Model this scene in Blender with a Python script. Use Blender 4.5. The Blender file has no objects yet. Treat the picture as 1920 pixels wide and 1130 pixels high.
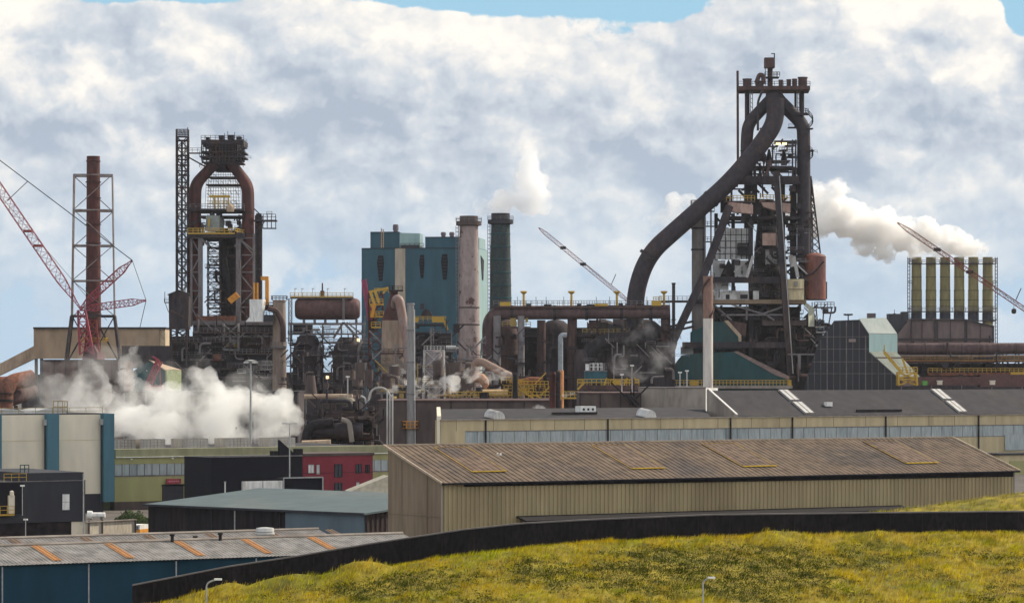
import bpy, bmesh, math, random
import numpy as np
from mathutils import Vector, Matrix, noise as mnoise
R = math.radians
scn = bpy.context.scene
COL = scn.collection

# ------------------------------------------------------------------ camera
# 1 px below = 1 pixel of the 1920 wide photograph; horizon on row 690, eye 25 m above the works' ground
F, HZ, H = 6000.0, 690.0, 25.0
cam_d = bpy.data.cameras.new('camera'); cam = bpy.data.objects.new('camera', cam_d); COL.objects.link(cam)
cam.location = (0, 0, H); cam.rotation_euler = (R(90), 0, 0)
cam_d.sensor_width = 36; cam_d.lens = F/1920*36; cam_d.shift_y = (HZ-565)/1920
cam_d.clip_start = 1; cam_d.clip_end = 30000
scn.camera = cam

# ------------------------------------------------------------------ light
SUN = Vector((0.86, 0.50, 0.0)).normalized()*math.cos(R(40)) + Vector((0, 0, math.sin(R(40))))
sl = bpy.data.lights.new('sun', 'SUN'); sl.energy = 5.0; sl.angle = R(0.5); sl.color = (1.0, 0.90, 0.74)
so = bpy.data.objects.new('sun', sl); COL.objects.link(so)
so.rotation_euler = SUN.to_track_quat('Z', 'Y').to_euler()
vs = scn.view_settings
vs.view_transform = 'Standard'; vs.look = 'None'; vs.gamma = 1; vs.use_curve_mapping = False; vs.exposure = 0.18
cy = scn.cycles
cy.max_bounces = 12; cy.diffuse_bounces = 3; cy.volume_bounces = 10; cy.transparent_max_bounces = 16
cy.volume_step_rate = 0.6; cy.volume_max_steps = 256

def world():
    w = bpy.data.worlds.new('World'); scn.world = w; w.use_nodes = True
    nt = w.node_tree; nt.nodes.clear(); N = nt.nodes.new; L = nt.links.new
    def math_(op, a, b=None, c=None, clamp=False):
        n = N('ShaderNodeMath'); n.operation = op; n.use_clamp = clamp
        for i, v in enumerate((a, b, c)):
            if v is None: continue
            if isinstance(v, (int, float)): n.inputs[i].default_value = v
            else: L(v, n.inputs[i])
        return n.outputs[0]
    def vmath(op, a, b):
        n = N('ShaderNodeVectorMath'); n.operation = op
        for i, v in enumerate((a, b)):
            if isinstance(v, tuple): n.inputs[i].default_value = v
            else: L(v, n.inputs[i])
        return n.outputs[0]
    def mapr(v, a, b, c=0., d=1., smooth=True):
        n = N('ShaderNodeMapRange'); n.interpolation_type = 'SMOOTHSTEP' if smooth else 'LINEAR'; n.clamp = True
        L(v, n.inputs[0])
        for i, q in enumerate((a, b, c, d)): n.inputs[i+1].default_value = q
        return n.outputs[0]
    def mix(f, a, b):
        n = N('ShaderNodeMix'); n.data_type = 'RGBA'
        if isinstance(f, (int, float)): n.inputs[0].default_value = f
        else: L(f, n.inputs[0])
        for i, v in ((6, a), (7, b)):
            if isinstance(v, tuple): n.inputs[i].default_value = (*v, 1)
            else: L(v, n.inputs[i])
        return n.outputs[2]
    d = N('ShaderNodeTexCoord').outputs['Generated']
    sep = N('ShaderNodeSeparateXYZ'); L(d, sep.inputs[0])
    # direction -> (u, v): u along the horizon, v height above it, in units of the camera's field
    az = math_('ARCTAN2', sep.outputs[0], sep.outputs[1])
    el = math_('ARCSINE', sep.outputs[2])
    cmb = N('ShaderNodeCombineXYZ'); L(az, cmb.inputs[0]); L(math_('MULTIPLY', el, 1.25), cmb.inputs[1])
    p0 = cmb.outputs[0]
    def nz(vec, scale, detail, rough=.55, dist=0., typ='FBM'):
        n = N('ShaderNodeTexNoise'); n.noise_type = typ; n.noise_dimensions = '2D'; n.normalize = True
        L(vec, n.inputs['Vector']); n.inputs['Scale'].default_value = scale; n.inputs['Detail'].default_value = detail
        n.inputs['Roughness'].default_value = rough; n.inputs['Distortion'].default_value = dist
        return n.outputs[0]
    def vor(vec, scale, detail, smooth=.6):
        n = N('ShaderNodeTexVoronoi'); n.voronoi_dimensions = '2D'; n.feature = 'SMOOTH_F1'; n.normalize = True
        L(vec, n.inputs['Vector']); n.inputs['Scale'].default_value = scale; n.inputs['Detail'].default_value = detail
        n.inputs['Roughness'].default_value = .5; n.inputs['Smoothness'].default_value = smooth
        return n.outputs['Distance']
    # domain warp
    def vwarp(vec):
        n = N('ShaderNodeTexNoise'); n.noise_dimensions = '2D'; L(vec, n.inputs['Vector'])
        n.inputs['Scale'].default_value = 40; n.inputs['Detail'].default_value = 5; n.inputs['Roughness'].default_value = .6
        o = vmath('SUBTRACT', n.outputs['Color'], (.5, .5, .5))
        s = N('ShaderNodeVectorMath'); s.operation = 'SCALE'; L(o, s.inputs[0]); s.inputs[3].default_value = .014
        return vmath('ADD', vec, s.outputs[0])
    def dens(vec):
        w_ = vwarp(vec)
        a = nz(vmath('ADD', w_, (3.13, 7.7, 0)), 12.5, 9, .565)
        b = vor(vmath('ADD', w_, (1.3, 2.1, 0)), 26, 3.0, .55)
        c = vor(vmath('ADD', w_, (4.3, 5.1, 0)), 75, 2.0, .5)
        return math_('ADD', math_('ADD', math_('MULTIPLY', a, .74), math_('MULTIPLY', math_('SUBTRACT', 1., b), .30)), math_('MULTIPLY', math_('SUBTRACT', 1., c), .07))
    D0 = dens(p0)
    D1 = dens(vmath('ADD', p0, (.0025, .0042, 0)))
    D2 = dens(vmath('ADD', p0, (.008, .013, 0)))
    big = nz(vmath('ADD', p0, (11.2, 4.4, 0)), 6.5, 3, .5)
    # layout of this afternoon's sky: soft elliptical gaps / banks, (px, py, rx, ry, weight)
    def layout(table):
        lay = None
        for (px, py, rx, ry, wt) in table:
            c = (math.atan((px-960)/F), math.atan((HZ-py)/F)*1.25, 0)
            q = vmath('SUBTRACT', p0, c)
            q = vmath('DIVIDE', q, (rx/F, ry/F*1.25, 1.))
            ln = N('ShaderNodeVectorMath'); ln.operation = 'LENGTH'; L(q, ln.inputs[0])
            g = mapr(ln.outputs['Value'], 0., 1., wt, 0.)
            lay = g if lay is None else math_('ADD', lay, g)
        return lay
    cover = math_('ADD', math_('ADD', math_('MULTIPLY', D0, 1.35), -.26), layout(GAPS))
    mask = mapr(cover, .465, .525)
    relief = math_('ADD', math_('MULTIPLY', math_('SUBTRACT', D0, D1), 2.7), math_('MULTIPLY', math_('SUBTRACT', D0, D2), 2.2))
    lit = math_('ADD', math_('ADD', relief, .46), layout(BANKS))
    edge = mapr(cover, .50, .75, .16, 0.)           # thin rims let the sun through
    lit = math_('ADD', lit, edge, clamp=True)
    dark, midc, bright = (.40, .46, .55), (.575, .62, .675), (.93, .885, .82)
    c = mix(mapr(lit, .18, .50, smooth=False), dark, midc)
    c = mix(mapr(lit, .50, .92, smooth=False), c, bright)
    # near the horizon the far clouds sink into pale blue air
    c = mix(mapr(el, .0, .08, .85, 0.), c, (.44, .57, .70))
    sky = N('ShaderNodeTexSky'); sky.sky_type = 'NISHITA'; sky.sun_disc = False
    sky.sun_elevation = math.asin(SUN.z); sky.sun_rotation = math.atan2(SUN.x, SUN.y)
    sky.air_density = 1.0; sky.dust_density = .6; sky.ozone_density = 1.6
    b1 = N('ShaderNodeBackground'); L(sky.outputs[0], b1.inputs[0]); b1.inputs[1].default_value = .085
    # clear air low over the sea is pale blue
    ba = N('ShaderNodeBackground')
    L(mix(mapr(el, .05, .11), (.42, .56, .70), (.33, .56, .72)), ba.inputs[0]); ba.inputs[1].default_value = 1
    mb_ = N('ShaderNodeMixShader'); L(mapr(el, .12, .45, 1., 0.), mb_.inputs[0]); L(b1.outputs[0], mb_.inputs[1]); L(ba.outputs[0], mb_.inputs[2])
    b1 = mb_
    b2 = N('ShaderNodeBackground'); L(c, b2.inputs[0])
    # clouds thin out towards the zenith, where the photograph does not look
    # and away from the sun, behind the viewer, they are lit full in the face
    L(math_('MULTIPLY', mapr(el, .25, .9, 1.0, .75), mapr(sep.outputs[1], .35, -.6, 1.0, 1.85)), b2.inputs[1])
    ms = N('ShaderNodeMixShader')
    L(math_('MULTIPLY', mask, mapr(el, .3, 1.2, 1., .55)), ms.inputs[0]); L(b1.outputs[0], ms.inputs[1]); L(b2.outputs[0], ms.inputs[2])
    out = N('ShaderNodeOutputWorld'); L(ms.outputs[0], out.inputs[0])
    w.cycles.sampling_method = 'MANUAL'; w.cycles.sample_map_resolution = 512
GAPS = [(960, -16, 420, 58, -.52), (1235, -2, 170, 56, -.34), (1925, 30, 70, 95, -.40), (300, -30, 330, 62, -.50),
        (330, 580, 520, 110, -.06), (1650, 560, 420, 90, -.04), (420, 170, 800, 190, .22), (1500, 210, 800, 250, .24), (950, 330, 1000, 230, .20), (60, 150, 260, 200, .1)]
BANKS = [(800, 60, 330, 50, .24), (330, 85, 260, 110, .14), (60, 25, 120, 45, .2), (70, 92, 100, 50, -.22), (560, 210, 260, 110, -.06), (1600, 40, 260, 70, .18),
         (1840, 170, 130, 150, .16), (1270, 70, 160, 60, .10), (1050, 205, 150, 50, -.16), (1250, 335, 150, 50, -.16), (1180, 210, 160, 130, .06),
         (1640, 190, 120, 60, -.10), (760, 360, 200, 80, .05), (980, 340, 90, 90, .08), (1700, 290, 200, 70, .08), (1590, 330, 90, 40, -.14), (200, 320, 220, 60, .06), (300, 240, 300, 40, -.08), (960, 560, 1500, 120, .06)]
world()
# ------------------------------------------------------------------ helpers
UP = Vector((0, 0, 1))
def P(px, py, Y): return Vector(((px-960)/F*Y, Y, H+(HZ-py)/F*Y))
def XY(px, Y): return Vector(((px-960)/F*Y, Y, 0))
def along(p, d, px):                    # how far from p along d until it stands on column px
    k = (px-960)/F
    return (k*p.y-p.x)/(d.x-k*d.y)
TH = R(31.5)                             # the halls share one street grid
G = Vector((math.cos(TH), math.sin(TH), 0)); B = Vector((-math.sin(TH), math.cos(TH), 0))

def mat(name, col, rough=.75, metal=0., col2=None, scale=.25, amount=.5, streak=1., fine=.12, bump=0., spec=.3, spots=None):
    """paint / rust / concrete: a base colour, a second colour in large patches (stretched down the wall by streak), fine mottling"""
    m = bpy.data.materials.new(name); m.use_nodes = True
    nt = m.node_tree; nt.nodes.clear(); N = nt.nodes.new; L = nt.links.new
    tc = N('ShaderNodeNewGeometry'); mp = N('ShaderNodeMapping'); L(tc.outputs['Position'], mp.inputs[0]); mp.inputs['Scale'].default_value = (1, 1, 1/streak)
    n1 = N('ShaderNodeTexNoise'); L(mp.outputs[0], n1.inputs['Vector']); n1.inputs['Scale'].default_value = scale; n1.inputs['Detail'].default_value = 6; n1.inputs['Roughness'].default_value = .62
    r1 = N('ShaderNodeMapRange'); L(n1.outputs[0], r1.inputs[0]); r1.interpolation_type = 'SMOOTHSTEP'
    r1.inputs[1].default_value = .62-.3*amount; r1.inputs[2].default_value = .74-.12*amount; r1.clamp = True
    c2 = col2 or tuple(v*.72 for v in col)
    mx = N('ShaderNodeMix'); mx.data_type = 'RGBA'; L(r1.outputs[0], mx.inputs[0]); mx.inputs[6].default_value = (*col, 1); mx.inputs[7].default_value = (*c2, 1)
    n2 = N('ShaderNodeTexNoise'); L(mp.outputs[0], n2.inputs['Vector']); n2.inputs['Scale'].default_value = scale*7; n2.inputs['Detail'].default_value = 4
    r2 = N('ShaderNodeMapRange'); L(n2.outputs[0], r2.inputs[0]); r2.inputs[1].default_value = .3; r2.inputs[2].default_value = .7; r2.inputs[3].default_value = 1-2*fine; r2.inputs[4].default_value = 1+fine
    mu = N('ShaderNodeMix'); mu.data_type = 'RGBA'; mu.blend_type = 'MULTIPLY'; mu.inputs[0].default_value = 1; L(mx.outputs[2], mu.inputs[6]); L(r2.outputs[0], mu.inputs[7])
    colo = mu.outputs[2]
    if spots:                            # (colour, scale, threshold): ragged patches where paint has come away
        n3 = N('ShaderNodeTexNoise'); L(tc.outputs['Position'], n3.inputs['Vector']); n3.inputs['Scale'].default_value = spots[1]; n3.inputs['Detail'].default_value = 5; n3.inputs['Roughness'].default_value = .7
        r3 = N('ShaderNodeMapRange'); L(n3.outputs[0], r3.inputs[0]); r3.inputs[1].default_value = spots[2]; r3.inputs[2].default_value = spots[2]+.05
        m3 = N('ShaderNodeMix'); m3.data_type = 'RGBA'; L(r3.outputs[0], m3.inputs[0]); L(colo, m3.inputs[6]); m3.inputs[7].default_value = (*spots[0], 1)
        colo = m3.outputs[2]
    bs = N('ShaderNodeBsdfPrincipled'); L(colo, bs.inputs['Base Color']); bs.inputs['Metallic'].default_value = metal
    bs.inputs['Specular IOR Level'].default_value = spec
    rr = N('ShaderNodeMapRange'); L(n1.outputs[0], rr.inputs[0]); rr.inputs[3].default_value = max(.05, rough-.1); rr.inputs[4].default_value = min(1, rough+.15); L(rr.outputs[0], bs.inputs['Roughness'])
    if bump:
        bp = N('ShaderNodeBump'); bp.inputs['Strength'].default_value = .6; bp.inputs['Distance'].default_value = bump; L(n2.outputs[0], bp.inputs['Height']); L(bp.outputs[0], bs.inputs['Normal'])
    o = N('ShaderNodeOutputMaterial'); L(bs.outputs[0], o.inputs[0])
    return m

ORG = {}
def tag(o, label=None, cat=None, group=None, kind=None):
    if label: o['label'] = label
    if cat: o['category'] = cat
    if group: o['group'] = group
    if kind: o['kind'] = kind
    return o
def thing(name, label, cat, loc, group=None):
    o = bpy.data.objects.new(name, None); COL.objects.link(o); o.location = loc; o.empty_display_size = 1
    ORG[o.name] = Vector(loc)
    return tag(o, label, cat, group)
def copy_tree(o, loc=None, parent=None, label=None):
    c = o.copy(); COL.objects.link(c)
    if parent: c.parent = parent
    if loc is not None: c.location = loc; ORG[c.name] = Vector(loc)
    if label: c['label'] = label
    for ch in o.children: copy_tree(ch, None, c)
    return c

EACH = {'opening': 'opening', 'saddle': 'saddle', 'corner_trim': 'corner_trim', 'panel_joint': 'joint', 'skirt': 'skirt', 'cast_house_panels': 'wall_panel', 'bleeder_drum': 'bleeder_drum',
        'flange': 'flange', 'hoop': 'hoop', 'hoops': 'hoop', 'body_hoops': 'hoop', 'stack_bands': 'band', 'pipe_flange': 'flange', 'chute_hood': 'chute_hood', 'service_decks': 'service_deck',
        'boom_joint': 'boom_joint', 'boom_platform': 'boom_platform', 'wall_ribs': 'rib', 'pale_struts': 'strut', 'side_box': 'side_box', 'lit_lamps': 'lamp', 'hopper_cone': 'hopper_cone',
        'cast_house_decks': 'deck', 'top_machinery': 'machine_box', 'column_collar_x': 'collar', 'collars': 'collar', 'landing': 'landing', 'decks': 'deck', 'plant': 'plant_box', 'riser': 'riser', 'gallery_x': 'gallery',
        'yellow_frame_x': 'x', 'trolley': 'trolley', 'leg': 'leg', 'legs': 'leg', 'support_leg': 'support_leg', 'roof_plant': 'roof_plant', 'scaffold_deck': 'deck', 'service_post': 'post', 'floodlights_x': 'x', 'joint': 'joint',
        'upper_girder': 'girder', 'cladding': 'cladding', 'cladding_joints_x': 'x', 'hearth_house': 'hearth_house', 'tie_strut': 'strut', 'cable_run': 'cable', 'mid_deck_x': 'x', 'pale_pipe': 'pipe', 'dark_beam': 'beam'}
class MB:
    def __init__(s): s.v = []; s.f = []; s.smooth = False; s.g = []; s.mass = False
    def add(s, vs, fs):
        n = len(s.v); s.g.append((n, len(s.f))); s.v += [Vector(v) for v in vs]; s.f += [tuple(i+n for i in f) for f in fs]; return s
    def hexa(s, b, t):                   # bottom quad, top quad (both counter-clockwise seen from above)
        s.add(list(b)+list(t), [(3,2,1,0), (4,5,6,7)]+[(i, (i+1)%4, 4+(i+1)%4, 4+i) for i in range(4)]); return s
    def box(s, c, size, rz=0., d=None):
        ax = Vector((math.cos(rz), math.sin(rz), 0)); ay = Vector((-ax.y, ax.x, 0)); c = Vector(c)
        hx, hy, hz = (v/2 for v in size)
        q = [c+ax*a*hx+ay*b*hy for a, b in ((-1,-1), (1,-1), (1,1), (-1,1))]
        return s.hexa([p-UP*hz for p in q], [p+UP*hz for p in q])
    def block(s, c, u, lu, w, lw, z0, z1):   # c = corner, u / w horizontal directions (w to the left of u)
        c = Vector((c[0], c[1], 0)); q = [c, c+u*lu, c+u*lu+w*lw, c+w*lw]
        return s.hexa([p+UP*z0 for p in q], [p+UP*z1 for p in q])
    def pbox(s, x0, y0, x1, y1, Y, dep, yaw=0.):  # a box whose front spans these columns and rows at distance Y
        a, b = P(x0, y1, Y), P(x1, y0, Y)
        if not yaw: return s.hexa([a, Vector((b.x, Y, a.z)), Vector((b.x, Y+dep, a.z)), Vector((a.x, Y+dep, a.z))], [Vector((a.x, Y, b.z)), b, Vector((b.x, Y+dep, b.z)), Vector((a.x, Y+dep, b.z))])
        ax = Vector((math.cos(yaw), math.sin(yaw), 0)); ay = Vector((-ax.y, ax.x, 0))
        c = Vector((b.x, Y, 0)) if yaw < 0 else Vector((a.x, Y, 0))
        if yaw < 0:
            t = along(c, -ax, x0); c = c-ax*t
        else: t = along(c, ax, x1)
        return s.block(c, ax, t, ay, dep, a.z, b.z)
    def beam(s, p, q, w, h=None):
        p, q = Vector(p), Vector(q); h = h or w; d = q-p
        if d.length < 1e-4: return s
        d.normalize(); a = d.cross(UP)
        if a.length < 1e-3: a = Vector((1, 0, 0))
        a.normalize(); b = a.cross(d).normalized()
        o = [a*w/2*i+b*h/2*j for i, j in ((-1,-1), (1,-1), (1,1), (-1,1))]
        s.add([p+x for x in o]+[q+x for x in o], [(0,1,2,3), (7,6,5,4)]+[(i, 4+i, 4+(i+1)%4, (i+1)%4) for i in range(4)]); return s
    def tube(s, pts, r, seg=12, caps=True, r1=None):
        pts = [Vector(p) for p in pts]; n = len(pts); s.smooth = True
        a = None; rings = []
        for i, p in enumerate(pts):
            d = (pts[min(i+1, n-1)]-pts[max(i-1, 0)]).normalized()
            if a is None:
                a = d.cross(UP)
                if a.length < .01: a = d.cross(Vector((0, 1, 0)))
            a = (a-d*a.dot(d)).normalized(); b = d.cross(a)
            rr = r[i] if isinstance(r, (list, tuple)) else (r if r1 is None else r+(r1-r)*i/(n-1))
            rings.append([p+(a*math.cos(t)+b*math.sin(t))*rr for t in (2*math.pi*k/seg for k in range(seg))])
        vs = [v for g in rings for v in g]
        fs = [(i*seg+k, i*seg+(k+1)%seg, (i+1)*seg+(k+1)%seg, (i+1)*seg+k) for i in range(n-1) for k in range(seg)]
        if caps: fs += [tuple(range(seg-1, -1, -1)), tuple((n-1)*seg+k for k in range(seg))]
        return s.add(vs, fs)
    def lathe(s, c, prof, seg=20):        # prof: (radius, z) from bottom to top, absolute z
        s.smooth = True; c = Vector((c[0], c[1], 0))
        vs = [c+Vector((r*math.cos(2*math.pi*k/seg), r*math.sin(2*math.pi*k/seg), z)) for r, z in prof for k in range(seg)]
        n = len(prof)
        fs = [(i*seg+k, i*seg+(k+1)%seg, (i+1)*seg+(k+1)%seg, (i+1)*seg+k) for i in range(n-1) for k in range(seg)]
        fs += [tuple(range(seg-1, -1, -1)), tuple((n-1)*seg+k for k in range(seg))]
        return s.add(vs, fs)
    def prism(s, poly, ext):              # planar polygon swept along ext
        n = len(poly); poly = [Vector(p) for p in poly]; ext = Vector(ext)
        nrm = sum(((poly[i]-poly[0]).cross(poly[(i+1)%n]-poly[0]) for i in range(n)), Vector())
        if nrm.dot(ext) > 0: poly = poly[::-1]
        return s.add(poly+[p+ext for p in poly], [tuple(range(n)), tuple(range(2*n-1, n-1, -1))]+[((i+1)%n, i, n+i, n+(i+1)%n) for i in range(n)])
    def corr(s, a, b, c, d, pitch, amp, n, thick=0.):
        """corrugated sheet: a->b bottom edge, c->d top edge, ribs run a->c; n outward"""
        a, b, c, d, n = map(Vector, (a, b, c, d, n)); k = max(1, int(round((b-a).length/pitch)))
        vs = []; ts = []
        for i in range(k):
            for t, h in ((0, 0), (.42, 0), (.5, 1), (.92, 1)): ts.append(((i+t)/k, h))
        ts.append((1, 0))
        for t, h in ts: vs += [a.lerp(b, t)+n*amp*h, c.lerp(d, t)+n*amp*h]
        fs = [(2*i, 2*i+2, 2*i+3, 2*i+1) for i in range(len(ts)-1)]
        return s.add(vs, fs)
    def rail(s, pts, h=1.1, gap=2.2, w=.10):
        pts = [Vector(p) for p in pts]
        for p, q in zip(pts[:-1], pts[1:]):
            for z in (h, h*.52): s.beam(p+UP*z, q+UP*z, w)
            k = max(1, int((q-p).length/gap))
            for i in range(k+1):
                t = p.lerp(q, i/k); s.beam(t, t+UP*h, w)
        return s
    def truss(s, p, q, w, h, n, r, up=UP, taper=None):
        """lattice girder / boom of four chords from p to q"""
        p, q = Vector(p), Vector(q); d = (q-p).normalized(); a = d.cross(up).normalized(); b = a.cross(d).normalized()
        st = []
        for i in range(n+1):
            t = i/n; k = 1.
            if taper: k = max(.18, min(1, t/taper if taper else 1, (1-t)/taper))
            c = p.lerp(q, t); st.append([c+(a*x*w/2+b*y*h/2)*k for x, y in ((-1,-1), (1,-1), (1,1), (-1,1))])
        for i in range(n):
            for j in range(4):
                s.beam(st[i][j], st[i+1][j], r)
                jj = (j+1)%4
                u, v = (j, jj) if i%2 else (jj, j)
                s.beam(st[i][u], st[i+1][v], r*.7)
                if i: s.beam(st[i][j], st[i][jj], r*.6)
        return s
    def tower(s, base, top, n, r, rb=None, xb=True, mids=True):
        """lattice tower between two quads (4 points each)"""
        rb = rb or r*.7; base = [Vector(p) for p in base]; top = [Vector(p) for p in top]
        for i in range(4): s.beam(base[i], top[i], r)
        for k in range(n):
            lo = [base[i].lerp(top[i], k/n) for i in range(4)]; hi = [base[i].lerp(top[i], (k+1)/n) for i in range(4)]
            for i in range(4):
                j = (i+1)%4
                if xb: s.beam(lo[i], hi[j], rb); s.beam(lo[j], hi[i], rb)
                else:
                    if (k+i)%2: s.beam(lo[i], hi[j], rb)
                    else: s.beam(lo[j], hi[i], rb)
                s.beam(hi[i], hi[j], rb)
        return s
    def deck(s, x0, x1, y, Y, dep, th=.5):  # a floor whose front edge spans columns x0..x1 on row y
        a, b = P(x0, y, Y), P(x1, y, Y)
        return s.box(((a.x+b.x)/2, Y+dep/2, a.z-th/2), (b.x-a.x, dep, th))
    def build(s, name, m, parent=None, label=None, cat=None, group=None, kind=None, org=None):
        if parent is not None and name in EACH and len(s.g) > 1:       # separate pieces become separate parts of the same name
            o = None
            for i, (v0, f0) in enumerate(s.g):
                v1, f1 = s.g[i+1] if i+1 < len(s.g) else (len(s.v), len(s.f))
                k = MB(); k.smooth = s.smooth; k.add(s.v[v0:v1], [tuple(j-v0 for j in f) for f in s.f[f0:f1]]); q = k.build(EACH[name], m, parent); o = o or q
            return o
        if s.mass: kind = kind or 'stuff'
        me = bpy.data.meshes.new(name)
        if parent is not None: o_ = ORG[parent.name]
        elif org is not None: o_ = Vector(org)
        else:
            xs = [v.x for v in s.v]; ys = [v.y for v in s.v]; o_ = Vector(((min(xs)+max(xs))/2, (min(ys)+max(ys))/2, min(v.z for v in s.v)))
        me.from_pydata([v-o_ for v in s.v], [], s.f)
        if s.smooth:
            me.polygons.foreach_set('use_smooth', [True]*len(me.polygons)); me.set_sharp_from_angle(angle=R(38))
        me.materials.append(m)
        o = bpy.data.objects.new(name, me); COL.objects.link(o); ORG[o.name] = o_
        if parent is not None: o.parent = parent
        else: o.location = o_
        return tag(o, label, cat, group, kind)

def fillet(pts, rad, n=6):
    pts = [Vector(p) for p in pts]; out = [pts[0]]
    for a, b, c in zip(pts[:-2], pts[1:-1], pts[2:]):
        u = (a-b); w = (c-b); t = min(rad, u.length*.49, w.length*.49); u.normalize(); w.normalize()
        p, q = b+u*t, b+w*t
        for i in range(n+1):
            k = i/n; out.append(p*(1-k)**2+b*2*k*(1-k)+q*k*k)
    out.append(pts[-1]); return out
def quad(c, w, d, z, yaw=0.):            # four corners of a rectangle round c
    ax = Vector((math.cos(yaw), math.sin(yaw), 0)); ay = Vector((-ax.y, ax.x, 0)); c = Vector((c[0], c[1], z))
    return [c-ax*w/2-ay*d/2, c+ax*w/2-ay*d/2, c+ax*w/2+ay*d/2, c-ax*w/2+ay*d/2]
def clutter(x0, y0, x1, y1, Y, dep, n, seed, kinds='bpdr', w=.5, ml=40):
    """the tangle of beams, pipes, decks and rails that fills the gaps of a works structure"""
    rnd = random.Random(seed); m = MB(); m.mass = True
    for i in range(n):
        k = rnd.choice(kinds); px, py = rnd.uniform(x0, x1), rnd.uniform(y0, y1); yy = Y+rnd.uniform(0, dep); u = yy/F
        if k == 'b':
            p = P(px, py, yy); L_ = rnd.uniform(ml*.25, ml)*u
            d = rnd.choice((Vector((1, 0, 0)), Vector((0, 0, 1)), Vector((.7, 0, .7)), Vector((-.7, 0, .7)), Vector((0, 1, 0))))
            m.beam(p, p+d*L_, rnd.uniform(.5, 1.1)*w)
        elif k == 'p':
            p = P(px, py, yy); q = p+Vector((rnd.uniform(-25, 25)*u, 0, 0)); r_ = q+UP*rnd.uniform(-25, 25)*u
            if (q-p).length > 1.5 and (r_-q).length > 1.5: m.tube(fillet([p, q, r_], 1.5, 3), rnd.uniform(.25, .6)*w*2, 7)
        elif k == 'd':
            L_ = rnd.uniform(12, 34); m.deck(px, min(px+L_, x1+6), py, yy, rnd.uniform(2, 5), .35)
            a = P(px, py, yy); b = P(min(px+L_, x1+6), py, yy); m.rail([a, b])
        elif k == 'r':
            L_ = rnd.uniform(12, 34); m.rail([P(px, py, yy), P(px+L_, py, yy)])
        elif k == 'x':
            s_ = rnd.uniform(4, 12); m.pbox(px, py, px+s_, py+rnd.uniform(.6, 1.4)*s_, yy, rnd.uniform(2, 5), rnd.choice((0, 0, -.2)))
        elif k == 'c':
            c = P(px, py, yy); m.lathe(c, [(rnd.uniform(1, 2), c.z), (rnd.uniform(1, 2), c.z+rnd.uniform(2, 6))], 10)
        elif k == 'v':
            p = P(px, py, yy); m.tube([p, p+UP*rnd.uniform(10, 40)*u], rnd.uniform(.2, .5), 7)
    return m

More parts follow.
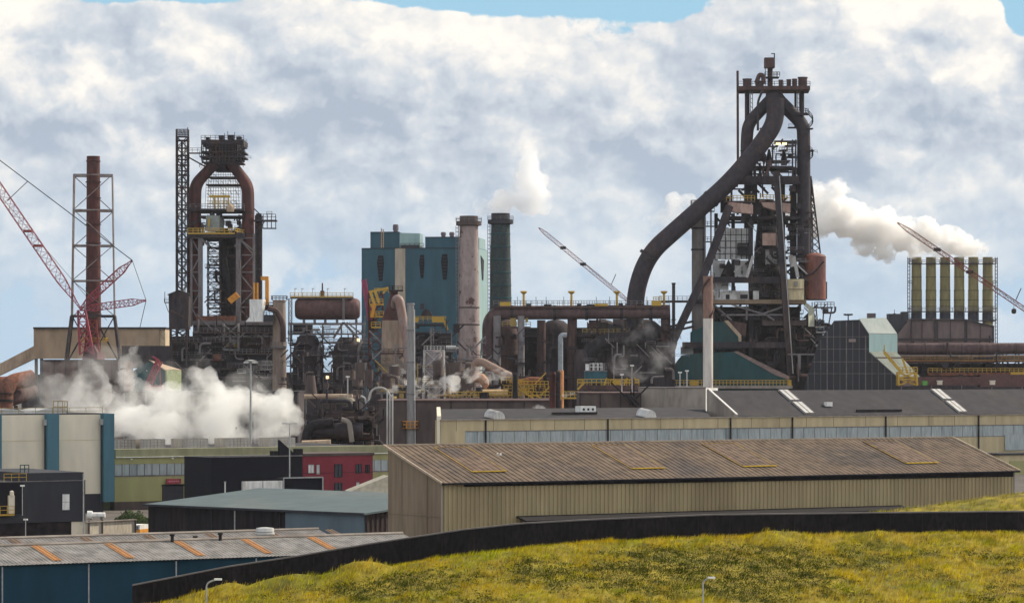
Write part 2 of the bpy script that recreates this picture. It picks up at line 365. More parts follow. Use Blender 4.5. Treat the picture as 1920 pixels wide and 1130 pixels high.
# ------------------------------------------------------------------ paints
M = dict(
 steel=mat('dark_steel', (.036,.029,.033), .75, .0, (.068,.040,.032), .2, .5, fine=.25),
 black=mat('sooty_steel', (.017,.014,.017), .85, 0, (.032,.021,.021), .15, .5, fine=.3),
 sheet=mat('sooty_sheet', (.040,.032,.037), .85, 0, (.070,.046,.042), .12, .5, 3, fine=.25),
 grey=mat('grey_steel', (.17,.15,.15), .65, 0, (.10,.078,.074), .3, .5, 3),
 lgrey=mat('pale_steel', (.40,.38,.36), .6, 0, (.25,.20,.17), .3, .4, 3),
 rust=mat('red_brown_rust', (.092,.029,.024), .75, 0, (.056,.024,.023), .12, .5, 3, fine=.2),
 rustlit=mat('orange_rust', (.21,.078,.042), .75, 0, (.105,.048,.035), .2, .5, 2, fine=.2),
 brown=mat('brown_plate', (.092,.052,.046), .8, 0, (.058,.034,.033), .15, .5, 4, fine=.2),
 brick=mat('dull_brown_wall', (.095,.070,.063), .85, 0, (.07,.048,.046), .1, .5, 3),
 pipe=mat('dark_pipe_skin', (.038,.030,.036), .7, 0, (.062,.038,.036), .12, .4, 1.5, fine=.2),
 pink=mat('pinkish_concrete', (.34,.265,.245), .9, 0, (.225,.165,.155), .10, .6, 2.5, spots=((.11,.060,.05), .24, .585)),
 concrete=mat('weathered_concrete', (.30,.26,.22), .9, 0, (.21,.175,.15), .12, .5, 4),
 tan=mat('tan_plate', (.42,.31,.215), .8, 0, (.29,.20,.14), .2, .5, 4),
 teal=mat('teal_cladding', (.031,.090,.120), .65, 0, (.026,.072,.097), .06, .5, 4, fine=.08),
 tealsun=mat('sunlit_teal_cladding', (.25,.36,.36), .6, 0, (.19,.29,.29), .08, .4, 4, fine=.06),  # teal with sunlight put into the colour, for sun-facing sides
 tealdark=mat('dark_green_cladding', (.014,.062,.068), .7, 0, (.022,.05,.05), .08, .5, 3, fine=.1),
 tealstack=mat('green_stack_skin', (.040,.055,.056), .8, 0, (.034,.044,.045), .2, .5, 1.5, fine=.2),
 yellow=mat('yellow_paint', (.50,.31,.045), .6, 0, (.42,.24,.03), .5, .4),
 orange=mat('orange_paint', (.62,.26,.03), .6, 0, (.42,.18,.03), .5, .4),
 red=mat('red_paint', (.30,.045,.065), .55, 0, (.20,.04,.05), .4, .4),
 crane=mat('faded_crane_red', (.27,.065,.055), .7, 0, (.19,.055,.05), .4, .4),
 white=mat('white_paint', (.72,.70,.66), .6, 0, (.55,.52,.47), .3, .3, 4),
 cream=mat('cream_cladding', (.70,.62,.48), .75, 0, (.62,.55,.42), .08, .5, 4, fine=.05),
 beige=mat('beige_cladding', (.50,.40,.24), .8, 0, (.43,.34,.20), .1, .5, 5, fine=.08),
 bluepaint=mat('blue_cladding', (.062,.150,.190), .65, 0, (.048,.12,.155), .1, .4, 4, fine=.06),
 navy=mat('deep_blue_cladding', (.006,.042,.070), .8, 0, (.005,.034,.058), .08, .5, 4, fine=.1),
 olive=mat('olive_cladding', (.33,.31,.14), .75, 0, (.27,.25,.12), .1, .5, 5, fine=.06),
 olivestack=mat('olive_stack_paint', (.215,.180,.075), .75, 0, (.16,.135,.06), .15, .6, 4, fine=.12),
 glassband=mat('grey_glazing_band', (.34,.37,.36), .4, 0, (.25,.285,.29), .35, .5, 6, fine=.12, spec=.5),
 charcoal=mat('charcoal_cladding', (.009,.009,.014), .9, 0, (.014,.014,.018), .1, .4, 3, fine=.12),
 slate=mat('slate_grey_cladding', (.036,.036,.043), .8, 0, (.028,.028,.034), .1, .4, 4, fine=.08),
 roofdark=mat('bitumen_roof', (.034,.031,.036), .95, 0, (.048,.042,.042), .06, .5, 1, fine=.15),
 roofteal=mat('weathered_teal_roof', (.085,.115,.12), .7, 0, (.115,.135,.13), .05, .5, 1, fine=.08),
 bluegrey=mat('blue_grey_sheet', (.10,.135,.16), .65, 0, (.085,.115,.135), .1, .4, 4, fine=.06),
 maroon=mat('dark_red_cladding', (.20,.022,.035), .6, 0, (.16,.02,.03), .15, .4, 4, fine=.05),
 glass=mat('dark_glass', (.02,.022,.03), .15, 0, (.03,.03,.04), .3, .3, spec=.6),
 silver=mat('galvanised_sheet', (.50,.49,.47), .45, .3, (.36,.33,.30), .3, .4, 5, fine=.1),
 galv=mat('lamp_post_grey', (.36,.36,.35), .5, .3, (.28,.28,.27), .5, .3),
)
# ------------------------------------------------------------------ ground, dune and road wall
def ground():
    m = MB(); m.add([(-2600, -120, 0), (2600, -120, 0), (2600, 7000, 0), (-2600, 7000, 0)], [(0, 1, 2, 3)])
    g = mat('yard_ground', (.115,.10,.088), .9, 0, (.075,.066,.06), .02, .5, 1, fine=.2)
    m.build('ground', g, kind='structure', label='dusty works yard ground reaching to the horizon', cat='ground')
ground()
def interp(tab, x):
    for (x0, y0), (x1, y1) in zip(tab[:-1], tab[1:]):
        if x <= x1 or (x1, y1) == tab[-1]:
            t = (x-x0)/(x1-x0); return y0+(y1-y0)*t
CREST = [(-400, 1210), (100, 1162), (267, 1131), (383, 1110), (527, 1088), (670, 1065), (813, 1041), (957, 1025), (1100, 1011), (1194, 1006), (1463, 998), (1920, 992), (2300, 990)]
WALLTOP = [(248, 1098), (428, 1063), (553, 1044), (688, 1021), (867, 994), (979, 982), (1100, 975.5), (1329, 966), (1642, 962), (1920, 959.5), (2150, 958)]
def crest_y(px): return 222+22*max(0, min(1, (px-100)/1500))      # the dune's edge swings away to the right
def crest_pt(px): return P(px, interp(CREST, px), crest_y(px))
def dune():
    """the grassy bank: crest line, slope towards the viewer, flat shoulder behind running under the wall"""
    m = MB(); nx, ny = 150, 26; vs = []
    for i in range(nx+1):
        px = -400+2700*i/nx; c = crest_pt(px)
        for j in range(ny+1):
            t = j/ny
            if t < .8:
                d = (t/.8)*62                                    # towards the viewer
                z = c.z*max(0, 1-(d/34.))**1.15 if c.z > 0 else 0
                if d > 34: z = -.5
                y = c.y-d
            else:
                d = (t-.8)/.2*30; y = c.y+d; z = c.z-.25*min(d, 4)-max(0, d-8)*.75
            x = (px-960)/F*c.y
            e = mnoise.fractal((x*.16, y*.16, 3.7), .9, 2.0, 4)
            k = min(1, abs(t-.8)*4.5+.03)
            vs.append((x, y, max(-.6, z+(e*.95-.35)*k)))
    w = ny+1
    m.add(vs, [(i*w+j, (i+1)*w+j, (i+1)*w+j+1, i*w+j+1) for i in range(nx) for j in range(ny)])
    m.smooth = True
    g = mat('dune_soil', (.26,.20,.012), .95, 0, (.15,.14,.010), .12, .5, 1, fine=.3)
    o = m.build('dune', g, kind='structure', label='grassy dune bank below the long black wall', cat='dune', org=(0, 0, 0))
    return o
DUNE = dune()
def hill():
    """the second, lower mound behind the wall at the right"""
    m = MB(); nx, ny = 60, 16; vs = []
    TOP = [(1560, 985), (1650, 961), (1770, 944), (1860, 932), (1920, 925), (2100, 912), (2350, 900)]
    for i in range(nx+1):
        px = 1560+790*i/nx; Y = 300; c = P(px, interp(TOP, px), Y)
        for j in range(ny+1):
            t = j/ny*2-1
            y = Y+t*34; z = max(-.4, c.z*(1-abs(t)**1.7)) if t > 0 else c.z-(-t)*7.5
            e = mnoise.fractal((c.x*.2, y*.2, 8.1), .9, 2.0, 3)
            vs.append((c.x, y, z+e*.35))
    w = ny+1
    m.add(vs, [(i*w+j, (i+1)*w+j, (i+1)*w+j+1, i*w+j+1) for i in range(nx) for j in range(ny)]); m.smooth = True
    return m.build('hill', bpy.data.materials['dune_soil'], kind='structure', label='low green mound behind the dark wall', cat='hill', org=(0, 0, 0))
HILL = hill()

def retaining_wall():
    m = MB(); t_ = MB(); prev = None
    for i in range(96):
        px = 248+(2150-248)*i/95; Y = crest_y(px)+5.5; p = P(px, interp(WALLTOP, px), Y); b = Vector((p.x, p.y, p.z-3.2))
        if prev:
            q, qb = prev; th = Vector((0, .45, 0))
            m.hexa([qb, b, b+th, qb+th], [q, p, p+th, q+th])
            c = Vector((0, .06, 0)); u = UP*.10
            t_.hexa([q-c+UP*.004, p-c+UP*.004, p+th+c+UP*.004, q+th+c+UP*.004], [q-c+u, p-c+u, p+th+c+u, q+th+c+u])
        prev = (p, b)
    j_ = MB()
    for i in range(2, 94, 3):
        px = 248+(2150-248)*i/95; p = P(px, interp(WALLTOP, px), crest_y(px)+5.5); j_.beam(Vector((p.x, p.y-.02, p.z-3)), Vector((p.x, p.y-.02, p.z-.01)), .07)
    w = thing('retaining_wall', 'long low black wall curving along the crest of the grassy bank', 'wall', XY(900, 235)); w['kind'] = 'thing'
    mw = mat('tarred_wall', (.011,.009,.011), .95, 0, (.020,.016,.018), .5, .5, 2, fine=.4, bump=.06)
    m.build('wall_face', mw, w); j_.build('joint_seam', M['black'], w); t_.build('coping', M['concrete'] if False else mat('sunlit_coping', (.13,.115,.11), .9), w)  # coping's paler colour stands for the sunlit top edge of the wall
retaining_wall()

def blades(name, label, surf, n, seed, zone, cfn, hfn, cat):
    """grass: every tuft is a fan of narrow blades with its own lean, height and colour"""
    rnd = np.random.default_rng(seed)
    dg = bpy.context.evaluated_depsgraph_get(); dg.update()
    from mathutils.bvhtree import BVHTree
    me = surf.data; bvh = BVHTree.FromPolygons([v.co for v in me.vertices], [tuple(p.vertices) for p in me.polygons])
    V = []; C = []; k = 0
    x0, x1, y0, y1 = zone
    while k < n:
        x = rnd.uniform(x0, x1); y = rnd.uniform(y0, y1)
        hit = bvh.ray_cast(Vector((x, y, 60)), Vector((0, 0, -1)))
        k += 1
        if hit[0] is None or hit[0].z < -.3: continue
        px = 960+F*x/y
        if px < -60 or px > 1990: continue
        z = hit[0].z; py = HZ+(H-z)/y*F
        if py > 1175: continue
        h, wd, nb, lean = hfn(x, y, z, px, rnd); col = cfn(x, y, z, px, rnd)
        for b in range(nb):
            a = rnd.uniform(0, 6.283); ox, oy = rnd.normal(0, .16, 2)
            hh = h*rnd.uniform(.55, 1.15); le = lean*rnd.uniform(.3, 1.3)
            dx, dy = math.cos(a)*wd, math.sin(a)*wd
            lx, ly = le*hh*.9+rnd.normal(0, .18)*hh, rnd.normal(0, .22)*hh
            bx, by = x+ox, y+oy
            V += [(bx-dx, by-dy, z-.08), (bx+dx, by+dy, z-.08), (bx+lx, by+ly, z+hh)]
            f = rnd.uniform(.8, 1.2); C.append((col[0]*f, col[1]*f, col[2]*f, 1))
    me = bpy.data.meshes.new(name); nt = len(C)
    me.vertices.add(3*nt); me.vertices.foreach_set('co', np.array(V, 'f').ravel())
    me.loops.add(3*nt); me.loops.foreach_set('vertex_index', np.arange(3*nt, dtype='i'))
    me.polygons.add(nt); me.polygons.foreach_set('loop_start', np.arange(0, 3*nt, 3, dtype='i'))
    me.update(calc_edges=True)
    at = me.color_attributes.new('tint', 'FLOAT_COLOR', 'CORNER'); at.data.foreach_set('color', np.repeat(np.array(C, 'f'), 3, 0).ravel())
    m = bpy.data.materials.get('grass_blades')
    if not m:
        m = bpy.data.materials.new('grass_blades'); m.use_nodes = True; t = m.node_tree; t.nodes.clear()
        vc = t.nodes.new('ShaderNodeVertexColor'); vc.layer_name = 'tint'
        d = t.nodes.new('ShaderNodeBsdfDiffuse'); tr = t.nodes.new('ShaderNodeBsdfTranslucent'); mx = t.nodes.new('ShaderNodeMixShader'); mx.inputs[0].default_value = .6
        o = t.nodes.new('ShaderNodeOutputMaterial')
        t.links.new(vc.outputs[0], d.inputs[0]); t.links.new(vc.outputs[0], tr.inputs[0]); t.links.new(d.outputs[0], mx.inputs[1]); t.links.new(tr.outputs[0], mx.inputs[2]); t.links.new(mx.outputs[0], o.inputs[0])
    nr = rnd.normal(0, .42, (nt, 3)); nr[:, 2] = .75+.2*nr[:, 2]; nr[:, 1] -= .22
    nr /= np.linalg.norm(nr, axis=1, keepdims=True)
    me.polygons.foreach_set('use_smooth', [True]*nt); me.normals_split_custom_set(np.repeat(nr, 3, 0).tolist())   # blades bend over: shade them with the turf, not as upright cards
    me.materials.append(m)
    o = bpy.data.objects.new(name, me); COL.objects.link(o)
    return tag(o, label, cat, kind='stuff')
def fb(x, y, s, z=0., o=4): return mnoise.fractal((x*s, y*s, z), 1.0, 2.0, o)
def scrubness(x, y, z, px):             # where low dark scrub takes over from the grass (its own patches, as on the bank)
    t = .50*fb(x, y*1.6, .16, 5.)+.42*fb(x, y*1.6, .5, 9.)+.25*fb(x, y*1.6, 1.4, 19.)
    d = crest_pt(px); down = (d.z-z)
    for (cx, cyy, rx, ry, w) in ((770, 1090, 200, 40, .55), (1330, 1065, 260, 60, .75), (1560, 1040, 160, 36, .4), (1070, 1085, 190, 42, .45), (690, 1105, 140, 22, .5), (1450, 1100, 160, 40, .4), (1860, 1060, 110, 40, .15)):
        py = HZ+(H-z)/y*F; q = math.hypot((px-cx)/rx, (py-cyy)/ry)
        t += .8*w*max(0, 1-q*q)
    return t-.08-(.5 if down < .9 else 0)
def gcol(x, y, z, px, rnd):
    u = fb(x, y, .25, 1.)+.5*fb(x, y, .9, 4.); s = scrubness(x, y, z, px)
    straw, gold, green = (.58,.42,.060), (.58,.42,.014), (.36,.385,.012)
    a = min(1, max(0, .5+u*.9)); c = tuple(g*(1-a)+q*a for g, q in zip(green, gold)); v = 1+.55*fb(x, y, .7, 40.)+.35*fb(x, y, 2.2, 44.); c = tuple(min(.8, q*max(.35, v)) for q in c)
    r_ = min(1, max(0, (px-900)/900)); k = min(1, max(0, fb(x, y, .35, 12.)*1.2+.12+.25*r_)); c = tuple(g*(1-k)+q*k for g, q in zip(c, straw))
    if s > 0: k = min(1, s*3.2); c = tuple(g*(1-k)+q*k for g, q in zip(c, (.045,.060,.008)))
    return c
def gh(x, y, z, px, rnd):
    s = scrubness(x, y, z, px); return (.22+.20*max(0, .5+fb(x, y, .5, 2.))-(.14 if s > .15 else 0), .022, 6, .55)
blades('grass', 'long yellow green grass covering the dune bank', DUNE, 64000, 1, (-44, 46, 206, 258), gcol, gh, 'grass')
def hc(x, y, z, px, rnd):
    k = min(1, max(0, .5+fb(x, y, .25, 21.))); e = 1 if z > P(960, interp([(1560, 985), (1650, 961), (1770, 944), (1860, 932), (1920, 925), (2350, 900)], min(2300, px)), 300).z-.8 else 0
    c = tuple(a*(1-k)+b*k for a, b in zip((.22,.26,.012), (.44,.40,.02)))
    return (.42,.33,.10) if e and rnd.random() < .6 else c
blades('grass', 'green and straw coloured grass on the mound behind the wall', HILL, 5000, 2, (28, 60, 272, 318), hc, lambda x, y, z, px, rnd: (.35, .03, 5, .4), 'grass')
def scrub():
    """leafy creeping scrub in the dark patches of the bank"""
    rnd = np.random.default_rng(7); from mathutils.bvhtree import BVHTree
    me = DUNE.data; bvh = BVHTree.FromPolygons([v.co for v in me.vertices], [tuple(p.vertices) for p in me.polygons])
    V = []; C = []
    for k in range(34000):
        x = rnd.uniform(-44, 46); y = rnd.uniform(206, 250); hit = bvh.ray_cast(Vector((x, y, 60)), Vector((0, 0, -1)))
        if hit[0] is None: continue
        z = hit[0].z; px = 960+F*x/y
        if not -40 < px < 1980 or HZ+(H-z)/y*F > 1170: continue
        s = scrubness(x, y, z, px)
        if s < .04+.12*rnd.random(): continue
        hh = .15+.55*max(0, .4+fb(x, y, .8, 30.))
        dark = rnd.random() < .45
        for b in range(7):
            c = Vector((x, y, z))+Vector((rnd.normal(0, .22), rnd.normal(0, .22), rnd.uniform(.05, hh))); r = rnd.uniform(.05, .12)
            u = Vector(rnd.normal(0, 1, 3)).normalized(); w = u.orthogonal().normalized()
            V += [c-u*r, c+w*r*.6, c+u*r]; f = rnd.uniform(.6, 1.4)
            C.append((.028*f, .040*f, .007*f, 1) if dark else (.095*f, .115*f, .012*f, 1))
    me = bpy.data.meshes.new('scrub'); nt = len(C)
    me.vertices.add(3*nt); me.vertices.foreach_set('co', np.array([tuple(v) for v in V], 'f').ravel()); me.loops.add(3*nt); me.loops.foreach_set('vertex_index', np.arange(3*nt, dtype='i'))
    me.polygons.add(nt); me.polygons.foreach_set('loop_start', np.arange(0, 3*nt, 3, dtype='i')); me.update(calc_edges=True)
    at = me.color_attributes.new('tint', 'FLOAT_COLOR', 'CORNER'); at.data.foreach_set('color', np.repeat(np.array(C, 'f'), 3, 0).ravel())
    me.materials.append(bpy.data.materials['grass_blades'])
    tag(bpy.data.objects.new('scrub', me), 'dark green creeping scrub patches on the dune bank', 'scrub', kind='stuff'); COL.objects.link(bpy.data.objects['scrub'])
scrub()
# ------------------------------------------------------------------ halls and sheds of the foreground
def gp(c, s, d, z): return Vector((c.x, c.y, 0))+G*s+B*d+UP*z
def sto(c, px, d=0.): return along(c+B*d, G, px)
N_ = -B
def vline(c, s0, s1, d, z0, z1): return [gp(c, s0, d, z0), gp(c, s1, d, z0), gp(c, s1, d, z1), gp(c, s0, d, z1)]

def warehouse():
    c = XY(828, 383); L_ = sto(c, 1900); D = 13.1; ze, zt = 11.24, 15.15
    t = thing('warehouse', 'long brown corrugated warehouse with rust streaked roof behind the black wall', 'warehouse', c)
    wm = mat('brown_corrugated_wall', (.37,.295,.165), .75, 0, (.30,.23,.13), .07, .5, 6, fine=.10)
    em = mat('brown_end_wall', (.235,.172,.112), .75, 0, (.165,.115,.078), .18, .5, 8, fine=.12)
    rm = mat('rusty_corrugated_roof', (.140,.098,.068), .8, 0, (.078,.062,.056), .10, .5, 1, fine=.22, spots=((.075,.055,.045), .22, .68))
    m = MB(); m.corr(gp(c, 0, 0, 0), gp(c, L_, 0, 0), gp(c, 0, 0, ze), gp(c, L_, 0, ze), .62, .14, N_); m.build('front_wall', wm, t)
    m = MB(); e = [gp(c, 0, 0, 0), gp(c, 0, D, 0), gp(c, 0, D, zt), gp(c, 0, 0, ze)]; m.prism(e, G*.2)
    for s in (3.4, 9.6): m.beam(gp(c, -.04, s, 0), gp(c, -.04, s, ze+s*.25), .10)
    m.beam(gp(c, -.04, 0, 7.2), gp(c, -.04, D, 7.2), .08); m.build('end_wall', em, t)
    m = MB(); m.prism([p+G*(L_-.2) for p in e], G*.2); m.block(gp(c, .2, D-.2, 0), G, L_-.4, B, .2, 0, zt-.15); m.build('back_wall', em, t)
    m = MB(); m.beam(gp(c, -.02, -.1, 0), gp(c, -.02, -.1, ze), .22); m.beam(gp(c, L_, -.1, 0), gp(c, L_, -.1, ze), .22); m.build('corner_trim', M['concrete'], t)
    sl = (zt-ze)/D; n = (UP-B*sl).normalized(); o = .85
    a, b = gp(c, -.45, -o, ze-o*sl+.22), gp(c, L_+.45, -o, ze-o*sl+.22); cc, d_ = gp(c, -.45, D+.3, zt+.3*sl+.22), gp(c, L_+.45, D+.3, zt+.3*sl+.22)
    m = MB(); m.corr(a, b, cc, d_, .80, .075, n)
    m.add([a-n*.12, b-n*.12, d_-n*.12, cc-n*.12], [(3,2,1,0)]); roof = m.build('roof', rm, t)
    m = MB(); m.beam(a-n*.03, b-n*.03, .12, .22); m.build('gutter', M['charcoal'], t)
    m = MB(); m.prism([gp(c, 3, -.16, ze-.45), gp(c, L_-.2, -.16, ze-.75), gp(c, L_-.2, -.16, ze), gp(c, 3, -.16, ze)], B*-.1); m.build('eave_shadow', bpy.data.materials['tarred_wall'], t)  # dark strip painting the shadow under the eave, thicker along the wall
    m = MB(); m.beam(a+n*.06, cc+n*.06, .18, .26); m.beam(cc+n*.1, d_+n*.1, .3, .16); m.beam(b+n*.06, d_+n*.06, .18, .26); m.build('verge_trim', mat('pale_verge', (.42,.33,.24), .7), t)
    yd = mat('faded_flashing', (.36,.225,.05), .7, 0, (.19,.125,.06), .5, .6)
    ym = mat('lichen_yellow_flashing', (.68,.44,.03), .7, 0, (.45,.28,.05), .6, .5)
    pm = mat('grimy_rooflight', (.150,.098,.066), .7, 0, (.080,.060,.052), .14, .5, 1, fine=.25)
    for x0, x1 in ((885, 948), (1184, 1246), (1392, 1454), (1698, 1758)):
        f = lambda s, q: gp(c, s, q*D, ze+q*D*sl+.22)+n*.10
        lo, hi = .22, .92; s0, s1 = sto(c, x0, lo*D), sto(c, x1, lo*D)
        m = MB(); m.corr(f(s0, lo), f(s1, lo), f(s0, hi), f(s1, hi), .80, .055, n); fr = m.build('skylight', pm, t)
        m = MB(); m.beam(f(s0, lo)+n*.05, f(s1, lo)+n*.05, .50, .12); m.build('flashing', ym, fr)
        m = MB(); m.beam(f(s0, hi)+n*.04, f(s1, hi)+n*.04, .16, .08); m.beam(f(s0, lo)+n*.04, f(s0, hi)+n*.04, .13, .08); m.beam(f(s1, lo)+n*.04, f(s1, hi)+n*.04, .13, .08)
        m.build('flashing', yd, fr)
    return c, L_
WH, WHL = warehouse()
def low_canopy():
    c = WH; s0, s1 = sto(c, 980, -1.), sto(c, 1690, -1.)
    m = MB(); m.block(gp(c, s0, -2.2, 0), G, s1-s0, B, 1.9, 0, 6.3); m.prism([gp(c, s0-.5, -2.6, 6.4), gp(c, s0-.5, -.3, 6.9), gp(c, s0-.5, -.3, 7.1), gp(c, s0-.5, -2.6, 6.6)], G*(s1-s0+1))
    m.build('canopy', bpy.data.materials['tarred_wall'], label='long low black lean-to along the foot of the brown warehouse', cat='lean-to')
low_canopy()

def beige_hall():
    c = XY(825, 680); L_ = sto(c, 2060); D1 = Vector((-.03, 1, 0)).normalized()
    t = thing('long_hall', 'long beige hall with grey window band, black downpipes and dark roofs', 'hall', c)
    sx = sto(c, 1335)                    # low part up to here, tall roof beyond
    m = MB(); z = 13.95
    m.block(c, G, L_, B, 2.0, 0, 8.85); m.block(c, G, L_, B, 2.0, 11.55, z)
    m.block(gp(c, 0, .0, 0), G, 6.2, B, 2.0, 8.852, 11.548); m.build('front_wall', M['beige'], t)
    m = MB(); gs = 6.2
    m.block(gp(c, gs, .12, 0), G, L_-gs, B, 1.7, 8.853, 11.547); band = m.build('window_band', M['glassband'], t)
    m = MB(); x = gs
    while x < L_: m.beam(gp(c, x, .10, 8.86), gp(c, x, .10, 11.54), .09); x += 3.1
    m.beam(gp(c, gs, .04, 8.86), gp(c, L_, .04, 8.86), .14); m.beam(gp(c, gs, .04, 11.52), gp(c, L_, .04, 11.52), .14); m.build('mullions', M['grey'], band)
    for px in (910, 1139, 1369, 1485, 1660, 1834):
        s = sto(c, px); m = MB(); m.beam(gp(c, s, -.2, .2), gp(c, s, -.2, z), .36); m.build('downpipe', M['black'], t)
    m = MB(); rnd = random.Random(3); x = 4
    while x < L_: m.beam(gp(c, x, -.01, 11.6), gp(c, x, -.01, z-.05), .07); x += rnd.choice((6.2, 9.3, 6.2, 7.7))
    m.build('panel_joint', M['brick'], t)
    m = MB(); m.beam(gp(c, 0, -.15, z+.05), gp(c, L_, -.15, z+.05), .5, .22); m.build('gutter', M['concrete'], t)
    # low roof to the left, leaning back along the yard's edge
    k = 16/D1.dot(B); a = gp(c, 0, .5, z+.12); b = gp(c, sx, .5, z+.12)
    m = MB(); m.prism([a, b, b+D1*k+UP*2.0, a+D1*k+UP*2.0], UP*-.2); m.block(c+G*1.2+D1*2.2, G, sx-2.2, D1, k-2.4, 0, 13.9); m.build('flat_roof', M['roofdark'], t)
    m = MB(); q = c+D1*k; m.hexa([c-G*.7, c+G*.25, q+G*.25, q-G*.7], [v+UP*(z+.9) for v in (c-G*.7, c+G*.25)]+[v+UP*(z+2.6) for v in (q+G*.25, q-G*.7)]); m.build('end_parapet', M['cream'], t)
    # tall pitched roof to the right
    sx2 = sto(c, 1384, .8); zr, dr = 19.9, 12.0
    m = MB(); g1 = [gp(c, sx2, .8, z+.25), gp(c, sx2, dr, zr), gp(c, sx2, dr+.6, zr), gp(c, sx2, dr+.6, z+.25)]; m.prism(g1, G*(L_-sx2)); roof = m.build('pitched_roof', M['roofdark'], t)
    m = MB(); m.prism([p-G*.35+UP*.25 for p in g1]+[gp(c, sx2-.35, dr+.6, 9), gp(c, sx2-.35, .8, 9)], G*.3); m.build('gable_wall', M['concrete'], t)
    m = MB()
    for i in (0,): m.beam(g1[i]+UP*.4-G*.3, g1[i+1]+UP*.4-G*.3, .45, .2)
    m.build('gable_trim', M['white'], t)
    sl = (zr-z-.25)/(dr-.8); n = (UP-B*sl).normalized()
    for px in (1512, 1800):
        s0 = sto(c, px, .8)
        for q0, q1 in ((.05, .50), (.56, .98)):
            m = MB(); f = lambda s, q: gp(c, s, .8+q*(dr-.8), z+.25+q*(zr-z-.25))
            m.prism([f(s0, q0), f(s0+2.7, q0), f(s0+2.7, q1), f(s0, q1)], n*.35); fr = m.build('skylight', M['silver'], t)
            m = MB(); [m.beam(f(s0+u, q0)+n*.36, f(s0+u, q1)+n*.36, .12) for u in (0, 1.35, 2.7)]; [m.beam(f(s0, q)+n*.36, f(s0+2.7, q)+n*.36, .14) for q in (q0, q1)]
            m.build('skylight_bars', M['grey'], fr)
    f = lambda px, q: gp(c, sto(c, px, .8+q*11.2), .8+q*11.2, z+.25+q*(zr-z-.25))
    p = f(1553, .35); m = MB(); m.box(p+UP*.5, (1.6, 1.2, 1.0), TH); m.build('roof_vent', M['white'], t)
    a, b = f(1606, .12), f(1690, .12); m = MB(); m.beam(a+UP*.3, b+UP*.3, .5); m.build('roof_rail', M['black'], t)
    for px in (935, 1219):               # barrel rooflights over the gutter
        s = sto(c, px, 1); m = MB(); pts = [gp(c, s+1.4*math.cos(x), .6, z+.15+1.6*math.sin(x)) for x in (R(9*i) for i in range(21))]
        m.prism(pts, B*2.2+G*-1.1+UP*.5); m.build('roof_dome', M['silver'], t)
    return c
BH = beige_hall()
def roof_bits():
    """the low skip, plant and lean-to shapes on the low roof of the long hall"""
    c = BH; p = gp(c, sto(c, 1098, 9), 9, 15.2)
    t = thing('roof_unit', 'white rooftop unit with small dark openings on the low roof of the beige hall', 'rooftop unit', p)
    m = MB(); m.box(p+UP*.75, (4.0, 2.2, 1.3), TH); m.build('casing', M['white'], t)
    m = MB(); [m.box(p+G*k-B*1.1+UP*.7, (.5, .1, .5), TH) for k in (-1.2, 0, 1.2)]; m.build('opening', M['black'], t)
    a, b = gp(c, sto(c, 1036, 6), 6, 15.1), gp(c, sto(c, 1118, 6), 6, 15.1); m = MB(); m.beam(a, b, .9, .5)
    m.build('roof_girder', M['black'], label='short black girder lying on the low roof under the white unit', cat='girder')
roof_bits()

def side_building():                      # right edge, beside the warehouse
    c = gp(BH, sto(BH, 1838), -7, 0)
    t = thing('annex', 'low beige annex with dark roof edge beyond the far end of the brown warehouse', 'annex', c)
    w = 34; m = MB(); m.block(c, G, w, B, 6.6, 0, 4.6); m.build('wall', M['beige'], t)
    m = MB(); m.block(c-G*.5-B*.5, G, w, B, 7.2, 4.602, 5.0); m.build('roof', M['slate'], t)
    s = along(c, G, 1893); m = MB(); m.block(gp(c, s, -.15, 0), G, 5, B, .2, 0, 3.2); m.build('door', M['olive'], t)
    c2 = gp(BH, sto(BH, 1884, -.2), -.35, 0); m = MB()
    m.block(gp(c2, 0, 0, 0), G, 12, B, .15, 5.5, 9.2); f = m.build('gate_frame', M['glassband'], label='grey sliding gate on the beige hall beyond the warehouse corner', cat='gate')
side_building()

def vent(px, py, Y, label, h=1.4):
    p = P(px, py, Y); t = thing('roof_vent', label, 'roof vent', p)
    m = MB(); m.lathe(p, [(.85, p.z-.2), (.85, p.z+.25)]); m.build('base', M['black'], t)
    m = MB(); m.lathe(p, [(.75, p.z+.25), (.8, p.z+.5), (.95, p.z+.55), (.95, p.z+h*.6), (.8, p.z+h*.66), (.9, p.z+h*.72), (.85, p.z+h), (.3, p.z+h+.08)]); m.build('cowl', M['silver'], t)

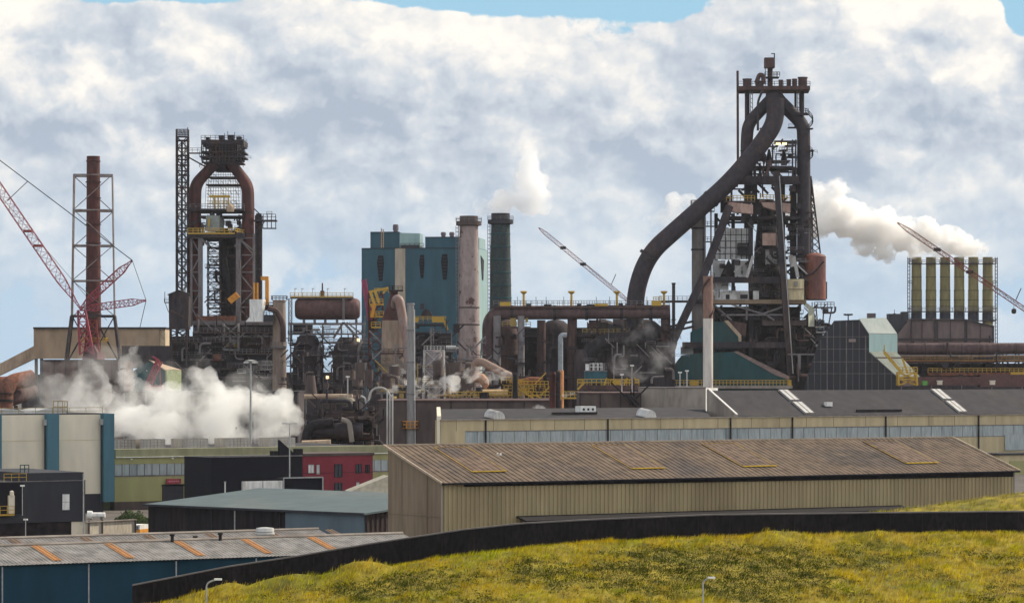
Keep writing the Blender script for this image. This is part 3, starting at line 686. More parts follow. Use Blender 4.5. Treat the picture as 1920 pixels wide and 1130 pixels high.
def blue_shed():
    c = XY(0, 290); c = gp(c, sto(c, -90), 0, 0); L1, L2 = sto(c, 812), sto(c, 760)
    t = thing('blue_shed', 'low blue shed with two bays of grey corrugated roof and orange strips', 'shed', c)
    ze, zr, hb = 7.0, 8.25, 6.0
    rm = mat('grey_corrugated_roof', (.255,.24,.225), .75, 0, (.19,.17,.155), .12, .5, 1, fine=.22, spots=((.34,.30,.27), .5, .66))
    rb = mat('shaded_back_roof', (.205,.19,.178), .8, 0, (.15,.13,.12), .12, .5, 1, fine=.2)  # first bay's sheet darkened evenly, shade put into its colour
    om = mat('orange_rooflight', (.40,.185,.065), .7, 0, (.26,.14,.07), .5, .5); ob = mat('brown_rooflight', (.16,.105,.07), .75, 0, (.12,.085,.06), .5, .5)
    m = MB(); m.block(c, G, L1, B, 24, 0, ze); m.block(gp(c, .2, .2, 0), G, L1-.4, B, 11.6, ze, ze+.2); m.build('wall', M['navy'], t)
    for px in (4, 166, 330, 480): s = sto(c, px); m = MB(); m.beam(gp(c, s, -.06, 0), gp(c, s, -.06, ze), .12); m.build('downpipe', M['galv'], t)
    sl = (zr-ze)/hb; n1 = (UP-B*sl).normalized(); n2 = (UP+B*sl).normalized()
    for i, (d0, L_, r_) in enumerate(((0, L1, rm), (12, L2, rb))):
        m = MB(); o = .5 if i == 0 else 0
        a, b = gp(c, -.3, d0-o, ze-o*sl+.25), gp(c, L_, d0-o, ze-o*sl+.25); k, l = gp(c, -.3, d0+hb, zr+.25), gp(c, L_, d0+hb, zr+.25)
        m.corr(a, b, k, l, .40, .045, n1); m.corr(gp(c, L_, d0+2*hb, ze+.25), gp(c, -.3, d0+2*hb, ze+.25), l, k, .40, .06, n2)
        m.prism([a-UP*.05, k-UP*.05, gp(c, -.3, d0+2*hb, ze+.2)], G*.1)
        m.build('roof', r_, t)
        m = MB(); m.tube([k+UP*.1, l+UP*.1], .16, 6); m.build('ridge_cap', M['concrete'], t)
        tab = (((60, 1030), (105, 1054)), ((190, 1027), (243, 1050)), ((316, 1022), (375, 1044)), ((445, 1016), (502, 1037)), ((570, 1011), (628, 1032)), ((-72, 1034), (-30, 1058))) if i == 0 else ((14, 42), (148, 176), (270, 296), (388, 412), (505, 527), (620, 640))
        for q in tab:
            if i == 0: s0 = along(gp(c, 0, .4, 0), G, q[1][0])-.3
            else: s0 = along(gp(c, 0, d0+2.0, 0), G, q[1])
            f = lambda s, d: gp(c, s, d0+d, ze+.25+d*sl)+n1*.09
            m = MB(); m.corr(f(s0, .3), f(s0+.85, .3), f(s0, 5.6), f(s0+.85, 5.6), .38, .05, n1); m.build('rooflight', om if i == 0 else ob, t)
    for px in (323, 413): p = gp(c, sto(c, px, 5.6), 5.6, zr+.2); m = MB(); m.lathe(p, [(.16, p.z), (.16, p.z+.55), (.26, p.z+.56), (.24, p.z+.75)], 8); m.build('vent_pipe', M['black'], t)
    p = gp(c, sto(c, 366, 12), 12, ze+.2); m = MB(); m.lathe(p, [(.16, p.z), (.16, p.z+1.2), (.26, p.z+1.21), (.24, p.z+1.4)], 8); m.build('vent_pipe', M['black'], t)
    s = sto(c, 497, 7); p = gp(c, s, 7, zr+.05); return p
bp = blue_shed()
q = bp; PX = 960+F*q.x/q.y; vent(PX, HZ+(H-q.z)/q.y*F, q.y, 'squat silver roof ventilator on the ridge of the blue shed', 1.15)

def dark_shed():
    c = XY(683, 420); u = Vector((-.752, .659, 0)).normalized(); w = Vector((.659, .752, 0)).normalized()
    Lu = along(c, u, 278); D = 22; ze, zr = 5.9, 7.5; q = lambda s, d, z: c+u*s+w*d+UP*z
    t = thing('dark_shed', 'wide low black shed with weathered teal roof beyond the blue shed', 'shed', c)
    s1 = along(c, u, 535)
    m = MB(); m.prism([q(0, 0, 0), q(s1, 0, 0), q(s1, 0, ze), q(0, 0, ze)], w*.3); m.build('panel_wall', M['bluegrey'], t)
    m = MB(); m.corr(q(Lu, 0, 0), q(s1, 0, 0), q(Lu, 0, ze), q(s1, 0, ze), 1.2, .08, -w)
    m.prism([q(Lu, .3, 0), q(s1, .3, 0), q(s1, .3, ze), q(Lu, .3, ze)], w*.2); m.build('black_wall', mat('black_brown_sheet', (.016,.012,.014), .85, 0, (.028,.020,.020), .2, .4, 6, fine=.3), t)
    m = MB(); m.corr(q(0, 0, 0), q(0, 2*D, 0), q(0, 0, ze), q(0, 2*D, ze), .9, .12, -u); m.build('side_wall', mat('brown_corrugated_side', (.060,.040,.038), .8), t)
    m = MB(); m.prism([q(Lu, 0, 0), q(Lu, 2*D, 0), q(Lu, 2*D, ze), q(Lu, D, zr), q(Lu, 0, ze)], -u*.2); m.prism([q(.2, 2*D, 0), q(Lu-.2, 2*D, 0), q(Lu-.2, 2*D, ze), q(.2, 2*D, ze)], -w*.3); m.build('gable_wall', M['black'], t)
    sl = (zr-ze)/D; m = MB()
    a = [q(-.5, -.5, ze-.5*sl+.15), q(-.5, D, zr+.15), q(-.5, 2*D+.5, ze-.5*sl+.15)]; b = [p-UP*.25 for p in a]
    m.prism([a[0], a[1], b[1], b[0]], u*(Lu+1)); m.prism([a[1], a[2], b[2], b[1]], u*(Lu+1)); m.build('roof', M['roofteal'], t)
    m = MB(); m.beam(q(-.5, -.58, ze+.0), q(Lu+.5, -.58, ze+.0), .14, .3); m.build('gutter', M['slate'], t)
    for px, col in ((398, 'slate'), (442, 'galv'), (526, 'slate')): s = along(c, u, px); m = MB(); m.beam(q(s, -.2, 0), q(s, -.2, ze-.3), .16); m.build('downpipe', M[col], t)
dark_shed()

def white_block():
    c = XY(195, 555); s0 = sto(c, -60); L_ = -s0; D = 26; zt = 17.0
    t = thing('cream_building', 'tall cream block with blue pilasters and railed roof', 'building', c)
    m = MB(); m.block(gp(c, s0, 0, 0), G, L_, B, D, 3.3, zt); m.build('wall', M['cream'], t)
    m = MB(); m.block(gp(c, s0, .05, 0), G, L_-.1, B, D-.2, 0, 3.298); m.build('plinth', M['slate'], t)
    m = MB(); m.beam(gp(c, s0, -.02, 12.6), gp(c, 0, -.02, 12.6), .06); m.build('joint', M['beige'], t)
    for px0, px1, p in ((195, 214.5, 1.5), (89, 111, 1.35), (-18, 3.5, 1.35)):
        cc = gp(c, 0, -p, 0); a, b = along(cc, G, px0), along(cc, G, px1)
        m = MB(); m.block(gp(cc, a, 0, 0), G, b-a, B, p-.004 if px0 < 190 else p+D, 1.9, zt+.15); pl = m.build('pilaster', M['bluepaint'], t)
        m = MB(); m.box(gp(cc, a-.15, .7, zt-1.3), (.5, .9, 1.0), TH); m.build('hopper', M['galv'], pl)
        m = MB(); m.beam(gp(cc, a-.14, .75, 1), gp(cc, a-.14, .75, zt-1.6), .22); m.build('downpipe', M['slate'], pl)
    m = MB(); m.rail([gp(c, s0, .6, zt), gp(c, 0, .6, zt)], 1.2, 3, .08); m.build('railing', mat('dull_yellow_rail', (.30,.23,.09), .7), t)
    m = MB(); m.block(gp(c, s0, .4, 0), G, L_+1, B, D-1, zt, zt+.2); m.build('roof', M['roofdark'], t)
    for px in (12, 92):
        s = sto(c, px, 3); m = MB(); m.prism([gp(c, s+3.0*math.cos(x), 2, zt+.2+.85*math.sin(x)) for x in (R(12*i) for i in range(16))], B*8); m.build('roof_dome', M['silver'], t)
    s = sto(c, 120, 2); m = MB(); m.rail([gp(c, s-2, 2, zt+.2), gp(c, s+.6, 2, zt+.2), gp(c, s+.6, 4, zt+.2)], 2.1, .7, .12); m.build('hatch_cage', bpy.data.materials['dull_yellow_rail'], t)
white_block()

def olive_hall():
    c = XY(215, 563); L_ = sto(c, 742)
    t = thing('olive_hall', 'long olive green hall with grey window band below the cooling cells', 'hall', c)
    m = MB(); m.block(c, G, L_, B, 2, 1.5, 6.0); m.block(c, G, L_, B, 2, 8.1, 9.3); m.block(gp(c, 2, 2.1, 0), G, L_-2, B, 34, 0, 10.3); m.build('wall', M['olive'], t)
    m = MB(); m.block(gp(c, 0, .1, 0), G, L_, B, 1.8, 6.002, 8.098); band = m.build('window_band', M['glassband'], t)
    m = MB(); x = 0
    while x < L_: m.beam(gp(c, x, .06, 6.0), gp(c, x, .06, 8.1), .10); x += 1.45
    m.beam(gp(c, 0, .02, 6.0), gp(c, L_, .02, 6.0), .22); m.build('mullions', M['grey'], band)
    m = MB(); m.block(gp(c, 0, .05, 0), G, L_, B, 1.9, 0, 1.498); m.build('plinth', M['brick'], t)
    m = MB(); m.block(gp(c, 0, -.4, 0), G, L_, B, 2.45, 9.35, 10.75); m.build('fascia', mat('pale_olive_fascia', (.27,.26,.15), .75, 0, (.22,.20,.12), .1, .4, 4), t)
    m = MB(); m.beam(gp(c, 0, -.45, 9.32), gp(c, L_, -.45, 9.32), .12); m.build('gutter', M['white'], t)
    for px in (353, 470, 610): s = sto(c, px); m = MB(); m.beam(gp(c, s, -.2, 1), gp(c, s, -.2, 9.3), .28); m.build('downpipe', M['black'], t)
    m = MB(); m.block(gp(c, 1, 2.2, 0), G, L_-1, B, 33, 10.302, 10.5); m.build('roof', M['roofdark'], t)
    for i in range(7):
        s = 3+i*8; m = MB(); m.box(gp(c, s, -.55, 9.0), (.35, .25, .2), TH); m.build('lamp', M['white'], t)
    s = sto(c, 305, -.2); w = sto(c, 344, -.2)-s
    m = MB(); m.block(gp(c, s, -.25, 0), G, w, B, .2, 0, 4.2); d = m.build('door', M['slate'], t)
    m = MB(); m.block(gp(c, s-.2, -.32, 0), G, w+.4, B, .06, 4.1, 4.4); m.build('door_frame', M['charcoal'], d)
    m = MB(); m.block(gp(c, s+.5, -.75, 0), G, w-1.2, B, .3, 4.5, 5.4); sg = m.build('sign', M['red'], t)
    m = MB(); rnd = random.Random(5); x = s+.9
    while x < s+w-1.2: k = rnd.uniform(.12, .28); m.block(gp(c, x, -.765, 0), G, k, B, .012, 4.82, 5.08); x += k+.1
    m.build('sign_marks', mat('faded_pink_lettering', (.50,.18,.20), .6), sg)
    return c, L_
OH, OHL = olive_hall()

def cooling_cells():
    c = OH; first = None
    labels = ['cooling cell half hidden behind the cream block', 'cooling cell second from the cream block, steam rising over it',
              'cooling cell in the middle of the row on the olive hall', 'cooling cell directly beside the foot of the tall ring lamp mast',
              'cooling cell closing the row, beside the triangular black fin']
    wm = mat('cooling_cell_slats', (.52,.46,.38), .8, 0, (.40,.35,.29), .4, .5, 4)
    for i, px in enumerate((206, 262, 343, 425, 508)):
        d = 6; s = sto(c, px, d); p = gp(c, s, d, 10.5)
        if first is None:
            t = thing('cooling_cell', labels[0], 'cooling cell', p, 'cooling cells on the roof of the olive hall')
            m = MB(); w, h = 4.9, 1.75; z = p.z
            for a, u, l in ((p, G, w), (p+B*5, G, w), (p, B, 5), (p+G*w, B, 5)):
                n = int(l/.32)
                k = u.cross(UP)*.02
                m.prism([a+UP*.15, a+u*l+UP*.15, a+u*l+UP*h, a+UP*h], k)
            m.build('louvres', wm, t)
            m = MB()
            for a, u, l in ((p-B*.06, G, w), (p+G*(w+.06), B, 5)):
                for k in range(8): m.beam(a+u*l*k/7, a+u*l*k/7+UP*h, .10)
                for z_ in (.15, .7, 1.2, h): m.beam(a+UP*z_, a+u*l+UP*z_, .09)
            m.build('frame', M['lgrey'], t)
            m = MB(); m.lathe(p+G*w/2+B*2.5, [(2.0, p.z+.3), (1.9, p.z+1.3)], 16); m.build('fan_housing', M['grey'], t)
            first = t
        else: copy_tree(first, p, None, labels[i])
cooling_cells()

def left_black_building():
    c = XY(160, 470); s0 = sto(c, -70); zt = 9.75
    t = thing('black_building', 'black clad two storey building with one white window', 'building', c)
    m = MB(); m.block(gp(c, s0, 0, 0), G, -s0, B, 22, 2.55, 8.55); m.build('wall', M['slate'], t)
    m = MB(); k = sto(c, 52); m.block(gp(c, k, .6, 0), G, -k, B, 21, 8.55, zt); m.build('attic', M['slate'], t)
    m = MB(); m.block(gp(c, s0, .25, 0), G, -s0, B, 21.6, 0, 2.548); m.build('plinth', M['black'], t)
    a, b = sto(c, 135), -.0; m = MB(); m.block(gp(c, a, .15, 0), G, -a-.02, B, .25, 0, 2.55); m.build('pale_panel', M['cream'], t)
    a, b = sto(c, 117), sto(c, 130); m = MB(); m.block(gp(c, a, -.06, 0), G, b-a, B, .1, 4.3, 6.6); f = m.build('window', M['white'], t)
    m = MB(); [m.beam(gp(c, a, -.08, 4.3+i*1.15), gp(c, b, -.08, 4.3+i*1.15), .07) for i in range(3)]; m.build('frame', M['galv'], f)
    a, b = sto(c, -50), sto(c, 44); m = MB(); m.block(gp(c, a, -.05, 0), G, b-a, B, .1, 3.9, 8.4); m.build('recess', M['charcoal'], t)
    a, b = sto(c, 14), sto(c, 25); m = MB(); m.block(gp(c, a, -.5, 0), G, b-a, B, .4, 4.0, 6.6); m.lathe(gp(c, (a+b)/2, -.5, 0), [(.3, 6.6), (.3, 7.2), (.1, 7.3)], 10); m.build('cabinet', M['cream'], t)
    a = sto(c, 22); m = MB(); m.rail([gp(c, s0, -.9, 3.9), gp(c, a, -.9, 3.9)], 1.2, 1., .08); m.block(gp(c, s0, -1, 0), G, a-s0, B, .9, 3.7, 3.9); m.build('balcony', M['yellow'], t)
    m = MB(); a, b = sto(c, 10), sto(c, 52); m.rail([gp(c, a, .5, 8.6), gp(c, b, .5, 8.6)], 1.1, 1.1, .08); m.build('railing', M['yellow'], t)
    m = MB(); a, b = sto(c, 38, 3), sto(c, 54, 3); m.rail([gp(c, a, 3, zt), gp(c, b, 3, zt)], 1.1, .6, .12); m.build('hatch_cage', M['tealdark'], t)
    m = MB(); m.beam(gp(c, s0, -.04, 8.56), gp(c, 0, -.04, 8.56), .12); m.build('ledge', M['grey'], t)
    m = MB(); m.beam(gp(c, -.35, -.12, 0), gp(c, -.35, -.12, zt-.2), .18); m.build('downpipe', M['galv'], t)
    for px, z in ((42, 7.9), (48, 3.0)):
        p = gp(c, sto(c, px, -1), -1, 0); q = thing('post_lamp', 'small square post lamp '+('on the balcony of' if z > 5 else 'before the dark plinth of')+' the black building', 'lamp', p)
        m = MB(); m.beam(p+UP*(3.7 if z > 5 else 0), p+UP*z, .12); m.build('post', M['galv'], q); m = MB(); m.box(p+UP*(z+.1), (.6, .35, .22), 0); m.build('lamp_head', M['white'], q)
left_black_building()

def small_yard():
    # cream yard wall, pipe, van and bush in the gap left of the dark shed
    p = P(187, 1008, 455); p.z = 0; t = thing('yard_wall', 'stained cream wall with dark posts beside the black building', 'wall', p); t['kind'] = 'thing'
    a, b = XY(160, 452), XY(254, 460); u = (b-a).normalized(); w = Vector((-u.y, u.x, 0))
    m = MB(); m.block(a, u, (b-a).length, w, .35, 0, 3.2); m.build('wall', mat('stained_cream_wall', (.50,.44,.35), .85, 0, (.36,.30,.23), .5, .5, 5), t)
    for px in (166, 191, 253): s = along(a, u, px); m = MB(); m.beam(a+u*s-w*.1, a+u*s-w*.1+UP*3.5, .22); m.build('post', M['brick'], t)
    m = MB(); m.beam(a+UP*3.28, b+UP*3.28, .5, .14); m.build('coping', M['concrete'], t)
    p = P(180, 972, 458); t = thing('tank', 'small white horizontal tank lying on the cream yard wall', 'tank', Vector((p.x, p.y, 3.35)))
    a, b = P(164, 0, 458), P(197, 0, 458); a.z = b.z = 4.0; m = MB(); m.tube([a, a.lerp(b, .28)], .62, 12); m.tube([a.lerp(b, .28), b], .40, 12); m.build('shell', M['white'], t)
    m = MB(); [m.box(a.lerp(b, k)-UP*.45, (.3, .7, .5)) for k in (.2, .8)]; m.build('saddle', M['grey'], t)
    # van seen from behind
    c = XY(266, 470); t = thing('van', 'orange and white van parked behind the cream wall', 'van', c)
    f = Vector((math.cos(1.2), math.sin(1.2), 0)); l = Vector((-f.y, f.x, 0))
    m = MB(); m.prism([c-f*2.3+l*.95+UP*.4, c-f*2.4+l*.95+UP*1.5, c+f*.9+l*.95+UP*1.5, c+f*1.4+l*.95+UP*1.05, c+f*2.4+l*.95+UP*.9, c+f*2.4+l*.95+UP*.4], -l*1.9); m.build('body', M['orange'], t)
    m = MB(); m.prism([c-f*2.4+l*.93+UP*1.5, c-f*2.25+l*.9+UP*2.15, c+f*.3+l*.9+UP*2.15, c+f*.9+l*.93+UP*1.5], -l*1.86); m.build('roof', M['white'], t)
    m = MB(); m.prism([c-f*2.46+l*.75+UP*1.45, c-f*2.35+l*.7+UP*2.0, c-f*2.35-l*.7+UP*2.0, c-f*2.46-l*.75+UP*1.45], -f*.03); m.build('rear_window', M['glass'], t)
    for i in (-1.5, 1.5):
        for j in (-1, 1):
            q = c+f*i+l*j*.9+UP*.38; m = MB(); m.tube([q-l*.12, q+l*.12], .38, 14); wh = m.build('wheel', M['black'], t)
            m = MB(); m.tube([q+l*j*.12, q+l*j*.14], .2, 10); m.build('rim', M['silver'], wh)
small_yard()

def bush(px, Y, h, w, label, seed, col=(.050,.075,.022)):
    p = XY(px, Y); t = thing('bush', label, 'bush', p); rnd = np.random.default_rng(seed)
    V = []; Fc = []
    for k in range(2600):
        a = rnd.uniform(0, 6.283); r = w*math.sqrt(rnd.uniform(0, 1)); x, y = r*math.cos(a), r*.5*math.sin(a)
        top = h*(1-(r/w)**2*.7)*(.75+.35*mnoise.noise((p.x+x*.9, y*.9, seed))); z = top*rnd.uniform(.15, 1)**.6
        c = p+Vector((x, y, z)); u = Vector(rnd.normal(0, 1, 3)).normalized()*rnd.uniform(.08, .2); v = u.orthogonal()*.6
        n = len(V); V += [c-u, c+v, c+u, c-v]; Fc.append((n, n+1, n+2, n+3))
    m = MB(); m.add(V, Fc); lm = mat('leaves_%d' % seed, col, .8, 0, tuple(c*1.9 for c in col), 1.2, .6, 1, fine=.3); m.build('foliage', lm, t)
    m = MB(); [m.tube([p, p+Vector((dx*w, dy*w, h*.7))], .06, 5) for dx, dy in ((.3, .1), (-.4, .1), (.05, -.2), (.6, 0), (-.6, .1))]; m.build('stem', M['brick'], t)
bush(247, 505, 3.4, 3.0, 'wide green bush against the plinth of the olive hall', 11)
bush(72, 438, 1.9, .9, 'small grey green bush at the foot of the black building, by its plinth lamp', 12, (.07,.075,.05))
bush(85, 438, 2.2, .8, 'taller grey green bush between the small bush and the pale panel of the black building', 13, (.075,.08,.055))
bush(1806, 318, 1.2, .7, 'dark little bush on top of the green mound behind the wall', 14)

def black_block():
    c = XY(395, 527); L_ = sto(c, 567); zt = 10.3
    t = thing('black_block', 'plain black block with triangular black fin on its roof', 'building', c)
    m = MB(); m.block(c, G, L_, B, 10, 0, zt); m.build('wall', M['charcoal'], t)
    m = MB(); m.beam(gp(c, 0, 0, zt+.08), gp(c, L_, 0, zt+.08), .3, .16); m.build('coping', M['grey'], t)
    s = sto(c, 524, 1); a = sto(c, 553, 1); m = MB(); m.prism([gp(c, s, 1, zt), gp(c, a, 1, zt), gp(c, a, 1, zt+.35), gp(c, s, 1, zt+2.75)], B*.6); m.build('fin', M['charcoal'], t)
    for x0, x1, h in ((512, 522, .9), (556, 568, 1.2)):
        a, b = sto(c, x0, 1), sto(c, x1, 1); m = MB(); m.block(gp(c, a, 1, 0), G, b-a, B, 1.2, zt, zt+h); m.build('roof_box', M['black'], t)
black_block()
def red_block():
    c = XY(569, 548); L_ = sto(c, 699); zt = 25-165/6000*548
    t = thing('red_block', 'dark red clad office block with a few windows beside the black block', 'building', c)
    m = MB(); m.block(c, G, L_, B, 9, 0, zt); m.build('wall', M['maroon'], t)
    m = MB(); m.block(gp(c, -.2, -.2, 0), G, L_+.4, B, 9.4, zt, zt+.45); m.build('roof', M['brick'], t)
    m = MB(); m.beam(gp(c, 0, -.02, zt-2.9), gp(c, L_, -.02, zt-2.9), .07); m.build('joint', M['black'], t)
    def zr(row, s): q = gp(c, s, 0, 0); return H-(row-HZ)/F*q.y
    for x0, y0, x1, y1, k in ((578, 871, 588, 886, 'white'), (593.5, 871, 598.5, 888, 'white'), (627, 870, 641, 894, 'glass'), (667, 870, 677, 886, 'glass'), (685, 871, 692, 886, 'slate'), (627, 905, 641, 920, 'glass'), (668, 904, 673, 913, 'white'), (580, 903, 590, 918, 'glass')):
        a, b = sto(c, x0), sto(c, x1); z1, z0 = zr(y0, a), zr(y1, a)
        m = MB(); m.block(gp(c, a, -.05, 0), G, b-a, B, .1, z0, z1); f = m.build('window', M[k], t)
        m = MB(); [m.beam(gp(c, x, -.08, z0), gp(c, x, -.08, z1), .09) for x in (a, b, (a+b)/2)]; [m.beam(gp(c, a, -.08, z), gp(c, b, -.08, z), .09) for z in (z0, z1)]; m.build('frame', M['charcoal'] if k != 'white' else M['galv'], f)
red_block()
def panels():
    c = XY(455, 486); m = MB(); L_ = sto(c, 530); zt = H-212/6000*486
    t = thing('white_hoarding', 'white panelled hoarding before the black block', 'hoarding', c)
    m.block(c, G, L_, B, .3, 0, zt); m.build('panel', M['white'], t); m = MB(); [m.beam(gp(c, L_*k, -.03, 0), gp(c, L_*k, -.03, zt), .07) for k in (0, .5, 1)]; m.build('joint', M['grey'], t)
    c2 = gp(c, L_+.15, .0, 0); L2 = sto(c2, 605); t = thing('black_container', 'black container with pale frame next to the white hoarding', 'container', c2)
    m = MB(); m.block(c2, G, L2, B, 2.5, 0, zt+.35); m.build('body', M['charcoal'], t)
    m = MB(); m.beam(gp(c2, 0, -.05, zt+.4), gp(c2, L2, -.05, zt+.4), .18); m.beam(gp(c2, L2, -.05, 0), gp(c2, L2, -.05, zt+.4), .18); m.beam(gp(c2, 0, -.05, 0), gp(c2, 0, -.05, zt+.4), .18); m.build('frame', M['galv'], t)
    c3 = XY(662, 500); t = thing('white_shed', 'small shed with pale cream sloping roof tucked between red block and brown warehouse', 'shed', c3)
    w_ = P(655, 921, 500); m = MB(); m.prism([P(655, 925, 500), P(655, 921, 500), P(728, 892, 505), P(770, 900, 508), P(770, 925, 508)], Vector((-1, 6, 0))); m.build('roof', mat('pale_cream_roof', (.36,.335,.27), .8, 0, (.29,.26,.20), .2, .4), t)
    m = MB(); m.prism([P(658, 925, 500.3), P(768, 925, 508.2), Vector((XY(768, 508.2).x, 508.2, 0)), Vector((XY(658, 500.3).x, 500.3, 0))], Vector((-.8, 5, 0))); m.build('wall', M['slate'], t)
    p = XY(422, 472); t = thing('marker_post', 'thin white post standing before the black block', 'post', p); m = MB(); m.beam(p, p+UP*8.2, .16); m.build('post_shaft', M['white'], t); m = MB(); m.box(p+UP*8.25, (.3, .3, .12)); m.build('post_cap', M['galv'], t)
panels()

def mast(px, top, Y, label, w=.30, ring=True, arms=False, base=0.):
    p = XY(px, Y); p.z = base; z = P(px, top, Y).z; t = thing('lamp_mast', label, 'lamp mast', p)
    m = MB(); m.tube([p, p+UP*(z-base)], w, 8, True, w*.55); m.build('pole', M['galv'], t)
    if ring:
        m = MB(); m.lathe(p, [(1.1, z-.35), (1.2, z-.1), (.2, z+.1)], 12); m.build('lamp_ring', M['galv'], t)
        for k in range(6):
            a = k*math.pi/3; m = MB(); m.box(p+Vector((1.15*math.cos(a), 1.15*math.sin(a), z-base-.45)), (.5, .35, .25), a); m.build('lamp_head', M['white'], t)
    if arms:
        for s in (-1, 1): m = MB(); m.beam(p+UP*(z-base), p+UP*(z-base)+Vector((s*.9, 0, .05)), .12); m.box(p+UP*(z-base)+Vector((s*.9, 0, .05)), (.6, .3, .18)); m.build('lamp_head', M['galv'], t)
mast(470, 675, 640, 'tall grey mast with a ring of floodlights before the arched furnace')
mast(543, 794, 500, 'thin twin armed lamp mast before the black block', .14, False, True)

def street_lamp(px, top, Y, label, dx):
    p = XY(px, Y); hit = [v.co for v in DUNE.data.vertices]; gz = min(hit, key=lambda v: (v.x-p.x)**2+(v.y-p.y)**2).z
    p.z = gz-.1; z = P(px, top, Y).z; t = thing('street_lamp', label, 'street lamp', p, 'street lamps at the foot of the bank')
    m = MB(); m.tube(fillet([p, Vector((p.x, p.y, z)), Vector((p.x+dx, p.y, z+.22))], .35, 6), .055, 8); m.build('pole', M['galv'], t)
    m = MB(); q = Vector((p.x+dx, p.y, z+.22)); m.box(q+Vector((.16, 0, .02)), (.5, .24, .12)); m.build('lamp_head', M['white'], t)
street_lamp(387, 1092, 214, 'thin pale street lamp against the black wall at the low end of the bank', .62)
street_lamp(1318, 1089, 212, 'thin pale street lamp against the dark scrub of the bank', .40)

def gull():
    p = P(937, 853, 360); t = thing('gull', 'white gull gliding above the brown warehouse roof', 'gull', p)
    m = MB(); m.tube([p+Vector((-.22, 0, -.02)), p+Vector((-.12, 0, 0)), p+Vector((.05, 0, .02)), p+Vector((.18, 0, .03)), p+Vector((.26, 0, .03))], [.02, .07, .085, .05, .015], 8)
    for s in (-1, 1):
        a = p+Vector((.08, s*.05, .03)); b = p+Vector((.05+.18*s, s*.28, .24)); c = p+Vector((.30*s-.05, s*.62, .10)); w = Vector((-.16, 0, 0))
        m.add([a, b, c, b+w, a+w], [(0, 1, 3, 4), (1, 2, 3)])
    m.build('gull_body', M['white'], t)
gull()
# ------------------------------------------------------------------ left part of the works
def col_tower(m, px0, px1, y0, y1, Y, dep, n, r, rb=None, xb=True, lean=0):
    a, b = P(px0, y1, Y), P(px1, y1, Y); c, d = P(px0+lean, y0, Y), P(px1-lean, y0, Y); k = Vector((0, dep, 0))
    m.tower([a, b, b+k, a+k], [c+k*.02, d+k*.02, d+k, c+k], n, r, rb, xb); return m

def braced_chimney():
    Y = 1100; base = XY(175, Y+7); t = thing('braced_chimney', 'red brown steel chimney inside a square pale lattice frame', 'chimney', base)
    u = Y/F; c = P(175, 0, Y+7); zt = P(0, 293, Y+7).z
    m = MB(); m.lathe(c, [(2.75, 0), (2.7, P(0, 600, Y).z), (2.45, P(0, 450, Y).z), (2.3, zt-2), (2.5, zt-1.9), (2.5, zt-1.5), (2.3, zt-1.4), (2.3, zt), (2.0, zt), (2.0, zt-3)], 24); st = m.build('stack', M['rust'], t)
    m = MB()
    for py in (340, 370, 420, 455, 500, 540, 590): m.lathe(c, [(2.72, P(0, py, Y).z), (2.72, P(0, py, Y).z+.3)], 20)
    m.build('stack_bands', mat('dark_bands', (.05,.025,.025), .8), st)
    z0, zt2 = P(0, 592, Y).z, P(0, 327, Y).z; w = 13.1; w0 = 14.6
    lo, hi = quad(c, w0, w0, z0, .12), quad(c, w, w, zt2, .12)
    for i in range(4):
        m = MB(); m.beam(lo[i], hi[i], .42); m.build('frame_post', bpy.data.materials.get('rusty_grey_frame') or mat('rusty_grey_frame', (.24,.205,.185), .7, 0, (.13,.085,.07), .3, .6, 3), t)
    m = MB(); n = 4
    for k in range(n):
        a = [lo[i].lerp(hi[i], k/n) for i in range(4)]; b = [lo[i].lerp(hi[i], (k+1)/n) for i in range(4)]
        for i in range(4):
            j = (i+1) % 4; (m.beam(a[i], b[j], .28) if (k+i) % 2 else m.beam(a[j], b[i], .28)); m.beam(b[i], b[j], .40)
            mid = (b[i]+b[j])/2; q = Vector((c.x, c.y, b[i].z)); m.beam(mid, q+(mid-q)*.35, .3)
    m.build('bracing', bpy.data.materials['rusty_grey_frame'], t)
    ft = quad(c, 23, 20, P(0, 680, Y).z-18, .12); m = MB()
    for i in range(4): m.beam(ft[i], lo[i], .9); m.beam(ft[i], lo[(i+1) % 4], .35); m.beam(ft[i].lerp(lo[i], .5), ft[(i+1) % 4].lerp(lo[(i+1) % 4], .5), .4)
    for i in range(4): m.beam(ft[i].lerp(lo[i], .5), lo[(i+1)%4].lerp(lo[i], .5), .5); m.beam(lo[i], lo[(i+1)%4], .7)
    m.build('splayed_feet', M['steel'], t)
    m = MB(); q = quad(c, 9, 9, P(0, 640, Y).z); m.rail(q+q[:1], 1.3, 1.5, .14); m.beam(q[0], q[1], .4); m.build('gallery_rail', M['yellow'], t)
braced_chimney()

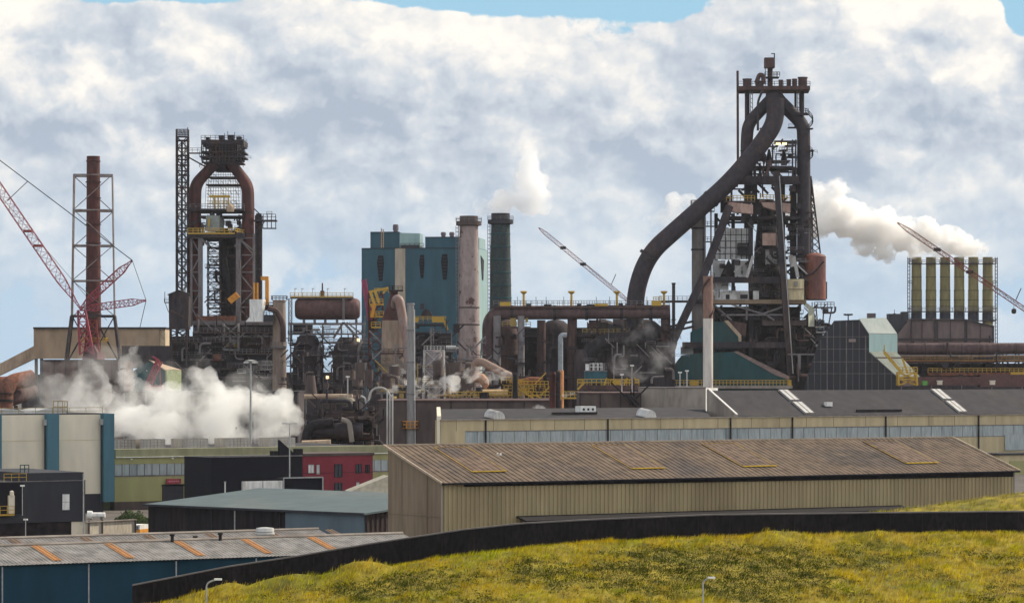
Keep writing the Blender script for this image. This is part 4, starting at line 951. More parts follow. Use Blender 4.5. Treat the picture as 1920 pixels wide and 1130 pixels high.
def crawler_crane():
    Y = 1060; base = XY(166, Y); p = lambda x, y, d=0: P(x, y, Y+d)
    t = thing('crawler_crane', 'red lattice crawler crane with two back masts beside the braced chimney', 'crane', base)
    m = MB(); m.truss(p(152, 580), p(-160, 121), 2.9, 2.9, 36, .18, taper=.12); m.build('boom', M['red'], t)
    m = MB(); [m.box(p(152, 580).lerp(p(-160, 121), k), (2.6, 2.6, .8)) for k in (.26, .32)]; m.build('boom_platform', M['crane'], t)
    m = MB(); m.truss(p(150, 578, 3), p(248, 488, 3), 2.2, 2.2, 15, .22, taper=.2); m.build('mast', M['red'], t)
    m = MB(); m.truss(p(150, 580, -3), p(274, 563, -3), 2.2, 2.2, 15, .22, taper=.2); m.build('back_mast', M['red'], t)
    m = MB(); m.beam(p(248, 488), p(-160, 180), .28); m.beam(p(52, 340, 1), p(14, 376, 1), .22); m.beam(p(200, 600, 2), p(-100, 250, 2), .12); m.build('pendant', M['steel'], t)
    m = MB(); [m.beam(p(248, 488, k), p(274, 563, k), .16) for k in (-1.5, 1.5)]; m.beam(p(274, 563), p(262, 615), .2); m.beam(p(274, 563), p(205, 572), .12); m.build('hoist_rope', M['steel'], t)
    m = MB(); m.tower([p(150, 665, -3), p(176, 665, -3), p(176, 665, 3), p(150, 665, 3)], [p(146, 582, -2), p(160, 582, -2), p(160, 582, 2), p(146, 582, 2)], 4, .55, .35); m.build('foot_mast', M['red'], t)
    m = MB(); m.pbox(156, 660, 182, 690, Y-3, 6, -.3); m.prism([p(156, 660, -3), p(182, 660, -3), p(176, 648, -3), p(162, 651, -3)], Vector((0, 5, 0))); m.build('cab_and_engine', mat('dull_crane_body', (.13,.055,.06), .7), t)
    m = MB(); m.tower([p(156, 700, 4), p(190, 700, 4), p(190, 700, 9), p(156, 700, 9)], [p(164, 600, 4), p(180, 600, 4), p(180, 600, 8), p(164, 600, 8)], 5, .5, .3); m.build('rear_frame', M['crane'], t)
    m = MB(); m.beam(p(178, 650), p(186, 720), 1.2); m.beam(p(162, 650), p(150, 722), 1.2); m.build('support_leg', M['crane'], t)
    for x in (158, 182): m = MB(); q = p(x, 0); m.box(Vector((q.x, q.y, .9)), (2.4, 9, 1.8), .3); m.build('crawler_track', M['black'], t)
crawler_crane()

def beige_plant():
    Y = 1320; t = thing('beige_plant', 'flat beige plant building on legs with a sloping conveyor gallery', 'building', XY(180, Y))
    m = MB(); m.pbox(63, 616, 299, 672, Y, 22, -.02); m.build('body', M['tan'] if False else mat('beige_brown_sheet', (.36,.255,.165), .8, 0, (.30,.21,.14), .05, .5, 3), t)
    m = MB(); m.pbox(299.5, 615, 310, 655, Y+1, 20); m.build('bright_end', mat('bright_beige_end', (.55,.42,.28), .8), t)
    m = MB(); m.pbox(62, 613, 311, 616, Y-.6, 24); m.build('roof', M['slate'], t)
    m = MB(); m.prism([P(64, 648, Y+4), P(64, 672, Y+4), P(-40, 722, Y+4), P(-40, 702, Y+4)], Vector((0, 5, 0))); m.build('conveyor_gallery', M['brick'] if False else M['tan'], t)
    for x in (68, 78): m = MB(); a = P(x, 672, Y+6); m.beam(a, Vector((a.x, a.y, 0)), 1.2); m.build('leg', M['slate'], t)
    m = MB(); m.pbox(228, 648, 330, 690, Y-14, 8); m.build('dark_base', M['sheet'], t)
beige_plant()

def orange_ducts():
    Y = 900; p = lambda x, y, d=0: P(x, y, Y+d)
    t = thing('gas_duct', 'thick rusty orange ducts bending down behind the cream block', 'duct', XY(10, Y))
    m = MB(); m.tube(fillet([p(60, 708, 4), p(22, 716), p(10, 730, -2), p(8, 800, -3)], 3.2, 6), 2.3, 16); m.build('duct', M['rustlit'], t)
    m = MB(); m.tube(fillet([p(-30, 716, 8), p(10, 722, 6), p(58, 708, 10)], 3, 5), 2.2, 16); m.build('duct', M['rustlit'], t)
    m = MB(); m.tube(fillet([p(-40, 748, 1), p(20, 748, 2), p(60, 732, 12)], 3, 5), 2.2, 16); m.build('duct', M['brown'], t)
    m = MB(); m.lathe(p(8, 0, -3), [(2.6, p(0, 752).z), (2.6, p(0, 748).z)]); m.lathe(p(8, 0, -3), [(2.5, p(0, 738).z), (2.5, p(0, 736).z)]); m.build('flange', M['black'], t)
    m = MB()
    for x in (-10, 30): q = p(x, 760, 4); m.beam(q, Vector((q.x, q.y, 0)), 1.0)
    m.build('support_leg', M['steel'], t)
orange_ducts()

def dark_hall(name, label, x0, y0, x1, Y, dep, m_, yaw=0., trim=None, y1=None, bays=7):
    t = thing(name, label, 'building', XY((x0+x1)/2, Y))
    yb = HZ+H/Y*F if y1 is None else y1
    m = MB(); m.pbox(x0, y0, x1, yb, Y, dep, yaw); m.build('wall', M[m_], t)
    m = MB(); m.pbox(x0-1, y0-2.2, x1+1, y0+.01, Y-.4, dep+.8, yaw); m.build('roof', M[trim or 'roofdark'], t)
    m = MB()
    for i in range(bays+1):
        x = x0+.6+(x1-x0-1.2)*i/bays; yy = Y-.06 if not yaw else Y+.06
        if yaw: 
            ax = Vector((math.cos(yaw), math.sin(yaw), 0)); c = XY(x1, Y) if yaw < 0 else XY(x0, Y); s = along(c, ax, x); q = c+ax*s; q.y -= .08
        else: q = XY(x, yy)
        m.beam(Vector((q.x, q.y, P(0, yb, q.y).z)), Vector((q.x, q.y, P(0, y0, Y).z)), .35)
    m.build('wall_ribs', M['grey'] if m_ in ('tealdark', 'sheet') else M['steel'], t)
    return t
dark_hall('sinter_shed', 'dull red brown shed half hidden by steam under the braced chimney', 80, 676, 232, 1040, 26, 'brown', 0)
t_ = thing('green_shed', 'dark green shed with tan roof and pale green end behind the steam', 'shed', XY(300, 1000))
def green_shed():
    Y = 1000; t = t_; a = Vector((math.cos(-.5), math.sin(-.5), 0)); c = XY(311, Y); s = along(c, -a, 250); w = Vector((-a.y, a.x, 0)); k = along(c, w, 340)
    z0, z1 = 0, P(0, 695, Y).z; zr = P(0, 676, Y).z
    m = MB(); m.block(c-a*s, a, s, w, .3, 0, z1); m.build('side_wall', M['tealdark'], t)
    m = MB(); m.prism([c, c+w*k, c+w*k+UP*z1, c+w*k*.5+UP*(z1+.6), c+UP*z1], -a*.3); m.build('end_wall', mat('pale_green_end', (.30,.34,.18), .7), t)
    m = MB(); e = UP*.1; m.prism([c-w*.4+UP*z1+e, c+w*k+UP*(z1)+e, c+w*k-a*s+UP*z1+e+UP*(zr-z1), c-w*.4-a*6+UP*(zr)+e], UP*.25); m.build('roof', M['tan'], t)
    m = MB(); m.prism([c-a*s+UP*z1, c-a*6+UP*zr, c+UP*z1], w*.3); m.build('gable', M['tealdark'], t)
green_shed()
def derrick():
    Y = 985; p = lambda x, y: P(x, y, Y); t = thing('derrick', 'small red lattice derrick in front of the dark green shed', 'derrick', XY(290, Y))
    m = MB(); m.truss(p(278, 722), p(299, 676), 1.8, 1.8, 8, .3); m.build('boom', M['red'], t)
    m = MB(); m.beam(p(299, 676), p(286, 668), .5); m.beam(p(299, 676), p(301, 722), .3); m.beam(p(299, 676), p(290, 684), .8); m.build('head', M['red'], t)
    m = MB(); m.pbox(272, 722, 304, 838, Y-2, 5); m.build('base', M['crane'], t)
derrick()

def lift_tower():
    Y = 1143; t = thing('lift_tower', 'slim dark lattice lift tower bridged to the top house of the arched furnace', 'tower', XY(340, Y))
    m = MB(); col_tower(m, 330.5, 351.5, 256, 640, Y, 4.2, 18, .5, .28); m.build('lattice', M['steel'], t)
    m = MB(); a, b = P(330, 256, Y), P(352, 256, Y); q = [a, b, b+Vector((0, 4, 0)), a+Vector((0, 4, 0))]; [m.beam(v, v+UP*w, .28) for v, w in zip(q, (2.6, 3.2, 2.4, 3.0))]; m.rail(q+q[:1], 1.4, 1.0, .2); m.rail([v+UP*1.3 for v in q+q[:1]], 1.3, 1.2, .18); m.build('top_railing', M['steel'], t)
    for i, py in enumerate((262, 290, 308, 327, 350, 392, 432, 470, 510, 548)):
        m = MB(); m.deck(329, 353, py, Y-.4, 5, .35); m.build('landing', M['steel'], t)
    m = MB(); m.pbox(336, 300, 345, 610, Y+1.4, 1.2); m.truss(P(338, 600, Y+1), P(338, 262, Y+1), 1.6, 1.4, 60, .16); m.build('lift_shaft', M['grey'], t) if False else None
    m = MB(); m.beam(P(341, 610, Y+2), P(341, 262, Y+2), .7); m.beam(P(347, 610, Y+2.5), P(347, 262, Y+2.5), .35); m.build('cable_run', M['steel'], t)
    m = MB(); m.deck(350, 381, 286, Y, 2.2, .4); m.rail([P(350, 286, Y), P(381, 286, Y)], 1.6, 1.6, .13); m.beam(P(350, 293, Y+1), P(384, 312, Y+1), .5); m.build('top_bridge', M['steel'], t)
    for py in (395, 420, 437, 470, 520, 560):
        m = MB(); m.beam(P(352, py, Y+1), P(372, py-6, Y+1), .4); m.beam(P(352, py+7, Y+1), P(372, py-6, Y+1), .25); m.build('tie_strut', M['steel'], t)
lift_tower()

def left_furnace():
    Y = 1150; p = lambda x, y, d=0: P(x, y, Y+d)
    t = thing('blast_furnace', 'shorter blast furnace with two arched red brown uptake pipes and dark top house', 'blast furnace', XY(418, Y))
    c = p(430, 0, 6)
    m = MB(); m.lathe(c, [(r*Y/F, p(0, y).z) for r, y in ((16, 700), (16, 600), (17, 560), (18, 530), (20, 480), (20, 440), (15, 430))], 24); m.build('furnace_body', M['black'], t)
    m = MB(); [m.lathe(c, [(r*Y/F+.35, p(0, y).z), (r*Y/F+.35, p(0, y).z+.6)], 20) for r, y in ((16.6, 575), (17.5, 545), (19, 505), (20, 465))]; m.build('body_hoops', M['steel'], t)
    for i, (d, k) in enumerate(((-3, 0), (9, 3))):
        for s in (-1, 1):
            x = lambda v: 416+s*(v-416) if s > 0 else v
            pts = [p(404, 306, d), p(388, 322, d), p(368-k, 346, d), p(367-k, 380, d), p(367-k, 608, d)] if s < 0 else [p(432, 306, d), p(446, 322, d), p(463+k, 348, d), p(464+k, 380, d), p(464+k, 608, d)]
            m = MB(); m.tube(fillet(pts, 2.6, 5), 1.95, 16); up = m.build('uptake_pipe', M['rust'], t)
            if d < 0:
                m = MB()
                for y in (400, 440, 500, 560): q = pts[-1]; m.lathe((q.x, q.y), [(2.15, p(0, y).z), (2.15, p(0, y).z+.35)], 16)
                m.build('pipe_flange', M['steel'], up)
    # top house
    m = MB(); m.pbox(391, 272, 442, 300, Y-4, 14, -.15); m.prism([p(392, 300, -3), p(440, 300, -3), p(432, 320, -3), p(402, 320, -3)], Vector((0, 12, 0))); m.build('top_house', M['black'], t)
    m = MB(); m.deck(377, 457, 262, Y-7, 18, 1.6); m.deck(380, 457, 271, Y-6, 16, .6); m.deck(377, 458, 283, Y-7, 18, .5); m.deck(374, 458, 292, Y-7, 18, .5); m.deck(380, 454, 303, Y-5, 14, .5)
    for x in (378, 395, 416, 437, 456): m.beam(p(x, 300, -6.5), p(x, 262, -6.5), .35); m.beam(p(x, 300, 9), p(x, 262, 9), .35)
    [m.beam(p(x, 303, d), p(x, 262, d), .28) for x in range(381, 458, 6) for d in (-7, 2, 10)]; m.build('top_decks', M['steel'], t)
    clutter(384, 266, 448, 300, Y-6, 14, 70, 29, 'bbrx', .6, 9).build('top_tangle', M['steel'], t)
    clutter(376, 300, 400, 318, Y-6, 12, 14, 30, 'rb', .5, 8).build('top_lower_tangle', M['steel'], t)
    for y, x0, x1 in ((262, 377, 457), (283, 377, 458), (292, 374, 458), (303, 378, 456), (314, 374, 456)):
        m = MB(); m.rail([p(x0, y, -7), p(x1, y, -7), p(x1, y, 10)], 1.5, 1.6, .15); m.build('top_railing', M['steel'], t)
    m = MB(); [m.pbox(a, b, c_, d, Y-3, 4) for a, b, c_, d in ((410, 254, 419, 261), (427, 253, 438, 261), (443, 256, 452, 261), (386, 257, 392, 261))]; [m.beam(p(x, 261, 2), p(x, y, 2), .18) for x, y in ((421, 250), (440, 248), (427, 246), (384, 255))]; m.build('top_machinery', M['black'], t)
    m = MB(); m.tower([p(446, 296, -6), p(457, 296, -6), p(457, 296, 8), p(446, 296, 8)], [p(446, 262, -6), p(457, 262, -6), p(457, 262, 8), p(446, 262, 8)], 3, .3, .2); m.build('top_lattice', M['lgrey'], t)
    # scaffold between the uptakes
    m = MB()
    for d in (-2, 8):
        for x in range(384, 458, 5): m.beam(p(x, 398, d), p(x+(416-x)*.12, 318, d), .14)
        for y in range(322, 400, 6): k = (y-318)/80*.12; m.beam(p(386+2*k*10, y, d), p(452-2*k*10, y, d), .16)
    rnd = random.Random(2)
    for i in range(40): x, y = rnd.uniform(388, 446), rnd.uniform(325, 392); m.beam(p(x, y, rnd.uniform(-2, 8)), p(x+5, y+6, rnd.uniform(-2, 8)), .13)
    m.build('scaffold', M['grey'], t)
    m = MB(); m.deck(390, 452, 331, Y-3, 12, .4); m.deck(386, 454, 345, Y-3, 12, .4); m.build('scaffold_deck', M['steel'], t)
    m = MB(); [m.beam(p(x, 395, -4), p(x, 366, -4), .5) for x in (402, 409, 420, 428)]; m.deck(392, 430, 366, Y-4.5, 4, .7); m.rail([p(392, 384, -4.5), p(432, 384, -4.5)], 1.2, 1.2, .16); m.build('yellow_gantry', M['yellow'], t)
    # mid decks
    m = MB(); m.deck(356, 458, 391, Y-8, 22, .8); m.deck(372, 456, 404, Y-7, 18, .5); m.beam(p(356, 391, -8), p(372, 380, -8), .4); m.build('mid_deck', M['steel'], t)
    m = MB(); m.rail([p(356, 391, -8), p(458, 391, -8)], 1.6, 2, .15); m.build('mid_railing', M['grey'], t)
    m = MB(); m.pbox(386, 404, 411, 433, Y-8, 6, -.2); m.build('control_cabin', mat('cabin_grey_green', (.25,.27,.24), .6), t)
    m = MB(); m.pbox(390, 409, 393, 424, Y-8.3, .4); m.build('cabin_door', M['yellow'], t)
    c2 = p(432, 392, -8); m = MB(); m.lathe(c2, [(1.3, c2.z-1), (1.5, c2.z+.3), (1.2, c2.z+1.3), (.4, c2.z+1.9)], 14); m.build('valve_dome', M['tan'], t)
    m = MB(); m.deck(352, 458, 437, Y-11, 30, 1.6); m.build('main_platform', M['steel'], t)
    m = MB(); m.rail([p(352, 437, -11), p(440, 437, -11), p(460, 441, -4)], 1.7, 1.7, .26); m.beam(p(352, 437.5, -11.2), p(440, 437.5, -11.2), .5); m.build('platform_railing', M['yellow'], t)
    # tower legs and bracing
    for x, w, d in ((376, 1.5, -9), (447, 1.7, -9), (359, .7, -9), (476, .8, -9), (372, 1.2, 14), (452, 1.2, 14)):
        m = MB(); m.beam(p(x, 612, d), p(x, 438, d), w, w*1.2); m.build('tower_leg', M['grey'], t)
    m = MB()
    for x0, x1 in ((359, 376), (447, 476)):
        ys = [608, 576, 545, 510, 478, 446]
        for i in range(5): a, b = (x0, x1) if i % 2 else (x1, x0); m.beam(p(a, ys[i], -9), p(b, ys[i+1], -9), .42); m.beam(p(x0, ys[i+1], -9), p(x1, ys[i+1], -9), .36)
    m.beam(p(447, 446, -9.5), p(476, 470, -9.5), .5); m.beam(p(376, 446, -9.5), p(390, 460, -9.5), .7); m.beam(p(440, 462, -9.5), p(456, 446, -9.5), .7)
    m.build('bracing', M['grey'], t)
    m = MB(); col_tower(m, 389, 412, 440, 602, Y-4, 5, 14, .3, .2, False); [m.deck(388, 413, y, Y-4, 5, .3) for y in range(448, 600, 16)]; m.build('stair_tower', M['steel'], t)
    m = MB(); m.tube(fillet([p(416, 445, -2), p(420, 500, -3), p(440, 590, -4)], 5, 4), 1.3, 12); m.build('bustle_pipe', M['black'], t)
    # right-hand outrigger tower
    m = MB(); col_tower(m, 479, 489, 404, 602, Y-4, 4, 13, .45, .3); m.pbox(480, 410, 487, 560, Y, 2.2); m.build('side_tower', M['steel'], t)
    m = MB(); m.deck(474, 518, 412, Y-5, 6, .5); m.deck(492, 517, 427, Y-4, 4, .3); [m.beam(p(x, 428, -5), p(x, 404, -5), .28) for x in (493, 501, 509, 517)]; m.rail([p(486, 412, -5), p(517, 412, -5)], 2.0, 1.4, .18); m.pbox(480, 400, 489, 412, Y-4, 4); m.beam(p(476, 391, -4), p(488, 402, -4), .4); m.beam(p(488, 428, -5), p(498, 412, -5), .3); m.rail([p(500, 404, -5), p(510, 404, -5)], 1.4, 1, .15); m.build('side_platform', M['steel'], t)
    # cast house
    m = MB(); m.pbox(356, 601, 520, 609, Y-16, 44); m.build('cast_house_roof', M['grey'], t)
    m = MB(); m.pbox(362, 609, 512, 835, Y-12, 36); m.pbox(322, 630, 362, 835, Y-14, 30); m.pbox(330, 662, 480, 835, Y-20, 6.004); m.build('cast_house', M['sheet'], t)
    m = MB(); m.pbox(368, 592, 440, 603, Y-15, 8); m.build('rusty_panels', M['rustlit'], t)
    m = MB(); m.pbox(420, 634, 512, 651, Y-18, 4); m.build('crane_girder', M['brown'], t)
    m = MB(); [m.beam(p(x, 656, -19), p(x, 606, -19), .7) for x in (419.5, 447)]; m.beam(p(419, 655, -19), p(448, 655, -19), .8); m.beam(p(419, 608, -19), p(447, 632, -19), .4); m.beam(p(447, 608, -19), p(419, 632, -19), .4); m.beam(p(403, 614, -19), p(419, 628, -19), .4); m.beam(p(406, 631, -19), p(512, 630, -19), .6); m.build('portal_frame', M['lgrey'], t)
    m = MB(); m.pbox(422, 641, 434, 650, Y-19, 2); m.pbox(436, 642, 446, 651, Y-19, 2); m.build('trolley', M['yellow'], t)
    m = MB(); m.pbox(342, 672, 420, 676, Y-22, 2); m.beam(p(341, 676, -22), p(341, 654, -22), .5); m.beam(p(380, 676, -22), p(380, 654, -22), .3); m.rail([p(322, 668, -22), p(420, 668, -22)], 1.6, 2, .16); m.build('walkway', M['grey'], t)
    m = MB(); m.pbox(400, 664, 414, 676, Y-23, 3); m.build('rust_box', M['rustlit'], t)
    m = MB(); [m.deck(x0, x1, y, Y-25, 5, .45) for x0, x1, y in ((322, 420, 640), (365, 520, 622), (430, 520, 662), (330, 440, 690), (448, 522, 690), (360, 500, 706))]; m.build('cast_house_decks', M['brick'], t)
    m = MB(); [m.rail([p(x0, y, -25), p(x1, y, -25)], 1.5, 1.5, .17) for x0, x1, y in ((322, 420, 640), (365, 520, 622), (430, 520, 662), (448, 522, 690))]; m.build('cast_house_rails', M['grey'], t)
    m = MB(); [m.pbox(x0, y0, x1, y1, Y-22, 4) for x0, y0, x1, y1 in ((366, 645, 392, 660), (470, 664, 500, 684), (330, 640, 352, 658), (455, 692, 478, 704))]; m.build('cast_house_panels', M['slate'], t)
    clutter(326, 612, 512, 720, Y-26, 12, 150, 21, 'bbpdrx').build('pipework', M['steel'], t)
    clutter(330, 615, 512, 715, Y-27, 4, 60, 22, 'bpr').build('service_pipes', M['grey'], t)
    clutter(378, 412, 452, 436, Y-6, 10, 26, 23, 'bpxr').build('platform_plant', M['steel'], t)
    clutter(380, 560, 500, 602, Y-12, 12, 30, 24, 'bpxr').build('hearth_plant', M['steel'], t)
    clutter(380, 445, 450, 600, Y-3, 14, 90, 26, 'bbprd', .6, 26).build('inner_pipework', M['steel'], t)
    clutter(360, 396, 456, 436, Y-5, 12, 50, 27, 'bbrxp', .5, 18).build('mid_plant', M['grey'], t)
    clutter(440, 680, 520, 712, Y-27, 3, 16, 25, 'dr').build('lit_walkways', M['lgrey'], t)
left_furnace()

def hopper_house():
    Y = 1120; t = thing('hopper_house', 'dark hopper house with pitched roof at the foot of the lattice lift tower', 'hopper', XY(335, Y)); p = lambda x, y, d=0: P(x, y, Y+d)
    m = MB(); m.prism([p(317, 617), p(353, 617), p(354, 552), p(335, 545), p(316, 552)], Vector((0, 8, 0))); m.build('body', M['sheet'], t)
    m = MB(); m.prism([p(314, 553, -.4), p(335, 545, -.4), p(356, 553, -.4), p(356, 551.5, -.4), p(335, 543, -.4), p(314, 551.5, -.4)], Vector((0, 9, 0))); m.build('roof', M['roofdark'], t)
    m = MB(); m.prism([p(320, 580, -.1), p(350, 595, -.1), p(350, 598, -.1), p(320, 583, -.1)], Vector((0, -.3, 0))); m.build('chute_stain', M['brown'], t)
    m = MB(); [m.beam(p(x, 617, d), p(x, 830, d), .8) for x in (320, 350) for d in (1, 7)]; m.beam(p(318, 630, 0), p(350, 618, 0), .4); m.beam(p(318, 618, 0), p(350, 630, 0), .4); m.build('legs', M['steel'], t)
    m = MB(); m.deck(308, 318, 566, Y, 4, .3); m.rail([p(308, 566), p(318, 566)], 1.2, 1, .14); m.beam(p(309, 547), p(309, 566), .2); m.beam(p(309, 566), p(316, 585), .2); m.build('side_ladder', M['steel'], t)
hopper_house()

def right_of_left_furnace():
    Y = 1118; p = lambda x, y, d=0: P(x, y, Y+d)
    t = thing('white_tank', 'bright white box tank on the cast house roof beside the yellow crane', 'tank', p(481, 603))
    m = MB(); m.pbox(468, 561, 491, 603, Y-4, 6, -.0); m.build('shell', M['white'], t)
    m = MB(); m.prism([p(491.1, 561, -4), p(496, 562, 2), p(492, 603, 2), p(491.1, 603, -4)], Vector((.4, .4, 0))); m.prism([p(460, 603, -4.1), p(468, 594, -4.1), p(468, 603, -4.1)], Vector((0, 4, 0))); m.build('skirt', M['white'], t)
    t = thing('gantry_crane', 'yellow bent gantry crane arm beside the bright white tank', 'crane', p(500, 575))
    m = MB(); m.pbox(489, 518, 503, 525, Y+6, 2.6); m.pbox(497, 525.1, 503.5, 574, Y+6, 2.6); m.build('arm', M['orange'], t)
    m = MB(); [m.beam(p(x, 600, 6), p(x, 530, 6), .7) for x in (477, 483)]; m.beam(p(430, 565, 6), p(446, 552, 6), 2.2); m.build('mast', M['orange'], t)
    m = MB(); m.pbox(494, 572, 512, 580, Y+5, 4); m.rail([p(488, 575, 4), p(512, 575, 4)], 1.4, 1.2, .2); m.build('base_deck', M['steel'], t)
    t = thing('vent_stack', 'short sooty tan stack with railed top between white tank and horizontal vessel', 'stack', XY(523, Y+2)); c = p(524, 0, 2); u = Y/F
    m = MB(); m.lathe(c, [(2.5, 0), (2.4, p(0, 640).z), (2.15, p(0, 566).z), (2.4, p(0, 565).z), (2.4, p(0, 562).z)], 20); m.build('stack', mat('sooty_tan_concrete', (.26,.20,.155), .85, 0, (.15,.11,.095), .15, .6, 4), t)
    m = MB(); q = quad(c, 5.2, 5.2, p(0, 562).z); m.rail(q+q[:1], 1.4, 1.2, .16); m.build('railing', M['grey'], t)
    m = MB(); m.tube(fillet([p(503, 578, -3), p(519, 582, -3), p(531, 606, -3), p(531, 640, -3)], 4, 5), 1.0, 12); m.build('side_duct', M['brown'], t)
    m = MB(); m.pbox(508, 648, 536, 652, Y-3, 5); m.rail([p(508, 648, -3), p(537, 648, -3)], 1.4, 1.3, .18); m.build('gallery', M['grey'], t)
    t = thing('winch_house', 'small dark blue grey winch house on the cast house roof', 'winch house', p(503, 602)); m = MB(); m.pbox(493, 590, 512, 602, Y-3, 5); m.build('body', M['slate'], t)
    m = MB(); m.rail([p(493, 590, -3), p(512, 590, -3)], 1.2, 1, .15); m.build('railing', M['steel'], t)
right_of_left_furnace()

def tank_group():
    Y = 1150; p = lambda x, y, d=0: P(x, y, Y+d); u = Y/F
    t = thing('horizontal_vessel', 'big red brown horizontal vessel with railed deck on a steel frame', 'vessel', XY(612, Y))
    r = 20.5*u; z = p(0, 578.5).z; a, b = p(552, 0).x, p(674, 0).x; n = 8
    pts = [Vector((a+(1-math.cos(k*math.pi/2/n))*2.6, Y+4, z)) for k in range(n+1)]+[Vector((b-(1-math.cos(k*math.pi/2/n))*2.6, Y+4, z)) for k in range(n, -1, -1)]
    rr = [max(.4, r*(.62+.38*math.sin(k*math.pi/2/n))) for k in range(n+1)]+[max(.4, r*(.62+.38*math.sin(k*math.pi/2/n))) for k in range(n, -1, -1)]
    m = MB(); m.tube(pts, rr, 24); sh = m.build('shell', M['rust'] if False else mat('vessel_red_brown', (.125,.062,.058), .7, 0, (.085,.048,.048), .12, .5, 2, fine=.2), t)
    m = MB(); m.beam(p(644, 600, -.3), p(644, 560, -.3), .9); m.build('strap', M['grey'], sh)
    m = MB(); m.deck(544, 662, 557, Y+1, 6, .5); m.build('top_deck', M['grey'], t)
    m = MB(); m.rail([p(544, 557, 1), p(662, 557, 1), p(662, 557, 7)], 1.6, 1.5, .17); m.beam(p(544, 556, .9), p(662, 556, .9), .45); m.build('deck_railing', M['yellow'], t)
    m = MB(); m.lathe(p(604.5, 0, 4), [(.8, p(0, 558).z), (.8, p(0, 545).z), (.3, p(0, 544).z), (.25, p(0, 530).z)], 10); m.build('vent', M['brown'], t)
    m = MB()
    for x in (553, 566, 586, 614, 646): m.beam(p(x, 557, 3), p(x, 541, 3), .16); m.box(p(x+1, 541, 3), (.9, .3, .25))
    m.build('deck_lamps', M['galv'], t)
    m = MB()
    for x in (570, 590, 610, 632, 668): m.beam(p(x, 607, 3), p(x, 598, 3), .9)
    for x in (545, 575, 605, 640, 668, 682): [m.beam(p(x, 822, d), p(x, 606, d), .5) for d in (-1, 9)]
    m.beam(p(540, 607, -1), p(686, 607, -1), .8); m.beam(p(540, 626, -1), p(686, 626, -1), .6); m.beam(p(540, 643, -1), p(686, 643, -1), .5)
    m.beam(p(644, 604, -1.4), p(625, 634, -1.4), .8); m.beam(p(644, 604, -1.4), p(672, 634, -1.4), .8); m.beam(p(650, 604, -1.4), p(678, 626, -1.4), .5)
    m.build('support_frame', M['grey'], t)
    m = MB(); m.rail([p(540, 626, -1.5), p(686, 626, -1.5)], 1.3, 1.6, .14); m.rail([p(540, 643, -1.5), p(686, 643, -1.5)], 1.3, 1.6, .14); m.build('frame_railing', M['steel'], t)
    m = MB(); col_tower(m, 541, 547, 560, 640, Y-1, 1.5, 9, .25, .18, False); m.build('ladder_tower', M['grey'], t)
    m = MB(); m.tube([p(550, 0, 6).xy.to_3d()+UP*p(0, 615).z, p(586, 0, 6).xy.to_3d()+UP*p(0, 615).z], 1.9, 14); m.build('drum', M['black'], t)
    for i, (x, y0, l) in enumerate(((577, 628, 'sooty conical vessel under the dark drum, beside the short tan stack'), (652, 632, 'sooty conical vessel beside the yellow stair tower'))):
        c = p(x, 0, -3); t = thing('conical_vessel', l, 'vessel', XY(x, Y-3), 'dark conical vessels')
        m = MB(); m.lathe(c, [(28*u, 0), (28*u, p(0, 690).z), (29*u, p(0, 665).z), (26*u, p(0, 650).z), (19*u, p(0, y0+6).z), (15*u, p(0, y0).z)], 22); m.build('shell', M['sheet'], t)
        m = MB(); m.lathe(c, [(29.6*u, p(0, 668).z), (29.6*u, p(0, 665.5).z)], 22); q = quad(c, 58*u, 58*u, p(0, 690).z); m.rail(q+q[:1], 1.4, 1.5, .15); m.build('gallery', M['grey'] if i else M['steel'], t)
        m = MB(); m.beam(p(x-8, 720, -9), p(x-8, 664, -9), .5); m.tube(fillet([p(x+20, 720, -9), p(x+20, 655, -9), p(x+26, 640, -6)], 2, 4), .5, 8); m.build('side_pipe', M['grey'], t)
    clutter(540, 605, 690, 735, Y-12, 10, 80, 31, 'bbpdr', .4).build('pipe_tangle', M['grey'], None, 'web of grey rails and beams before the conical vessels', 'pipework')
    clutter(540, 640, 690, 735, Y-14, 10, 70, 32, 'bbpdrx').build('pipe_tangle', M['steel'], None, 'tangle of dark beams and pipes between the two conical vessels', 'pipework')
    m = MB(); q = P(614, 707, Y-14); t = thing('work_lamp', 'lit amber work lamp between the conical vessels', 'lamp', q)
    em = bpy.data.materials.new('lamp_glow'); em.use_nodes = True; e = em.node_tree.nodes['Principled BSDF']; e.inputs['Emission Color'].default_value = (1, .62, .2, 1); e.inputs['Emission Strength'].default_value = 2.2
    m.box(q, (1.0, .3, 1.0)); m.build('lens', em, t); m = MB(); m.beam(q-UP*.5-Vector((0, -.3, 0)), q-UP*16-Vector((0, -.3, 0)), .3); m.build('post', M['grey'], t)
    copy_tree(t, P(672, 637, Y-10), None, 'lit amber work lamp between the vessel frame and the yellow stair tower')
tank_group()
